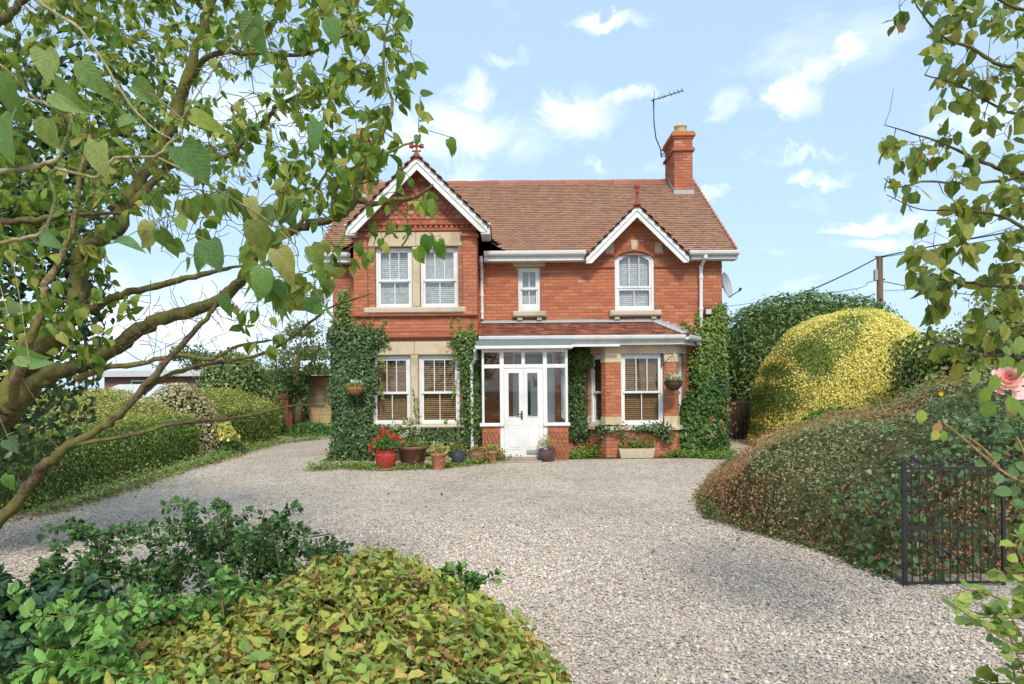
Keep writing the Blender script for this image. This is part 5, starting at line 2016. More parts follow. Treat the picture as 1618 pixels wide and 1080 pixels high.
class Tree:
    """limbs drawn through measured points, twigs grown from them towards targets, leaves on the twigs"""

    def __init__(s, root, seed, bark_cols):
        s.root, s.rng, s.bark = root, np.random.default_rng(seed), bark_cols
        s.nodes, s.rad = [], []
        s.tw = MB(bark_cols[0])
        s.LP, s.LA, s.LN, s.LS, s.LC = [], [], [], [], []

    def limb(s, pts, name='branch', n=9, col=None, wob=.012):
        """pts: (px, py, D, radius)"""
        q = smooth_path([(*W(p[0], p[1], p[2]), p[3]) for p in pts], 5)
        xyz, r = q[:, :3].copy(), np.maximum(q[:, 3], .002)
        m = len(xyz)
        xyz[1:-1] += s.rng.normal(size=(m - 2, 3)) * np.minimum(wob, r[1:-1, None] * .22)
        r = r * s.rng.uniform(.90, 1.12, m)
        b = MB(col or s.bark[0])
        b.tube([Vector(p) for p in xyz], list(r), n)
        o = b.build(name, M['bark'], s.root, smooth=True)
        for p, k in zip(xyz, r):
            s.nodes.append(p)
            s.rad.append(k)
        return o

    def grow(s, targets, rmax=.008, tip=.0018, seg=.10, bend=.18, thick=.55):
        """twigs from the nearest wood to each target; returns the twig tips with directions"""
        T = np.array(targets)
        base = np.array(s.nodes)
        d0 = np.min(np.linalg.norm(T[:, None] - base[None, ::2], axis=2), axis=1)
        tips = []
        for i in np.argsort(d0):
            t = T[i]
            nd = np.array(s.nodes)
            dd = np.linalg.norm(nd - t, axis=1)
            j = int(np.argmin(dd + s.rng.random(len(dd)) * .05))
            a = nd[j]
            L_ = np.linalg.norm(t - a)
            if L_ < .02:
                continue
            k = max(2, int(L_ / seg) + 1)
            off = unit(s.rng.normal(size=(1, 3)))[0] * L_ * bend
            pts = []
            for q in np.linspace(0, 1, k + 1):
                w = 4 * q * (1 - q)
                pts.append(a * (1 - q) + t * q + off * w * .5 + np.array([0, 0, .10 * L_ * w * .5]) + s.rng.normal(size=3) * .012 * (0 if q in (0, 1) else 1))
            r0 = min(rmax, s.rad[j] * thick + .0008, .0022 + .006 * L_)
            rs = np.linspace(max(r0, tip), tip, k + 1)
            s.tw.tube([Vector(p) for p in pts], list(rs), 5 if r0 > .004 else 4, s.bark[s.rng.integers(len(s.bark))], False)
            for p, rr in zip(pts[1:], rs[1:]):
                s.nodes.append(p)
                s.rad.append(rr)
            tips.append((np.array(pts), L_))
        return tips

    def leaf(s, p, axis, nrm, size, col):
        s.LP.append(p)
        s.LA.append(axis)
        s.LN.append(nrm)
        s.LS.append(size)
        s.LC.append(col)

    def leaves_on(s, tips, per, size, cols, droop=.6, w=None, face=(0, -.6, .6), spread=.7):
        for pts, L_ in tips:
            k = s.rng.poisson(per)
            for _ in range(k):
                q = 1 - abs(s.rng.normal()) * .35
                q = min(max(q, 0.05), 1) * (len(pts) - 1)
                i = min(int(q), len(pts) - 2)
                p = pts[i] * (1 - (q - i)) + pts[i + 1] * (q - i)
                d = unit((pts[i + 1] - pts[i])[None])[0]
                ax = unit((d * .4 + s.rng.normal(size=3) * .55 + np.array([0, 0, -droop]))[None])[0]
                nr = unit((np.array(face) + s.rng.normal(size=3) * spread)[None])[0]
                st = size * .25
                p2 = p + ax * st
                if size > .05:
                    s.tw.tube([Vector(p), Vector(p2)], .0011, 3, (.16, .20, .05), False)
                s.leaf(p2, ax, nr, size * s.rng.uniform(.7, 1.2), pal(cols, 1, .18, w, s.rng)[0])

    def finish(s, mat, tmpls, singles=300, ok=None, mass_tmpl=None):
        s.tw.build('twigs', M['bark'], s.root, 'stuff')
        P, A, Nn, S, C = (np.array(x) for x in (s.LP, s.LA, s.LN, s.LS, s.LC))
        if not len(P):
            return
        D = P[:, 1] + D0
        inview = (np.abs(P[:, 0]) < .76 * D) & (P[:, 2] - H < .58 * D) & (D > .3)
        score = np.where(inview, S / np.maximum(D, .3), 0)
        order = np.argsort(-score)
        one = order[:singles]
        rest = order[singles:]
        leaf_objects(s.root, mat, tmpls, P[one], A[one], Nn[one], S[one], C[one])
        if len(rest):
            scatter('foliage', mat, mass_tmpl or tmpls[0], P[rest], A[rest], Nn[rest], S[rest], C[rest], s.root)


def region(rng, poly, n, dlo, dhi):
    """n targets inside a photo outline, each at its own distance"""
    poly = np.array(poly, float)
    out = []
    lo, hi = poly.min(0), poly.max(0)
    while len(out) < n:
        q = rng.uniform(lo, hi, (400, 2))
        ins, _ = poly_dist(q, poly)
        for a in q[ins]:
            out.append(tuple(W(a[0], a[1], rng.uniform(dlo, dhi))))
    return out[:n]


BARK = [(.105, .088, .042), (.085, .068, .038), (.13, .11, .055)]
tl = thing('lime_tree', 'old spreading tree with mossy bent limbs and broad heart shaped leaves beside the left hedge', 'tree', (-3.7, -11.2, 0))
T = Tree(tl, 3, BARK)
T.limb([(-330, 1120, 4.3, .22), (-260, 980, 4.35, .20), (-170, 820, 4.4, .17), (-80, 720, 4.4, .145), (-20, 650, 4.35, .12), (20, 618, 4.3, .095)], 'trunk', 14)
T.limb([(0, 632, 4.32, .10), (30, 592, 4.25, .075), (62, 545, 4.2, .062), (98, 508, 4.15, .056), (126, 474, 4.1, .052), (126, 422, 4.1, .050), (127, 393, 4.1, .049), (161, 365, 4.1, .047), (195, 343, 4.1, .045),
        (203, 307, 4.15, .043), (229, 272, 4.2, .041), (262, 215, 4.3, .038), (292, 150, 4.4, .035), (320, 70, 4.4, .030), (346, 0, 4.4, .025), (365, -70, 4.4, .02)], 'branch', 12)
T.limb([(10, 628, 4.3, .075), (60, 590, 4.2, .054), (100, 572, 4.1, .046), (140, 563, 4.05, .044), (187, 537, 4.0, .042), (233, 503, 3.95, .040), (287, 488, 3.9, .038), (347, 468, 3.8, .034), (382, 436, 3.7, .030), (412, 395, 3.6, .026),
        (440, 370, 3.55, .024), (478, 352, 3.5, .022), (522, 343, 3.5, .020), (552, 330, 3.5, .018), (568, 312, 3.5, .016), (590, 318, 3.5, .013), (627, 313, 3.45, .012), (664, 307, 3.4, .010), (690, 289, 3.4, .006)], 'branch', 10)
BR2 = (.12, .08, .055)
T.limb([(-178, 830, 4.38, .045), (-125, 862, 3.9, .038), (-60, 845, 3.5, .034), (0, 806, 3.5, .030), (37, 762, 3.5, .028), (62, 727, 3.5, .026), (97, 698, 3.5, .024), (150, 668, 3.5, .020), (187, 645, 3.5, .019), (240, 588, 3.55, .018), (280, 543, 3.6, .016), (320, 503, 3.6, .013), (340, 478, 3.6, .01), (352, 450, 3.6, .007)], 'branch', 9, BR2)
T.limb([(112, 690, 3.5, .014), (200, 677, 3.5, .011), (273, 660, 3.5, .010), (367, 653, 3.5, .008), (420, 643, 3.5, .007), (467, 634, 3.5, .006), (512, 636, 3.5, .004)], 'branch', 7, BR2)
T.limb([(120, 585, 4.05, .022), (167, 570, 4.0, .018), (222, 563, 4.0, .015), (283, 552, 4.0, .013), (333, 558, 4.0, .012), (375, 540, 4.0, .010), (430, 530, 4.0, .006)], 'branch', 7, (.19, .16, .07))
T.limb([(225, 612, 3.55, .013), (252, 590, 3.6, .013), (282, 578, 3.7, .013), (327, 566, 3.8, .012), (420, 550, 3.9, .010), (493, 503, 3.9, .008), (520, 482, 3.9, .006), (556, 470, 3.9, .004), (592, 459, 3.9, .002)], 'branch', 7, BR2)
T.limb([(129, 474, 4.1, .030), (150, 475, 4.05, .024), (187, 456, 4.0, .022), (237, 445, 3.9, .020), (300, 430, 3.9, .017), (352, 418, 3.9, .012), (400, 410, 3.9, .006)], 'branch', 7)
T.limb([(203, 320, 4.1, .026), (250, 275, 4.2, .022), (300, 240, 4.3, .018), (356, 242, 4.2, .016), (392, 217, 4.2, .015), (430, 180, 4.1, .014), (456, 155, 4.0, .013), (522, 147, 4.0, .009)], 'branch', 7)
T.limb([(456, 155, 4.0, .010), (500, 135, 3.9, .008), (536, 120, 3.9, .007), (588, 111, 3.9, .004)], 'branch', 6)
T.limb([(300, 128, 4.4, .022), (340, 80, 4.2, .018), (400, 76, 4.0, .013), (492, 80, 3.8, .010), (542, 56, 3.7, .007), (590, 44, 3.6, .004)], 'branch', 7)
T.limb([(568, 312, 3.5, .012), (571, 280, 3.45, .011), (586, 250, 3.4, .010), (610, 210, 3.4, .009), (628, 167, 3.4, .008), (616, 105, 3.4, .007), (619, 50, 3.4, .006), (630, 15, 3.4, .005), (640, -40, 3.4, .004)], 'branch', 7, (.24, .22, .08))
T.limb([(556, 268, 3.5, .008), (580, 252, 3.45, .008), (612, 240, 3.4, .007), (651, 224, 3.4, .005), (671, 221, 3.4, .002)], 'branch', 6, (.24, .22, .08))
T.limb([(478, 352, 3.5, .012), (486, 330, 3.5, .009), (500, 300, 3.5, .008), (520, 270, 3.5, .006), (528, 240, 3.5, .004)], 'branch', 6, (.24, .22, .08))
T.limb([(528, 341, 3.5, .010), (534, 300, 3.45, .009), (556, 272, 3.4, .008)], 'branch', 6, (.24, .22, .08))
T.limb([(15, 625, 4.0, .030), (29, 575, 3.7, .026), (60, 500, 3.6, .024), (73, 460, 3.6, .021), (78, 430, 3.6, .019), (100, 393, 3.6, .017), (122, 335, 3.6, .015), (133, 265, 3.6, .012), (150, 200, 3.6, .009)], 'branch', 8, (.26, .19, .10))
T.limb([(-80, 715, 4.39, .045), (-130, 540, 4.15, .034), (-110, 400, 3.9, .026), (-40, 345, 3.8, .022), (40, 335, 3.8, .018), (100, 330, 3.8, .015), (165, 325, 3.8, .010), (200, 325, 3.9, .008)], 'branch', 7, BR2)
T.limb([(-130, 540, 4.15, .036), (-190, 300, 4.05, .034), (-150, 100, 4.0, .032), (-60, 30, 4.0, .030), (20, 12, 4.0, .026), (55, -20, 4.0, .02)], 'branch', 8)
PALE = (.36, .31, .19)
T.limb([(-120, 740, 4.38, .034), (-330, 560, 3.5, .024), (-280, 380, 2.8, .017), (-150, 280, 2.4, .013), (-50, 262, 2.3, .011), (0, 257, 2.3, .0085), (50, 250, 2.3, .0078), (94, 239, 2.3, .007), (112, 205, 2.3, .0055), (118, 183, 2.3, .005), (95, 160, 2.3, .0045), (61, 139, 2.3, .004), (30, 105, 2.3, .0035), (0, 79, 2.3, .003)], 'branch', 7, PALE, .003)
T.limb([(94, 252, 2.3, .005), (130, 262, 2.3, .0055), (161, 267, 2.3, .0058), (189, 239, 2.3, .0055), (253, 236, 2.3, .005), (275, 215, 2.3, .0045), (294, 203, 2.3, .004), (295, 178, 2.3, .003)], 'branch', 7, PALE, .003)
T.limb([(-60, 30, 4.0, .016), (-20, -70, 3.3, .011), (25, -60, 2.8, .008), (60, -20, 2.6, .007), (105, 12, 2.6, .0065), (139, 36, 2.6, .006), (175, 89, 2.6, .0055), (211, 150, 2.6, .005), (250, 192, 2.6, .0035), (280, 212, 2.5, .003)], 'branch', 7, PALE, .003)
T.limb([(-330, 560, 3.5, .020), (-230, 450, 2.8, .012), (-110, 395, 2.45, .009), (-30, 376, 2.4, .0075), (0, 370, 2.4, .007), (45, 362, 2.4, .0068), (74, 349, 2.4, .006), (92, 304, 2.4, .005), (85, 266, 2.4, .004), (92, 255, 2.35, .004)], 'branch', 7, PALE, .003)
T.limb([(253, 236, 2.3, .004), (300, 262, 2.35, .004), (350, 292, 2.4, .0038), (400, 322, 2.45, .0035), (440, 352, 2.5, .003), (470, 380, 2.5, .002)], 'branch', 6, PALE, .003)

LM = [(.12, .22, .035), (.16, .27, .045), (.09, .175, .03), (.20, .31, .055), (.27, .34, .06), (.34, .35, .09)]
LK = [(.14, .24, .05), (.20, .30, .07), (.26, .30, .08), (.11, .20, .05), (.32, .33, .10)]
rg = T.rng
# bare twigs low on the left
T.grow(region(rg, [(170, 540), (240, 460), (330, 480), (430, 430), (520, 470), (560, 500), (500, 560), (420, 600), (300, 590)], 210, 3.4, 4.6), rmax=.0055, tip=.0016, bend=.25)
T.grow(region(rg, [(0, 640), (120, 600), (250, 620), (300, 690), (160, 720), (20, 740)], 22, 3.4, 3.8), rmax=.005, tip=.0014)
# crown
tp = T.grow(region(rg, [(-60, -60), (470, -60), (455, 120), (430, 290), (300, 310), (160, 330), (-60, 330)], 520, 3.4, 6.2), rmax=.009)
T.leaves_on(tp, 5.6, .058, LM, .6)
tp = T.grow(region(rg, [(-80, -80), (420, -80), (400, 250), (240, 300), (-80, 320)], 230, 4.6, 7.0), rmax=.007)
T.leaves_on(tp, 6.5, .070, LM[:4] + [(.07, .14, .03)], .6)
T.grow(region(rg, [(-60, -60), (470, -60), (500, 200), (430, 330), (160, 400), (-60, 400)], 420, 3.2, 5.8), rmax=.007, tip=.002, bend=.25)
tp = T.grow(region(rg, [(440, -50), (640, -50), (655, 60), (650, 180), (640, 230), (600, 260), (560, 330), (500, 330), (430, 300), (420, 150)], 270, 3.1, 4.3), rmax=.007)
T.leaves_on(tp, 3.8, .062, LM, .6)
tp = T.grow(region(rg, [(560, 250), (655, 215), (668, 235), (640, 290), (690, 300), (700, 330), (640, 380), (560, 400), (500, 380), (500, 330)], 40, 3.2, 3.6), rmax=.004)
T.leaves_on(tp, 1.9, .062, LM, .6)
tp = T.grow([tuple(W(px, py, 3.3)) for px, py in ((700, 385), (690, 372), (720, 215), (672, 150), (665, 95), (660, 60), (655, 20), (668, 205), (640, 330), (590, 395), (560, 420), (520, 420), (500, 440), (530, 395))], rmax=.004)
T.leaves_on(tp, 2.4, .062, LM, .9)
tp = T.grow(region(rg, [(230, 280), (470, 290), (540, 420), (520, 490), (440, 470), (360, 410), (250, 380)], 60, 2.5, 3.2), rmax=.005)
T.leaves_on(tp, 2.0, .080, LK, .9)
tp = T.grow(region(rg, [(-40, 260), (170, 270), (220, 400), (190, 560), (60, 560), (-40, 560)], 170, 3.4, 4.8), rmax=.006)
T.leaves_on(tp, 3.6, .060, LM, .6)
tp = T.grow(region(rg, [(330, 440), (420, 480), (470, 560), (400, 560), (370, 500)], 14, 3.5, 3.9), rmax=.004)
T.leaves_on(tp, 1.6, .06, LM, .9)
# the middle of the crown is thin: mostly bare mossy twigs against the sky
keep = []
for i, p in enumerate(T.LP):
    D_ = p[1] + D0
    v_ = (p[2] - H) / D_
    px_, py_ = CX + p[0] / D_ * F, CY - v_ * F
    keep.append(not (270 < px_ < 520 and 70 < py_ < 330 and D_ > 3.2 and rg.random() < .50))
for nm in ('LP', 'LA', 'LN', 'LS', 'LC'):
    setattr(T, nm, [q for q, k in zip(getattr(T, nm), keep) if k])
T.bark = [(.15, .135, .05), (.11, .09, .045), (.20, .19, .06)]
T.grow(region(rg, [(180, 20), (560, 20), (600, 250), (520, 420), (300, 420), (150, 300)], 380, 3.2, 5.2), rmax=.007, tip=.0022, bend=.3)
T.grow(region(rg, [(60, 430), (300, 420), (520, 440), (560, 520), (380, 600), (160, 600)], 120, 3.4, 4.4), rmax=.006, tip=.0018, bend=.3)
# the few very near leaves at the upper left, each where the photo has one
for (px, py, ang, s, D, c) in ((15, 200, 185, .165, 2.2, (.13, .24, .05)), (10, 140, 200, .15, 2.2, (.15, .25, .07)), (86, 92, 175, .105, 2.2, (.26, .34, .11)), (92, 205, 185, .10, 2.15, (.30, .38, .13)),
                               (163, 240, 182, .105, 2.15, (.34, .40, .14)), (146, 105, 150, .11, 2.2, (.19, .30, .10)), (120, 145, 120, .11, 2.2, (.22, .33, .10)), (318, 252, 150, .125, 2.1, (.12, .24, .09)),
                               (336, 178, 95, .10, 2.2, (.24, .30, .05)), (210, 182, 75, .07, 2.2, (.20, .32, .13)), (410, 50, 185, .12, 2.4, (.15, .27, .10)), (405, 40, 200, .10, 2.4, (.11, .2, .05)), (245, 140, 110, .085, 2.3, (.20, .30, .10)),
                               (505, 205, 200, .10, 2.7, (.12, .25, .09)), (532, 40, 180, .10, 2.7, (.13, .25, .08)), (340, 395, 165, .11, 2.5, (.12, .24, .09)), (415, 370, 175, .12, 2.5, (.26, .30, .10)), (450, 410, 160, .12, 2.5, (.34, .34, .11)),
                               (415, 440, 190, .11, 2.5, (.16, .30, .08)), (500, 485, 165, .10, 2.7, (.13, .27, .10)), (505, 400, 150, .09, 2.7, (.24, .32, .09)), (200, 365, 75, .10, 2.5, (.15, .28, .10)), (50, 550, 95, .085, 2.4, (.22, .36, .12)),
                               (70, 555, 60, .08, 2.4, (.17, .30, .12)), (85, 370, 95, .08, 2.6, (.13, .25, .10)), (320, 395, 190, .09, 2.6, (.13, .25, .08)), (25, 470, 100, .07, 2.6, (.12, .2, .07)), (20, 690, 140, .07, 2.6, (.07, .14, .07)), (8, 750, 190, .07, 2.6, (.14, .28, .07)),
                               (700, 395, 165, .085, 3.2, (.12, .26, .04)), (680, 385, 190, .085, 3.2, (.10, .22, .04)), (668, 402, 150, .075, 3.2, (.20, .33, .05)), (572, 392, 180, .06, 3.2, (.11, .22, .04)), (360, 470, 150, .08, 2.9, (.14, .27, .09))):
    a = math.radians(ang)
    ax = np.array([math.sin(a), rg.normal() * .25, math.cos(a)])
    base = np.array(W(px, py, D)) - ax * s * .5
    nr = np.array([rg.normal() * .3, -1, .35 + rg.normal() * .3])
    T.leaf(base, ax, nr, s, np.array(c))
    k = int(np.argmin(np.linalg.norm(np.array(T.nodes) - base, axis=1)))
    q = np.array(T.nodes[k])
    if np.linalg.norm(q - base) < .8:
        m = (q + base) / 2 + np.array([0, 0, .02])
        T.tw.tube([Vector(q), Vector(m), Vector(base)], [.0022, .0018, .0014], 4, PALE, False)
T_LIME = [(h[0] * np.array([w, 1, 1]) + np.c_[.05 * np.sin(h[0][:, 1] * 5 + i), np.zeros(len(h[0])), .05 * np.sin(h[0][:, 0] * 9 + i) * h[0][:, 1]], h[1]) for i, (h, w) in enumerate(((heart(.25, .16), .92), (heart(.5, .06, .25), .80), (heart(.1, .30, -.2), .85), (heart(.75, .2, .15), .78), (heart(.35, .4, -.1), .9), (heart(.9, .1, .3), .72)))]
T.finish(M['leaf_big'], T_LIME, 300, mass_tmpl=T_LIME[1])

# dark evergreen behind the tree at the far left
t = thing('evergreen_bush', 'tall dark evergreen bush seen through the left hand tree', 'bush', (-6.2, -8.5, 0))
root = t
rng = np.random.default_rng(33)
n = 12500
c = [(-5.35, -8.6, 2.5, 1.15, 1.1, 1.9), (-4.6, -9.0, 2.6, .75, .7, .9), (-5.3, -8.4, 4.3, 1.15, 1.0, 1.0), (-4.5, -8.8, 3.9, .75, .8, .8), (-3.8, -8.9, 4.5, .6, .7, .6)]
PP, NN = [], []
for (x, y, z, a, b_, h) in c:
    k = int(n * a * h / sum(q[3] * q[5] for q in c))
    d = unit(rng.normal(size=(k, 3)))
    rr = rng.uniform(.55, 1.08, (k, 1)) ** .6
    p = d * rr * np.array([a, b_, h]) + np.array([x, y, z])
    keep = nz(p, 2.6, 71) > -.35
    PP.append(p[keep])
    NN.append(d[keep])
P, Nn = np.vstack(PP), np.vstack(NN)
k = P[:, 2] > .05
P, Nn = P[k], Nn[k]
A, Z = jitter_dir(len(P), Nn, .6, .4, rng)
scatter('foliage', M['leaf_glossy'], T_OVATE, P, A, Z, rng.uniform(.06, .11, len(P)), pal([(.04, .085, .025), (.06, .12, .035), (.09, .16, .04), (.03, .06, .02)], len(P), .2, None, rng), root)
b = MB((.08, .06, .04))
b.tube([(-5.5, -8.8, 0), (-5.45, -8.8, 1.4), (-5.5, -8.7, 2.6), (-5.4, -8.7, 4.2)], [.12, .10, .08, .03], 8)
for i in range(46):
    z = rng.uniform(.8, 4.2)
    d = unit(rng.normal(size=(1, 3)) * np.array([1, 1, .5]))[0]
    p = np.array([-5.47, -8.75, z])
    b.tube([p, p + d * .5 + np.array([0, 0, .1]), p + d * rng.uniform(.8, 1.2) + np.array([0, 0, .25])], [.03, .02, .006], 5)
b.build('trunk', M['bark'], root)

# ---- right-hand tree
tr = thing('apple_tree', 'thin branched tree with sparse yellowing oval leaves above the iron gate', 'tree', (3.5, -11.6, 0))
T = Tree(tr, 8, [(.10, .075, .06), (.13, .10, .08), (.085, .065, .055)])
T.limb([(2440, 1160, 3.5, .08), (2420, 900, 3.5, .075), (2400, 640, 3.5, .065), (2390, 400, 3.5, .05), (2380, 150, 3.5, .035), (2370, -60, 3.5, .02)], 'trunk', 12)
for pts in ([(2395, 370, 3.5, .022), (1870, 330, 3.6, .020), (1760, 180, 3.5, .016), (1650, 120, 3.4, .013), (1590, 118, 3.4, .010), (1550, 92, 3.4, .008), (1500, 70, 3.4, .006), (1465, 30, 3.4, .004), (1448, -5, 3.4, .002)],
            [(2395, 420, 3.5, .022), (1870, 380, 3.6, .020), (1760, 320, 3.5, .018), (1650, 290, 3.4, .012), (1600, 285, 3.4, .010), (1550, 265, 3.4, .008), (1500, 240, 3.4, .006), (1450, 222, 3.4, .004), (1405, 208, 3.4, .002)],
            [(1650, 290, 3.4, .008), (1580, 300, 3.35, .007), (1520, 302, 3.35, .006), (1470, 298, 3.3, .005), (1425, 306, 3.3, .004), (1402, 292, 3.3, .002)],
            [(2395, 490, 3.5, .022), (1875, 450, 3.6, .020), (1760, 420, 3.5, .018), (1660, 400, 3.4, .012), (1600, 360, 3.4, .008), (1530, 345, 3.4, .005), (1460, 342, 3.4, .003), (1406, 318, 3.4, .002)],
            [(2395, 560, 3.5, .022), (1880, 520, 3.6, .020), (1760, 480, 3.5, .019), (1640, 470, 3.4, .012), (1570, 465, 3.4, .008), (1500, 455, 3.4, .005), (1445, 448, 3.4, .002)],
            [(2395, 680, 3.5, .022), (1890, 640, 3.6, .020), (1760, 605, 3.5, .018), (1650, 590, 3.4, .013), (1600, 578, 3.4, .011), (1560, 575, 3.4, .009), (1520, 570, 3.4, .006), (1488, 570, 3.4, .003)],
            [(1760, 180, 3.5, .014), (1690, 60, 3.4, .010), (1600, 20, 3.4, .007), (1540, -20, 3.4, .004)],
            [(1760, 420, 3.5, .012), (1680, 500, 3.4, .009), (1600, 530, 3.4, .006), (1530, 520, 3.4, .003)],
            [(1760, 320, 3.5, .012), (1690, 210, 3.4, .010), (1600, 190, 3.4, .007), (1530, 150, 3.4, .005), (1470, 130, 3.4, .003)]):
    T.limb(pts, 'branch', 7, wob=.006)
RT = [(.19, .26, .05), (.24, .30, .06), (.14, .21, .045), (.30, .33, .08), (.27, .27, .06), (.11, .18, .05)]
tp = T.grow(region(T.rng, [(1460, -40), (1700, -40), (1700, 330), (1560, 350), (1470, 330), (1430, 290), (1412, 230), (1450, 190), (1500, 170), (1480, 100)], 200, 3.1, 3.9), rmax=.005, tip=.0013)
T.leaves_on(tp, 3.0, .070, RT, .9, spread=.7)
tp = T.grow(region(T.rng, [(1500, 330), (1700, 330), (1700, 600), (1560, 620), (1480, 560), (1450, 470), (1440, 400)], 160, 3.1, 3.9), rmax=.005, tip=.0013)
T.leaves_on(tp, 2.8, .072, RT, .9, spread=.7)
tp = T.grow([tuple(W(px, py, 3.3)) for px, py in ((1432, 10), (1440, 40), (1428, 45), (1420, 150), (1405, 230), (1402, 245), (1412, 290), (1410, 330), (1440, 330), (1460, 270), (1470, 360), (1445, 415), (1440, 445), (1460, 470), (1490, 410), (1510, 600), (1560, 640), (1600, 650))], rmax=.003, tip=.0012)
T.leaves_on(tp, 2.0, .072, RT + [(.20, .13, .06)], .9, spread=.6)
T.finish(M['leaf_big'], [(v * np.array([1.55, 1, 1]), f) for v, f in (T_OVATE,)] + [(heart(.3, .12)[0] * np.array([.72, 1, 1]), heart()[1]), (heart(.1, .05, .1)[0] * np.array([.66, 1, 1]), heart()[1])], 300)

# ---- foreground shrubs


def leafy_plant(name, label, cat, base, stems, seed, lsize, cols, mat, tmpls, bark, group=None, per=26, spread=.35, sub=4, pairs=False, singles=90):
    """woody stems that fork into leafy shoots; stems: (foot xyz, top xyz)"""
    rng = np.random.default_rng(seed)
    root = thing(name, label, cat, base, group)
    b = MB(bark)
    LP, LA, LN, LS, LC = [], [], [], [], []
    for f, t_ in stems:
        f, t_ = np.array(f), np.array(t_)
        L_ = np.linalg.norm(t_ - f)
        mid = (f + t_) / 2 + rng.normal(size=3) * .05
        t_[2] = min(t_[2], 1.16)
        q = smooth_path([f, mid, t_], 4)
        b.tube([Vector(p) for p in q], list(np.linspace(.007, .003, len(q))), 5)
        shoots = [(q[int(len(q) * .3):], 1.0)]
        for _ in range(sub):
            p0 = q[rng.integers(len(q) // 3, len(q))]
            e = p0 + unit((rng.normal(size=3) * np.array([1, 1, .35]) + np.array([0, 0, .45]))[None])[0] * L_ * rng.uniform(.25, .45)
            e[2] = min(e[2], t_[2] + .03)
            s_ = smooth_path([p0, (p0 + e) / 2 + rng.normal(size=3) * .02, e], 3)
            b.tube([Vector(p) for p in s_], list(np.linspace(.004, .0018, len(s_))), 4)
            shoots.append((s_, .7))
        for s_, wgt in shoots:
            k = int(per * wgt)
            for i in range(k):
                u = (i + rng.random()) / k * (len(s_) - 1)
                j = min(int(u), len(s_) - 2)
                p = s_[j] + (s_[j + 1] - s_[j]) * (u - j)
                d = unit((s_[j + 1] - s_[j])[None])[0]
                sid = unit(np.cross(d, rng.normal(size=3))[None])[0]
                ax = unit((sid + d * .35 + np.array([0, 0, -.15]) + rng.normal(size=3) * .2)[None])[0]
                nr = unit((np.array([0, -.35, 1]) + rng.normal(size=3) * spread)[None])[0]
                LP.append(p + ax * .012)
                LA.append(ax)
                LN.append(nr)
                LS.append(lsize * rng.uniform(.6, 1.2))
                LC.append(pal(cols, 1, .2, None, rng)[0])
    b.build('stems', M['bark'], root)
    P, A, Nn, S, C = (np.array(x) for x in (LP, LA, LN, LS, LC))
    o = np.argsort(-S / (P[:, 1] + D0))
    leaf_objects(root, mat, tmpls, P[o[:singles]], A[o[:singles]], Nn[o[:singles]], S[o[:singles]], C[o[:singles]])
    o = o[singles:]
    if len(o):
        scatter('foliage', mat, tmpls[0], P[o], A[o], Nn[o], S[o], C[o], root)
    return root


def gxy(px, D):
    return (px - CX) / F * D


MAH = [(.042, .11, .026), (.06, .145, .034), (.085, .185, .042), (.032, .08, .021), (.12, .235, .05)]
MAHL = [(.16, .32, .065), (.20, .37, .085), (.12, .25, .055)]


def stems_to(tops, D, n, rng, spread=.22, foot=.25, dj=.3):
    out = []
    for (px, py) in tops:
        for i in range(n):
            Di = D + rng.uniform(-dj, dj)
            t_ = W(px + rng.normal() * 12, py + abs(rng.normal()) * 22 * (i > 0), Di)
            f = Vector((t_.x + rng.normal() * foot, t_.y + rng.normal() * .15, 0))
            out.append((f, t_))
    return out


rng = np.random.default_rng(44)
LV = [T_OVATE, (T_OVATE[0] * np.array([1.25, 1, 1.4]), T_OVATE[1]), (T_OVATE[0] * np.array([1.1, 1, -.8]), T_OVATE[1])]
leafy_plant('holly_shrub', 'tallest dark glossy shrub of the front bed, upright against the gravel', 'shrub', (-1.9, -10.9, 0),
            stems_to([(290, 780), (335, 795), (360, 805), (300, 825), (250, 830), (390, 835), (330, 840)], 4.5, 2, rng), 71, .048, MAH, M['leaf_glossy'], LV, (.12, .075, .05), 'shrubs in the front bed', per=58)
leafy_plant('holly_shrub', 'dark glossy shrub with stems leaning out over the gravel beside the yellowing shrub', 'shrub', (-1.5, -10.9, 0),
            stems_to([(420, 797), (430, 825), (500, 838), (515, 850), (450, 860), (470, 885), (410, 870)], 4.35, 2, rng), 72, .048, MAH, M['leaf_glossy'], LV, (.12, .075, .05), 'shrubs in the front bed', per=56)
leafy_plant('holly_shrub', 'dark glossy shrub with drooping shoots left of the tallest shrub', 'shrub', (-2.6, -11.1, 0),
            stems_to([(120, 822), (100, 860), (150, 845), (60, 890), (180, 880), (130, 900), (220, 890)], 4.2, 2, rng), 73, .048, MAH, M['leaf_glossy'], LV, (.12, .075, .05), 'shrubs in the front bed', per=58)
leafy_plant('holly_shrub', 'dark low shrub with bluish leaves at the far left of the front bed', 'shrub', (-2.6, -11.8, 0),
            stems_to([(10, 935), (40, 960), (80, 930), (20, 1000), (90, 990), (0, 900)], 3.6, 3, rng), 74, .066, [(.04, .10, .05), (.06, .14, .07), (.05, .11, .04)], M['leaf_glossy'], LV, (.12, .075, .05), 'shrubs in the front bed', per=58)
leafy_plant('bright_shrub', 'fresh bright green broad leaved shrub low in the front bed', 'shrub', (-1.9, -12.1, 0),
            stems_to([(125, 935), (100, 985), (60, 1010), (140, 1000), (160, 1040), (90, 1050)], 3.2, 2, rng), 75, .062, MAHL, M['leaf_glossy'], LV, (.20, .12, .06), 'shrubs in the front bed', per=44, sub=5)
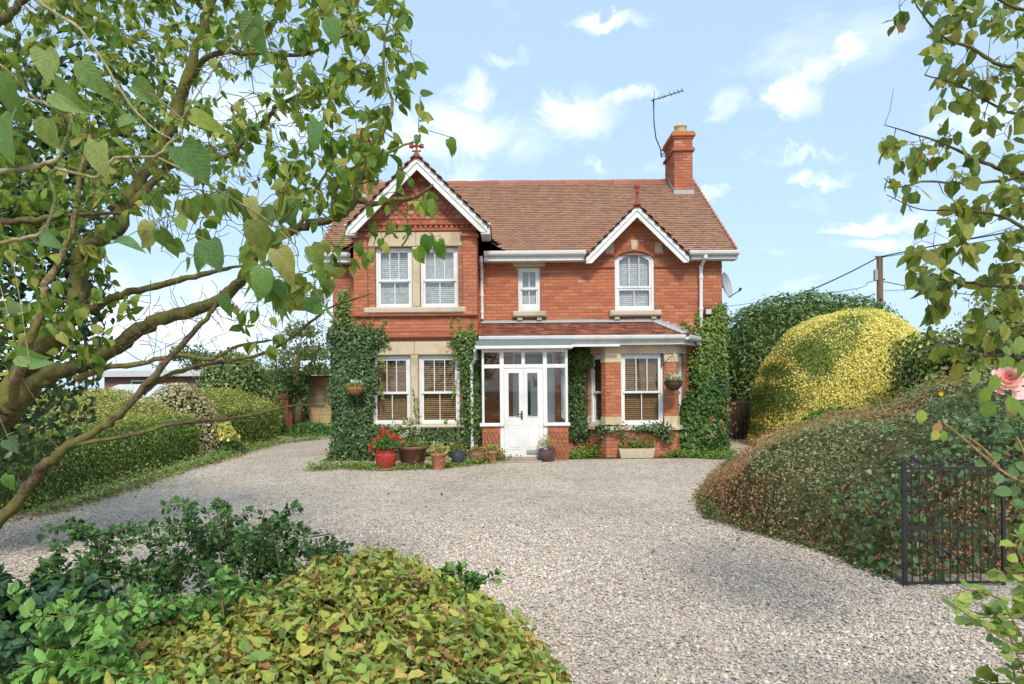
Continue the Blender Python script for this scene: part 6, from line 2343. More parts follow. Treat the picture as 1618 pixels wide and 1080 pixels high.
leafy_plant('bright_shrub', 'mid green shrub between the dark shrubs and the yellowing shrub', 'shrub', (-1.4, -11.6, 0),
            stems_to([(220, 940), (250, 930), (350, 920), (420, 915), (310, 950), (270, 1000), (230, 1030)], 3.7, 2, rng), 76, .050, MAH[1:3] + MAHL, M['leaf_glossy'], LV, (.20, .12, .06), 'shrubs in the front bed', per=50, sub=5)
leafy_plant('holly_shrub', 'small dark shrub poking out through the top of the yellowing shrub', 'shrub', (-.5, -11.4, 0),
            stems_to([(690, 905), (670, 925), (720, 915), (650, 945), (705, 950), (680, 970)], 3.9, 2, rng), 77, .055, MAH[1:] + MAHL[:1], M['leaf_glossy'], LV, (.2, .12, .06), 'shrubs in the front bed', per=56)

# yellowing hypericum hummock
hy = thing('hypericum_shrub', 'wide low hummock of yellowing oval leaved shrub filling the front bed', 'shrub', (-.8, -12.3, 0))
rng = np.random.default_rng(55)
nu_, nv_ = 40, 26
V = []
for i in range(nu_):
    D = 1.7 + (4.55 - 1.7) * i / (nu_ - 1)
    for j in range(nv_):
        s_ = j / (nv_ - 1)
        xr = np.interp(D, [1.7, 2.6, 3.0, 3.5, 4.0, 4.55], [.30, .30, .24, .14, -.12, -.45])
        x = -2.1 + (xr + 2.1) * s_
        edge_r = min(1, (1 - s_) / .30)
        e = math.sqrt(max(0, 1 - (1 - edge_r) ** 2))
        fe = min(1, (4.55 - D) / .55)
        e2 = math.sqrt(max(0, 1 - (1 - fe) ** 2))
        hgt = np.interp(D, [1.7, 2.6, 3.2, 4.0, 4.55], [.42, .50, .56, .55, .50])
        hgt *= np.interp(x, [-2.1, -1.6, -1.1, .3], [.55, .72, 1.0, 1.0])
        V.append((x, D - D0, hgt * e * e2))
V = np.array(V)
V[:, 2] *= 1 + .14 * nz(V, 3.0, 12)
Fq = grid_faces(nu_, nv_)[:, ::-1]
me = np_mesh('shade_core', V - np.array([0, 0, .07]), Fq, np.tile(np.array((.07, .06, .025)), (len(Fq), 1)))  # closed hull below the leaves, coloured dark as inner shade
link('shade_core', me, M['core'], hy)
HC = [(.32, .38, .08), (.25, .34, .075), (.38, .40, .085), (.19, .29, .07), (.45, .38, .10), (.29, .37, .14), (.46, .29, .10), (.34, .17, .08)]
HW = [3, 3, 3, 2.2, 1.9, 1.5, 1.0, .7]
P0, N0 = tri_sample(V, Fq, 3500, rng)
b = MB((.28, .15, .07))
LP, LA, LN, LS, LC = [], [], [], [], []
for p, nn in zip(P0, N0):
    d = unit((nn * .5 + np.array([.25, .25, .25]) + rng.normal(size=3) * .45)[None])[0]
    l = rng.uniform(.08, .17)
    tip_ = p + d * l
    b.tube([Vector(p - d * .02), Vector(p + d * l * .5), Vector(tip_)], [.0022, .0018, .0012], 3, None, False)
    cbase = pal(HC, 1, .12, HW, rng)[0]
    for u in (.30, .62, .92):
        q = p + d * l * u
        sid = unit(np.cross(d, rng.normal(size=3))[None])[0]
        for sg in (-1, 1):
            if rng.random() < .12:
                continue
            ax = unit((sid * sg + d * .55 + rng.normal(size=3) * .15 + np.array([0, 0, -.12]))[None])[0]
            LP.append(q)
            LA.append(ax)
            LN.append(unit((d + np.array([0, -.3, .8]) + rng.normal(size=3) * .25)[None])[0])
            LS.append(rng.uniform(.03, .080) if rng.random() < .8 else rng.uniform(.02, .05))
            LC.append(cbase * rng.uniform(.85, 1.18) if rng.random() < .75 else pal(HC, 1, .12, HW, rng)[0])
b.build('stems', M['bark'], hy, 'stuff')
P, A, Nn, S, C = (np.array(x) for x in (LP, LA, LN, LS, LC))
o = np.argsort(-np.where((P[:, 2] - H) / (P[:, 1] + D0) > -.40, S / (P[:, 1] + D0), 0))
HT = [(T_OVATE[0] * np.array([.95, 1, 1.6]), T_OVATE[1]), (T_OVATE[0] * np.array([1.1, 1, .6]), T_OVATE[1])]
leaf_objects(hy, M['leaf_matt'], HT, P[o[:300]], A[o[:300]], Nn[o[:300]], S[o[:300]], C[o[:300]])
o = o[300:]
HT += [(T_OVATE[0] * np.array([.8, 1.05, -1.4]), T_OVATE[1]), (T_OVATE[0] * np.array([1.15, .9, 3.2]), T_OVATE[1])]
for i in range(4):
    k = o[i::4]
    scatter('foliage', M['leaf_matt'], HT[i], P[k], A[k], Nn[k], S[k], C[k], hy)
b = MB()
for p, nn in zip(*tri_sample(V, Fq, 60, rng)):
    q = p + nn * .10
    b.lathe(q[0], q[1], [(0, -.010), (.009, -.004), (.010, .003), (.004, .010), (0, .013)], 6, random.choice([(.45, .26, .09), (.42, .17, .08), (.50, .38, .16)]), q[2])
b.build('seed_capsules', M['leaf_matt'], hy, 'stuff')

# ================================================================== POTS AND BASKETS
def gpt(px, py):
    """ground point the photo shows at px, py"""
    v = (CY - py) / F + ROLL * (px - CX) / F
    D = H / -v
    for _ in range(6):
        D = (H - ground_z(D - D0)) / -v
    return (px - CX) / F * D, D - D0, D


def leaf_clump(root, c, r, n, size, cols, mat='leaf', tmpl=T_OVATE, up=.6, seed=1, name='foliage', flat=.8, w=None):
    rng = np.random.default_rng(seed)
    d = unit(rng.normal(size=(n, 3)))
    d[:, 2] = np.abs(d[:, 2]) * .9 - .15
    d = unit(d)
    P = np.array(c) + d * np.array([r, r, r * flat]) * rng.uniform(.35, 1.08, (n, 1))
    A = unit(d + np.array([0, 0, up]) + rng.normal(size=(n, 3)) * .5)
    Z = unit(d * .4 + np.array([0, -.5, .7]) + rng.normal(size=(n, 3)) * .4)
    return scatter(name, M[mat], tmpl, P, A, Z, rng.uniform(.6, 1.2, n) * size, pal(cols, n, .2, w, rng), root)


def pot(name, label, px, py, wd, h, prof, col, mat, lip=.02, y=None, group='plant pots along the front of the house', rim_col=None):
    """px, py: foot of the pot in the photo; prof: (radius share, height share)"""
    X, Y, D = gpt(px, py)
    G0 = ground_z(Y)
    root = thing(name, label, 'plant pot', (X, Y, G0), group)
    b = MB(col)
    R = wd / 2
    pr = [(0.0, .0)] + [(r * R, z * h) for r, z in prof]
    rt, zt = pr[-1]
    pr += [(rt - lip, zt), (rt - lip - .004, zt - .05), (0, zt - .05)]
    b.lathe(X, Y, pr, 28, z0=.006 + G0)
    b.build('pot_body', M[mat], root, smooth=True)
    b = MB((.06, .045, .03))
    b.lathe(X, Y, [(rt - lip - .003, zt - .035), (0, zt - .03)], 16, z0=.006 + G0)
    b.build('soil', M['core'], root)
    return root, (X, Y, zt + G0)


BOWL = [(.55, 0), (.62, .02), (.86, .3), (1.0, .62), (.98, .82), (.90, .93), (.96, .97), (.96, 1)]
URN = [(.62, 0), (.66, .04), (.88, .30), (1.0, .62), (.97, .80), (.84, .92), (.93, .97), (.93, 1)]
TUB = [(.74, 0), (.77, .02), (.96, .84), (1.03, .86), (1.03, .98), (1.0, 1)]
TAPER = [(.70, 0), (.72, .02), (.93, .78), (1.02, .80), (1.02, .98), (1.0, 1)]

root, (x, y, z) = pot('flower_pot', 'glossy red glazed pot of scarlet geraniums at the corner of the house', 609, 738, .44, .38, URN, (.36, .035, .022), 'glaze')
leaf_clump(root, (x, y, z + .10), .24, 420, .07, [(.08, .19, .04), (.11, .25, .05), (.06, .14, .03)], seed=101)
for i, (dx, dy, dz) in enumerate(((-.24, -.06, .12), (-.20, -.10, .20), (-.16, -.12, .06), (-.05, -.08, .40), (.03, -.06, .36), (.20, -.06, .27), (.12, -.10, .30), (.27, -.04, .20), (-.10, -.12, .28), (-.26, -.08, .05))):
    rng = np.random.default_rng(200 + i)
    d = unit(rng.normal(size=(26, 3)))
    P = np.array([x + dx, y + dy, z + dz]) + d * .045
    scatter('flower', M['petal'], T_OVATE, P, unit(d + rng.normal(size=d.shape) * .4), unit(np.cross(d, rng.normal(size=d.shape))), .04, pal([(.70, .02, .015), (.60, .015, .015), (.78, .05, .03)], 26, .15, None, rng), root)
b = MB((.55, .46, .38))
b.lathe(x, y, [(.0, 0), (.20, 0), (.22, .02), (.0, .02)], 20, z0=.104)
b.build('saucer', M['pot'], root)

root, (x, y, z) = pot('flower_pot', 'largest brown plastic tub with white flowered plants and tall canes', 651, 734, .60, .42, TUB, (.20, .085, .06), 'pot')
leaf_clump(root, (x, y, z + .02), .27, 260, .06, GC + [(.3, .33, .12)], seed=102, flat=.5)
b = MB((.16, .12, .06))
rng = np.random.default_rng(7)
PP = []
for i in range(9):
    a = (x + rng.normal() * .12, y + rng.normal() * .08, z - .03)
    t = (x + rng.normal() * .22, y + rng.normal() * .1, z + rng.uniform(.3, .62))
    b.tube([a, t], .005, 4)
    for q in np.linspace(.25, 1, 10):
        PP.append([a[k] + (t[k] - a[k]) * q + rng.normal() * .025 for k in range(3)])
b.build('stems', M['bark'], root)
A, Z = jitter_dir(len(PP), np.tile(np.array([[0, -1, .4]]), (len(PP), 1)), .5, .2, rng)
scatter('shoots', M['leaf'], T_OVATE, np.array(PP), A, Z, .055, pal(G_MID + G_DARK, len(PP), .2, None, rng), root)
for dx, dz in ((-.17, .22), (-.10, .30), (-.12, .24), (.15, .36), (.13, .28), (-.2, .2)):
    rng = np.random.default_rng(int(300 + dx * 100))
    d = unit(rng.normal(size=(14, 3)))
    scatter('flower', M['petal'], T_OVATE, np.array([x + dx, y - .12, z + dz]) + d * .02, d, unit(np.cross(d, rng.normal(size=d.shape))), .035, np.tile([[.75, .74, .66]], (14, 1)), root)

root, (x, y, z) = pot('flower_pot', 'orange terracotta pot trailing cream variegated leaves', 692, 739, .33, .33, TAPER, (.46, .19, .10), 'pot')
leaf_clump(root, (x, y, z + .03), .21, 260, .055, [(.45, .42, .16), (.30, .33, .08), (.55, .48, .22), (.16, .24, .05)], seed=103)
leaf_clump(root, (x + .13, y - .08, z - .16), .10, 60, .05, [(.55, .48, .22), (.40, .38, .12)], seed=104)
leaf_clump(root, (x - .15, y - .05, z - .14), .08, 50, .05, [(.55, .48, .22), (.20, .28, .06)], seed=105)
root, (x, y, z) = pot('flower_pot', 'low dark blue glazed pot behind the terracotta pot', 721, 734, .34, .30, BOWL, (.045, .055, .08), 'glaze')
leaf_clump(root, (x, y, z + .02), .18, 170, .055, GC + [(.25, .10, .06)], seed=106)
b = MB((.26, .12, .07))
for i in range(7):
    b.tube([(x + random.uniform(-.1, .1), y, z - .03), (x + random.uniform(-.12, .12), y, z + random.uniform(.25, .5))], .005, 4)
b.build('stems', M['bark'], root)
root, (x, y, z) = pot('flower_pot', 'wide brown clay bowl below the porch downpipe', 753, 731, .38, .27, BOWL, (.25, .12, .075), 'pot')
leaf_clump(root, (x, y, z + .01), .17, 150, .05, [(.36, .30, .14), (.25, .24, .08), (.16, .12, .06), (.2, .27, .06)], seed=107, flat=.5)
root, (x, y, z) = pot('flower_pot', 'small pale orange terracotta pot left of the porch step', 777, 731, .22, .26, TAPER, (.42, .21, .12), 'pot')
leaf_clump(root, (x, y, z + .03), .13, 130, .05, [(.26, .36, .05), (.32, .40, .06), (.18, .28, .05)], seed=108)
root, (x, y, z) = pot('flower_pot', 'tiniest reddish brown pot standing against the porch step', 791, 729, .17, .15, BOWL, (.22, .085, .05), 'pot')
leaf_clump(root, (x, y, z + .05), .09, 60, .035, [(.35, .33, .12), (.4, .2, .1), (.2, .26, .06)], seed=109, flat=1.2)
root, (x, y, z) = pot('flower_pot', 'round purple glazed bowl right of the porch doors', 863, 730, .40, .27, BOWL, (.10, .055, .065), 'glaze')
leaf_clump(root, (x, y, z + .08), .18, 190, .04, [(.24, .30, .08), (.32, .34, .12), (.4, .28, .14)], seed=110, flat=1.2)
root, (x, y, z) = pot('flower_pot', 'round dark brown glazed pot in the corner between porch and bay', 914, 717, .47, .42, [(.5, 0), (.55, .02), (.86, .26), (1.0, .55), (.96, .78), (.80, .93), (.86, .97), (.86, 1)], (.10, .055, .045), 'glaze')
leaf_clump(root, (x, y, z + .12), .27, 330, .06, GC + G_MID, seed=111, flat=1.1)
leaf_clump(root, (x + .02, y - .18, z - .16), .10, 60, .04, [(.40, .40, .12), (.3, .33, .08)], seed=112, flat=1.6)

# stone trough
X, Y, D = gpt(1006, 727)
tg = thing('stone_trough', 'pale weathered stone trough on the gravel below the bay window', 'trough', (X, Y, ground_z(Y)))
b = MB((.62, .52, .36))
TZ = ground_z(Y)
x0, x1, y0, y1 = X - .40, X + .40, Y + .02, Y + .34
b.faces([(x0 + .04, y0, 0), (x1 - .04, y0, 0), (x1 - .04, y1, 0), (x0 + .04, y1, 0), (x0, y0 - .03, .21), (x1, y0 - .03, .21), (x1, y1, .21), (x0, y1, .21),
         (x0 + .05, y0 + .02, .21), (x1 - .05, y0 + .02, .21), (x1 - .05, y1 - .05, .21), (x0 + .05, y1 - .05, .21), (x0 + .05, y0 + .02, .15), (x1 - .05, y0 + .02, .15), (x1 - .05, y1 - .05, .15), (x0 + .05, y1 - .05, .15)],
        [(0, 1, 5, 4), (1, 2, 6, 5), (2, 3, 7, 6), (3, 0, 4, 7), (4, 5, 9, 8), (5, 6, 10, 9), (6, 7, 11, 10), (7, 4, 8, 11), (8, 9, 13, 12), (9, 10, 14, 13), (10, 11, 15, 14), (11, 8, 12, 15)])
b.v = [(x, y, z + TZ) for x, y, z in b.v]
b.build('trough_body', M['stone'], tg)
b = MB((.07, .05, .03))
b.face([(x0 + .05, y0 + .02, .19), (x1 - .05, y0 + .02, .19), (x1 - .05, y1 - .05, .19), (x0 + .05, y1 - .05, .19)])
b.v = [(x, y, z + TZ) for x, y, z in b.v]
b.build('soil', M['core'], tg)
rng = np.random.default_rng(9)
n = 420
P = np.c_[rng.uniform(x0, x1, n), rng.uniform(y0 + .1, y1, n), .19 + TZ + np.abs(rng.normal(size=n)) * .12]
A, Z = jitter_dir(n, np.tile(np.array([[0, -.4, 1.]]), (n, 1)), .5, 0, rng)
scatter('foliage', M['leaf'], T_OVATE, P, A, Z, .06, pal(GC + G_MID, n, .2, None, rng), tg)


def hanging_basket(label, c, r, h, col, flowers, wall_y, bracket, seed):
    x, y, z = c
    root = thing('hanging_basket', label, 'hanging basket', (x, y, z - h), 'hanging baskets on the front of the house')
    b = MB(col)
    prof = [(r * math.cos(a) * .98, -h * math.sin(a)) for a in np.linspace(0, PI / 2 * .93, 9)]
    b.lathe(x, y, prof[::-1] + [(r * 1.03, .012), (r * .9, .015), (0, -.02)], 22, z0=z)
    b.build('basket', M['wood'], root)
    b = MB(tuple(k * .6 for k in col))
    for j in range(16):
        a = 2 * PI * j / 16
        b.tube([(x + (p + .004) * math.cos(a), y + (p + .004) * math.sin(a), z + q) for p, q in prof], .006, 4)
    for p, q in prof[::2]:
        b.tube([(x + (p + .005) * math.cos(2 * PI * j / 20), y + (p + .005) * math.sin(2 * PI * j / 20), z + q) for j in range(21)], .006, 4)
    b.build('wicker_ribs', M['wood'], root)
    leaf_clump(root, (x, y, z + .01), r * 1.05, 200, .045, G_MID + [(.14, .2, .1)], seed=seed, flat=.45)
    for i in range(flowers):
        rng = np.random.default_rng(seed * 7 + i)
        q = np.array([x + rng.normal() * r * .5, y - abs(rng.normal()) * r * .4, z + rng.uniform(.06, .15)])
        d = unit(rng.normal(size=(9, 3)) + np.array([0, -.6, .4]))
        c_ = (.80, .80, .76) if i % 5 else (.35, .28, .50)
        scatter('flower', M['petal'], T_OVATE, q + d * .012, d, unit(np.cross(d, rng.normal(size=d.shape))), .042, np.tile([c_], (9, 1)), root)
    if bracket:
        b = MB((.03, .03, .03))
        zt = z + .62
        b.tube([(x - .16, wall_y - .012, zt - .28), (x - .16, wall_y - .012, zt + .03)], .012, 6)
        b.tube([(x - .16, wall_y - .012, zt), (x, y, zt)], .010, 6)
        b.tube([(x - .16, wall_y - .012, zt - .26), (x - .04, (wall_y + y) / 2, zt - .10), (x, y, zt - .02)], .008, 6)
        b.build('bracket', M['iron'], root)
        b = MB((.45, .33, .18))
        for j in range(3):
            a = 2 * PI * j / 3 + .5
            b.tube([(x, y, zt - .02), (x + r * math.cos(a), y + r * math.sin(a), z)], .006, 4)
        b.build('chain', M['wood'], root)
    return root


q = W(1064, 607, 15.1)
hanging_basket('dark wicker hanging basket of white pansies on an iron bracket beside the bay window', (q.x, q.y, q.z), .195, .20, (.11, .07, .045), 26, YB + .05, True, 5)
q = W(561, 606, 14.95)
hanging_basket('tan slatted half basket of pale flowers hung on the ivy at the left corner', (q.x, q.y, q.z), .19, .19, (.45, .24, .11), 8, 0, False, 6)

# ================================================================== IRON GATE
gd = 5.72
p0, p1 = W(1424, 933, gd), W(1580, 931, gd)
gate = thing('iron_gate', 'black wrought iron garden gate with hooped tops standing open against the ivy', 'gate', (p0.x, p0.y, 0))
gx0, gx1, gy = p0.x, p1.x, p0.y
zt = W(1424, 746, gd).z
IR = (.022, .022, .025)
zr_ = [.035, W(1424, 846, gd).z, W(1424, 751, gd).z]
for z in zr_:
    b = MB(IR)
    b.box(gx0 + .016, gx1, gy - .005, gy + .005, z - .011, z + .011)
    b.build('rail', M['iron'], gate)
# hinge stile with scrolled top
b = MB(IR)
b.box(gx0 - .016, gx0 + .016, gy - .016, gy + .016, .012, zt + .03)
sc = [(gx0 + .055 + .055 * math.cos(a) * k, gy, zt + .03 + .055 * math.sin(a) * k) for a, k in zip(np.linspace(PI, -PI * .9, 16), np.linspace(1, .45, 16))]
b.tube(sc, .011, 6)
b.build('hinge_stile', M['iron'], gate)
b = MB(IR)
b.box(gx1 - .010, gx1 + .014, gy - .012, gy + .012, .012, zt + .02)
b.build('latch_stile', M['iron'], gate)
nb = 12
xs_ = [gx0 + (gx1 - gx0) * (i + 1) / (nb + 1) for i in range(nb)]
sp = xs_[1] - xs_[0]
i = 0
hoop = {0: 2, 4: 6, 8: 10}
skip = {2, 6, 10}
for i, x in enumerate(xs_):
    b = MB(IR)
    if i in hoop:
        x2 = xs_[hoop[i]]
        r = (x2 - x) / 2
        pts = [(x, gy, .03), (x, gy, zt)] + [(x + r - r * math.cos(a), gy, zt + r * 1.05 * math.sin(a)) for a in np.linspace(0.15, PI - .15, 12)] + [(x2, gy, zt), (x2, gy, .03)]
        b.tube(pts, .0054, 6)
        b.build('hoop_bar', M['iron'], gate)
        continue
    if i in skip:
        continue
    top = zt + .035
    b.tube([(x, gy, .03), (x, gy, top)], .0052, 6)
    b.lathe(x, gy, [(.004, -.035), (.016, -.03), (.006, -.02), (.006, -.005), (.018, .0), (.012, .02), (.0, .055)], 8, z0=top)
    b.tube([(x - .026, gy, top - .005), (x + .026, gy, top - .005)], .006, 5)
    b.build('spear_bar', M['iron'], gate)
b = MB(IR)
a_, c_ = W(1432, 850, gd), W(1570, 918, gd)
b.tube([(gx0 + .01, gy - .012, zr_[1] - .03), (gx1, gy - .012, .06)], .008, 6)
b.build('brace', M['iron'], gate)
for z in (.18, W(1424, 790, gd).z):
    b = MB(IR)
    b.tube([(gx0, gy, z - .03), (gx0, gy, z + .03)], .024, 8)
    b.build('hinge', M['iron'], gate)
# stub of a timber edging beside the gate
lg = thing('timber_edging', 'short weathered grey timber edging stub in front of the iron gate', 'timber', (gx0 - .1, gy, 0))
b = MB((.22, .19, .13))
a_, c_ = gpt(1404, 917), gpt(1436, 938)
U = Vector((c_[0] - a_[0], c_[1] - a_[1], 0)).normalized()
V_ = Vector((-U.y, U.x, 0))
q0, q1 = Vector((a_[0], a_[1], 0)), Vector((c_[0], c_[1], 0))
b.beam(q0, q1, [(-.05, 0), (.05, 0), (.05, .06), (.04, .075), (-.04, .075), (-.05, .06)], V_, (0, 0, 1))
b.build('timber', M['wood'], lg)

# ================================================================== POLE AND WIRES
pl = thing('utility_pole', 'brown wooden utility pole rising behind the laurel hedge', 'utility pole', (16.3, 14.6, 0))
q = W(1393.5, 415, 30)
b = MB((.26, .15, .09))
b.tube([(q.x, q.y, 0), (q.x, q.y, q.z)], [.15, .125], 12)
b.build('pole', M['wood'], pl)
b = MB((.35, .36, .36))
b.box(q.x - .26, q.x - .13, q.y - .1, q.y + .05, q.z - 1.05, q.z - .6)
b.build('cable_box', M['iron'], pl)
b = MB((.04, .04, .04))
for dz in (-.02, -1.02):
    b.tube([(q.x - .2, q.y, q.z + dz), (q.x + .22, q.y, q.z + dz)], .035, 6)
b.build('insulator', M['iron'], pl)


def wire(label, pts, r):
    b = MB((.03, .03, .032))
    b.tube(smooth_path([tuple(W(*p)) for p in pts], 5), r, 5)
    return tag(b.build('overhead_wire', M['iron']), label, 'wire', 'overhead wires')


wire('thick twisted overhead wire sloping down from the pole top towards the laurel', [(1393, 416, 30), (1345, 440, 28), (1295, 462, 26), (1240, 482, 24.5)], .03)
wire('overhead wire rising right from the pole top', [(1394, 416, 30), (1470, 402, 27), (1540, 390, 24), (1640, 374, 20)], .028)
wire('thin overhead wire just under the one rising right', [(1394, 417, 30), (1470, 407, 27), (1540, 397, 24), (1640, 384, 20)], .014)
wire('lower overhead wire running right from the pole side', [(1394, 454, 30), (1450, 466, 30), (1500, 474, 30), (1640, 490, 30)], .02)
wire('thin lower overhead wire below the pole box', [(1394, 470, 30), (1450, 468, 32), (1520, 464, 34), (1640, 458, 36)], .012)
wire('short overhead wire leading left from the pole box', [(1393, 452, 30), (1375, 456, 34), (1340, 468, 40), (1150, 490, 48)], .018)

# ================================================================== LEFT BACKGROUND
gb = thing('brick_garage', 'low flat roofed brown brick garage beyond the left hedge', 'garage', (-14.5, 12.8, 0))
gy0 = 12.6
gxl, gxr = (165 - CX) / F * 28 - .0, -11.6
zg = W(165, 583, 28).z
win_h = (-15.65, -14.7, 1.55, 2.15)
core = wall_core('wall', gxl, gxr, gy0, gy0 + .25, 0, zg, [win_h], parent=gb)
OLD = BR
BR = [(.22, .105, .085), (.25, .12, .095), (.19, .09, .075), (.28, .14, .11)]
BRW = [1, 1, 1, .6]
wall_bricks(core, 'garage', (gxl, gy0, 1.2), (1, 0, 0), (0, -1, 0), gxr - gxl, zg - 1.2, [(win_h[0] - gxl, win_h[1] - gxl, win_h[2] - 1.2, win_h[3] - 1.2)])
b = MB((.40, .19, .12))
b.box(gxl - .0, gxl + .25, gy0 + .25, gy0 + 6, 0, zg)
sw_ = b.build('side_wall', M['brick'], gb)
BR = [(.42, .20, .13), (.38, .18, .12)]
BRW = [1, 1]
wall_bricks(sw_, 'garages', (gxl, gy0 + 5.8, 1.2), (0, -1, 0), (-1, 0, 0), 5.8, zg - 1.2)
b = MB((.55, .55, .54))
b.box(gxl - .3, gxr + .3, gy0 - .25, gy0 + 6.3, zg, zg + .06)
b.box(gxl - .32, gxr + .32, gy0 - .28, gy0 - .22, zg - .02, zg + .22)
b.box(gxl - .32, gxl - .26, gy0 - .22, gy0 + 6.3, zg - .02, zg + .22)
b.build('roof', M['paint'], gb)
b = MB((.75, .75, .73))
frame_rect(b, *win_h, .06, gy0 + .03, gy0 + .1)
wf = b.build('window', M['paint'], gb)
b = MB((.05, .06, .07))
b.face([(win_h[0] + .05, gy0 + .07, win_h[2] + .05), (win_h[1] - .05, gy0 + .07, win_h[2] + .05), (win_h[1] - .05, gy0 + .07, win_h[3] - .05), (win_h[0] + .05, gy0 + .07, win_h[3] - .05)])
b.build('pane', M['glaze'], wf)
BR, BRW = OLD, [.34, .28, .16, .13, .045, .025, .015]
wv = thing('parked_van', 'white vehicle roof just showing above the left hedge before the garage', 'vehicle', (-15.0, 9.5, 0))
b = MB((.75, .76, .77))
vx0, vx1, vy = W(185, 600, 25).x, W(232, 600, 25).x, 9.4
zv = W(210, 596, 25).z
b.prism([(vx0 - .9, .5), (vx1 + .6, .5), (vx1 + .6, zv - .55), (vx1, zv - .05), (vx1 - .2, zv), (vx0 + .2, zv), (vx0 - .1, zv - .1), (vx0 - .9, zv - .6)], vy, vy + 1.7)
b.build('body', M['paint'], wv)
b = MB((.03, .03, .03))
for xw_ in (vx0 - .4, vx1 + .2):
    b.lathe(0, 0, [(0, 0), (.3, 0), (.32, .05), (.32, .15), (.3, .2), (0, .2)], 16)
    for k in range(len(b.v) - 96, len(b.v)):
        X_, Y_, Z_ = b.v[k]
        b.v[k] = (xw_ + X_, vy - .02 + Z_, .33 + Y_)
b.build('wheel', M['iron'], wv)

# brown timber gate with capped post, ivy-wrapped trunk and the stone outbuilding
tgx0, tgx1, tgy = W(432, 650, 24.5).x, W(461, 650, 24.5).x, 24.5 - D0
tg = thing('timber_gate', 'reddish brown boarded timber gate at the end of the drive', 'gate', (tgx0, tgy, 0))
zt_ = W(445, 618, 24.5).z
for i in range(5):
    b = MB(tuple(c * random.uniform(.85, 1.15) for c in (.19, .075, .05)))
    w = (tgx1 - tgx0) / 5
    b.bbox(tgx0 + i * w + .005, tgx0 + (i + 1) * w - .005, tgy, tgy + .03, .03, zt_ - .12, .006)
    b.build('board', M['wood'], tg)
b = MB((.22, .085, .055))
b.bbox(tgx0 - .02, tgx1 + .02, tgy - .03, tgy + .07, zt_ - .119, zt_ - .04, .01)
b.prism([(tgx0 - .03, zt_ - .04), (tgx1 + .03, zt_ - .04), ((tgx0 + tgx1) / 2 + .25, zt_ + .05), ((tgx0 + tgx1) / 2 - .25, zt_ + .05)], tgy - .05, tgy + .09)
b.build('top_cap', M['wood'], tg)
b = MB((.2, .08, .05))
b.box(tgx0 - .9, tgx0 - .03, tgy + .01, tgy + .05, 0, zt_ - .25)
b.build('side_panel', M['wood'], tg)
so = thing('stone_outbuilding', 'honey coloured stone outbuilding end wall behind the ivy corner', 'outbuilding', (-6.5, 10, 0))
ox0, ox1, oy = W(487, 640, 25.2).x, -4.6, 25.2 - D0
zo = W(495, 590, 25.2).z
b = MB((.30, .22, .12))
b.box(ox0 + .01, ox1, oy + .012, oy + 3, 0, zo)
ow = b.build('wall', M['stone'], so)
z = 0
rr = random.Random(4)
while z < zo - .05:
    hh = min(rr.uniform(.20, .30), zo - z)
    x = ox0
    while x < ox1:
        ww = rr.uniform(.35, .6)
        k = MB(tuple(c * rr.uniform(.85, 1.15) for c in (.50, .37, .20)))
        k.bbox(x + .006, min(x + ww, ox1) - .006, oy, oy + .03, z + .006, z + hh - .006, .01)
        k.build('stone', M['stone'], ow)
        x += ww
    z += hh
b = MB((.25, .12, .08))
b.prism([(ox0 - .15, zo - .02), (ox1 + .15, zo - .02), (ox1 + .15, zo + .06), (ox0 - .15, zo + .06)], oy - .15, oy + 3.1)
b.build('roof', M['tile'], so)
tk = thing('ivy_tree', 'tall bushy tree on an ivy wrapped trunk between timber gate and outbuilding', 'tree', (-8, 9, 0))
q = W(469, 690, 24.2)
b = MB((.14, .10, .06))
b.tube([(q.x, q.y, 0), (q.x + .05, q.y, 1.2), (q.x - .05, q.y, 2.2), (q.x + .1, q.y, 3.2)], [.16, .14, .12, .05], 9)
b.build('trunk', M['bark'], tk, smooth=True)
leaf_clump(tk, (q.x, q.y - .05, 1.5), .32, 700, .10, G_DARK, 'leaf_glossy', T_IVY, seed=131, name='ivy_leaves', flat=2.4)
for i, (px, py, r) in enumerate(((470, 560, .95), (445, 585, .7), (492, 560, .75), (478, 525, .6), (498, 585, .5), (462, 600, .5))):
    c = W(px, py, 24.2)
    leaf_clump(tk, (c.x, c.y + (i % 3) * .3, c.z), r, 900, .10, [(.12, .19, .05), (.18, .24, .07), (.24, .28, .10), (.09, .14, .04)], 'leaf', T_OVATE, seed=140 + i, name='foliage', flat=.85)
ft = thing('distant_tree', 'small dark green tree far behind the garage', 'tree', (-15.5, 25, 0))
c = W(335, 552, 36)
b = MB((.12, .09, .06))
b.tube([(c.x, c.y, 0), (c.x, c.y, c.z)], [.2, .08], 8)
b.build('trunk', M['bark'], ft)
for i in range(5):
    leaf_clump(ft, (c.x + random.uniform(-1, 1), c.y + random.uniform(-.5, .5), c.z - .6 + random.uniform(-.5, .35)), 1.0, 500, .16, [(.06, .13, .035), (.09, .17, .05), (.05, .1, .03)], 'leaf', T_OVATE, seed=160 + i, name='foliage')

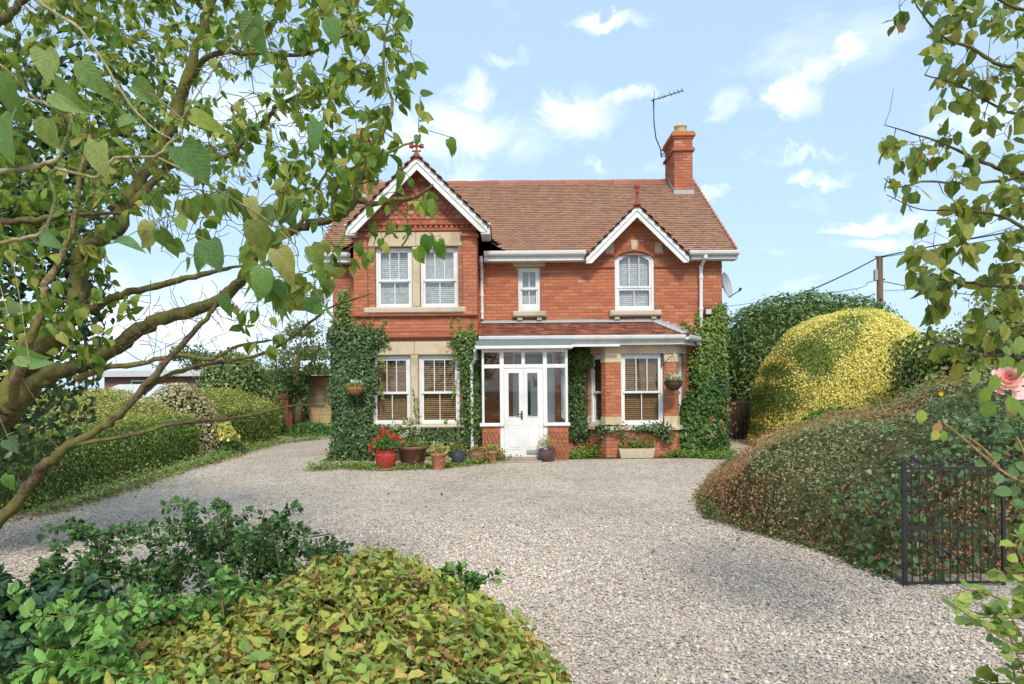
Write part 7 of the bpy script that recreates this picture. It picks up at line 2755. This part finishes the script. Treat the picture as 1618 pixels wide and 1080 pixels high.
# dark timber gate in the passage right of the house
dgx0, dgx1, dgy = W(1143, 660, 20.2).x, W(1196, 660, 20.2).x, 20.2 - D0
dg = thing('timber_gate', 'dark stained timber gate deep in the shaded passage right of the house', 'gate', (dgx0, dgy, 0))
zt_ = W(1170, 640, 20.2).z
n = 8
for i in range(n):
    b = MB(tuple(c * random.uniform(.8, 1.2) for c in (.045, .030, .025)))
    w = (dgx1 - dgx0) / n
    b.bbox(dgx0 + i * w + .005, dgx0 + (i + 1) * w - .005, dgy, dgy + .025, .03, zt_ - .09, .006)
    b.build('board', M['wood'], dg)
b = MB((.05, .033, .026))
b.bbox(dgx0 - .03, dgx1 + .03, dgy - .02, dgy + .06, zt_ - .088, zt_, .01)
b.build('top_rail', M['wood'], dg)
b = MB((.05, .033, .026))
b.bbox(dgx0 - .13, dgx0 - .031, dgy - .03, dgy + .07, 0, zt_ + .08, .01)
b.build('gate_post', M['wood'], dg)

# ================================================================== ROSE AND NEAR PLANTS AT THE RIGHT
rs = thing('rose_bush', 'climbing rose with long bare canes and one full pink bloom beside the gate', 'rose', (2.6, -12.2, 0))
b = MB((.32, .19, .09))
D = 2.6
for pts in ([(1760, 860, D), (1680, 800, D), (1600, 770, D), (1560, 740, D), (1520, 705, D), (1490, 680, D)], [(1575, 752, D), (1555, 725, D), (1530, 705, D)], [(1720, 1120, D), (1690, 900, D), (1660, 740, D), (1630, 650, D), (1600, 628, D)],
            [(1700, 980, D), (1640, 800, D), (1620, 740, D), (1605, 705, D)]):
    b.tube(smooth_path([tuple(W(*p)) for p in pts], 4), .0045, 6)
b.tube([tuple(W(1720, 1120, D)), tuple(Vector((W(1720, 1120, D).x, W(1720, 1120, D).y, 0)))], .008, 6)
b.tube([tuple(W(1760, 860, D)), tuple(Vector((W(1720, 1120, D).x, W(1720, 1120, D).y, .1)))], .006, 6)
b.build('cane', M['bark'], rs, smooth=True)
rng = np.random.default_rng(21)
c = np.array(W(1592, 616, D))
# bloom: whorls of cupped petals
T_PET = (np.array([(0, 0, 0), (-.42, .45, .10), (-.30, .92, .30), (0, 1.02, .36), (.30, .92, .30), (.42, .45, .10), (0, .5, -.06)], float), np.array([(0, 6, 1), (1, 6, 2), (2, 6, 3), (3, 6, 4), (4, 6, 5), (5, 6, 0)]))
P, A, Nn, S, C = [], [], [], [], []
up = np.array([-.25, -.75, .6])
up /= np.linalg.norm(up)
e1 = unit(np.cross(up, [0, 0, 1])[None])[0]
e2 = np.cross(up, e1)
for ring_, (k, op, s_, col) in enumerate(((5, .15, .030, (.74, .28, .36)), (6, .4, .036, (.78, .36, .45)), (7, .75, .044, (.82, .46, .54)), (8, 1.1, .052, (.84, .54, .61)), (7, 1.5, .056, (.86, .62, .68)))):
    for j in range(k):
        a = 2 * PI * j / k + ring_ * .5
        rd = e1 * math.cos(a) + e2 * math.sin(a)
        P.append(c + rd * .004 * ring_)
        A.append(rd * math.sin(op) + up * math.cos(op))
        Nn.append(up * math.sin(op) - rd * math.cos(op))
        S.append(.84 * s_ * rng.uniform(.9, 1.1))
        C.append(np.array(col) * rng.uniform(.93, 1.05))
leaf_objects(rs, M['petal'], [T_PET], np.array(P), np.array(A), np.array(Nn), np.array(S), np.array(C), name='petal')
leaf_objects(rs, M['petal'], [T_PET], c + np.array([[-.025, 0, -.028], [.01, -.01, -.035], [.035, 0, -.03]]), np.array([[-.6, -.4, -.5], [.3, -.5, -.8], [.8, -.3, -.4]]), np.array([[-.2, -.8, .5]] * 3), [.05, .05, .058], np.array([[.82, .42, .52], [.85, .58, .65], [.86, .62, .68]]), name='petal')
# faded bud, leaves
lv = []
for (px, py, ang, s_, col) in ((1480, 688, 200, .045, (.42, .24, .12)), (1476, 700, 215, .045, (.40, .38, .10)), (1490, 702, 175, .05, (.24, .36, .07)), (1455, 670, 185, .055, (.30, .40, .08)), (1484, 680, 120, .03, (.40, .22, .12)),
                               (1600, 760, 80, .06, (.11, .20, .08)), (1570, 735, 60, .055, (.12, .22, .08)), (1610, 720, 100, .06, (.10, .20, .07)), (1590, 690, 90, .055, (.10, .19, .07)), (1600, 790, 110, .06, (.12, .22, .09)), (1615, 665, 170, .06, (.16, .27, .06)),
                               (1555, 640, 185, .08, (.19, .30, .06)), (1570, 620, 200, .075, (.20, .31, .07)), (1600, 655, 165, .08, (.18, .28, .06)), (1540, 610, 190, .07, (.2, .3, .07)), (1560, 660, 180, .075, (.17, .28, .06)), (1575, 770, 240, .05, (.13, .24, .09)), (1545, 745, 250, .045, (.12, .23, .09)),
                               (1580, 790, 265, .06, (.11, .21, .08)), (1608, 810, 80, .06, (.10, .2, .07)), (1610, 750, 300, .05, (.14, .25, .1)), (1590, 590, 180, .075, (.2, .3, .07)), (1612, 600, 170, .08, (.17, .27, .06)), (1612, 560, 200, .08, (.22, .31, .08))):
    a = math.radians(ang)
    ax = np.array([math.sin(a), rng.normal() * .25, math.cos(a)])
    lv.append((np.array(W(px, py, D + rng.uniform(-.1, .15))) - ax * s_ * .5, ax, np.array([rng.normal() * .3, -1, .5 + rng.normal() * .3]), s_, np.array(col)))
leaf_objects(rs, M['leaf_big'], [(T_OVATE[0] * np.array([1.35, 1, 1]), T_OVATE[1])], *[np.array(x) for x in zip(*lv)])
# yellow flower on the mound
yf2 = thing('yellow_flower', 'single small yellow flower on the mound of cotoneaster', 'flower', tuple(W(1486, 634, 6.4)))
c = np.array(W(1486, 634, 6.4))
b = MB((.12, .2, .05))
b.tube([tuple(c), tuple(c + np.array([.02, .05, -.2]))], .004, 5)
b.build('stem', M['leaf'], yf2)
ang = np.linspace(0, 2 * PI, 9)[:-1]
A = np.stack([np.cos(ang), np.full(8, -.5), np.sin(ang)], 1)
scatter('petals', M['petal'], T_OVATE, np.tile(c, (8, 1)), A, np.tile(np.array([[0, -1, .2]]), (8, 1)), .026, np.tile([[.80, .55, .02]], (8, 1)), yf2)

# lime green currant-like shrub at the lower right edge
rng = np.random.default_rng(66)
LOB = (np.array([(0, 0, 0), (0, .45, -.03), (0, 1, -.10), (-.48, .10, .03), (-.42, .62, .02), (.48, .10, .03), (.42, .62, .02)], float), T_OVATE[1])
stems = []
for px, py in ((1590, 905), (1600, 870), (1575, 960), (1625, 960), (1625, 900), (1585, 1010), (1590, 1055), (1625, 1040), (1600, 980)):
    t_ = W(px, py, 2.85 + rng.uniform(-.2, .3))
    stems.append((Vector((t_.x + .25 + rng.uniform(0, .2), t_.y + rng.uniform(-.1, .1), 0)), t_))
leafy_plant('currant_shrub', 'lime green lobed leaved shrub at the lower right edge of the gravel', 'shrub', (2.4, -12.5, 0), stems, 81, .062, [(.30, .38, .07), (.36, .42, .10), (.20, .30, .06), (.13, .22, .05), (.26, .35, .06)], M['leaf'],
            [LOB, (LOB[0] * np.array([1, 1, -1]), LOB[1])], (.25, .14, .07), per=20, sub=3, spread=.5, singles=160)

# ================================================================== LOOSE GRAVEL
rng = np.random.default_rng(99)
n0 = 200000
D = np.sqrt(rng.uniform(2.6 ** 2, 9.5 ** 2, n0))
D = D[rng.random(len(D)) < np.clip((10.0 - D) / 4.5, .0, 1)]
u = rng.uniform(-.80, .80, len(D))
X, Y = u * D, D - D0
ok = np.ones(len(D), bool)
ok &= X < np.interp(D, [2.6, 5.6, 5.9, 7.1, 8.4, 9.4, 9.6], [2.6, 4.0, 3.3, 3.2, 2.58, 2.62, 2.7])
ok &= X > np.interp(D, [2.6, 3.4, 4.0, 4.6, 9.6], [-.1, -.2, -.6, -6.0, -6.6])
X, Y, D = X[ok], Y[ok], D[ok]
n = len(X)
a = np.linspace(0, 2 * PI, 7)[:-1]
ringv = np.stack([np.cos(a), np.sin(a)], 1)
base = np.concatenate([np.c_[ringv, np.full(6, -.25)], np.c_[ringv * .72, np.full(6, .34)], [[0, 0, .46]]])
fq = []
for j in range(6):
    k = (j + 1) % 6
    fq += [(j, k, 6 + k), (j, 6 + k, 6 + j), (6 + j, 6 + k, 12)]
fq = np.array(fq)
S = rng.gamma(7, .00145, n).clip(.005, .020)
asp = rng.uniform(.55, 1.0, n)
th = rng.uniform(0, 2 * PI, n)
hgt = rng.uniform(.55, 1.0, n)
lump = rng.uniform(.78, 1.2, (n, 13, 1))
v = np.tile(base[None], (n, 1, 1)) * np.concatenate([lump, lump, np.ones((n, 13, 1))], 2)
v[:, :, 1] *= asp[:, None]
v[:, :, 2] *= hgt[:, None]
c, s_ = np.cos(th)[:, None], np.sin(th)[:, None]
tx, ty = rng.normal(size=(2, n, 1)) * .28
v[:, :, 2] += v[:, :, 0] * tx + v[:, :, 1] * ty
x, y = v[:, :, 0] * c - v[:, :, 1] * s_, v[:, :, 0] * s_ + v[:, :, 1] * c
v = np.stack([x, y, v[:, :, 2]], 2) * S[:, None, None]
v += np.stack([X, Y, .006 + np.array([ground_z(q) for q in Y]) + S * .18 + rng.uniform(0, .008, n)], 1)[:, None]
fc = (np.arange(n)[:, None, None] * 13 + fq[None]).reshape(-1, 3)
C = pal([(.52, .435, .345), (.57, .49, .40), (.46, .385, .31), (.62, .55, .46), (.37, .32, .28), (.51, .395, .28), (.43, .38, .35), (.65, .59, .51), (.28, .24, .21)], n, .15, [3, 3, 2.4, 1.6, 1.3, 1.4, 1.5, .7, .6], rng)
C = C * (1 + .13 * nz(np.c_[X, Y, np.zeros(n)], 1.1, 5) + .05 * nz(np.c_[X, Y, np.zeros(n)], 5, 6))[:, None]
me = np_mesh('gravel', v.reshape(-1, 3), fc, np.repeat(C, len(fq), 0), True)
link('gravel', me, M['pebble'], None, 'stuff')

t = thing('shrub', 'dark shrubbery filling the gap beyond the brown timber gate', 'shrub', (-9, 14, 0), 'shrubs beside the left hedge')
V, Fq = dome(-9.3, 13.5, 2.6, 1.0, 2.3, 0, 2.6)
shrub_from(t, V, Fq, 5000, .13, G_DARK + G_MID[:1], M['leaf'], seed=171, tmpl=T_OVATE, lump=.25, out=.2)
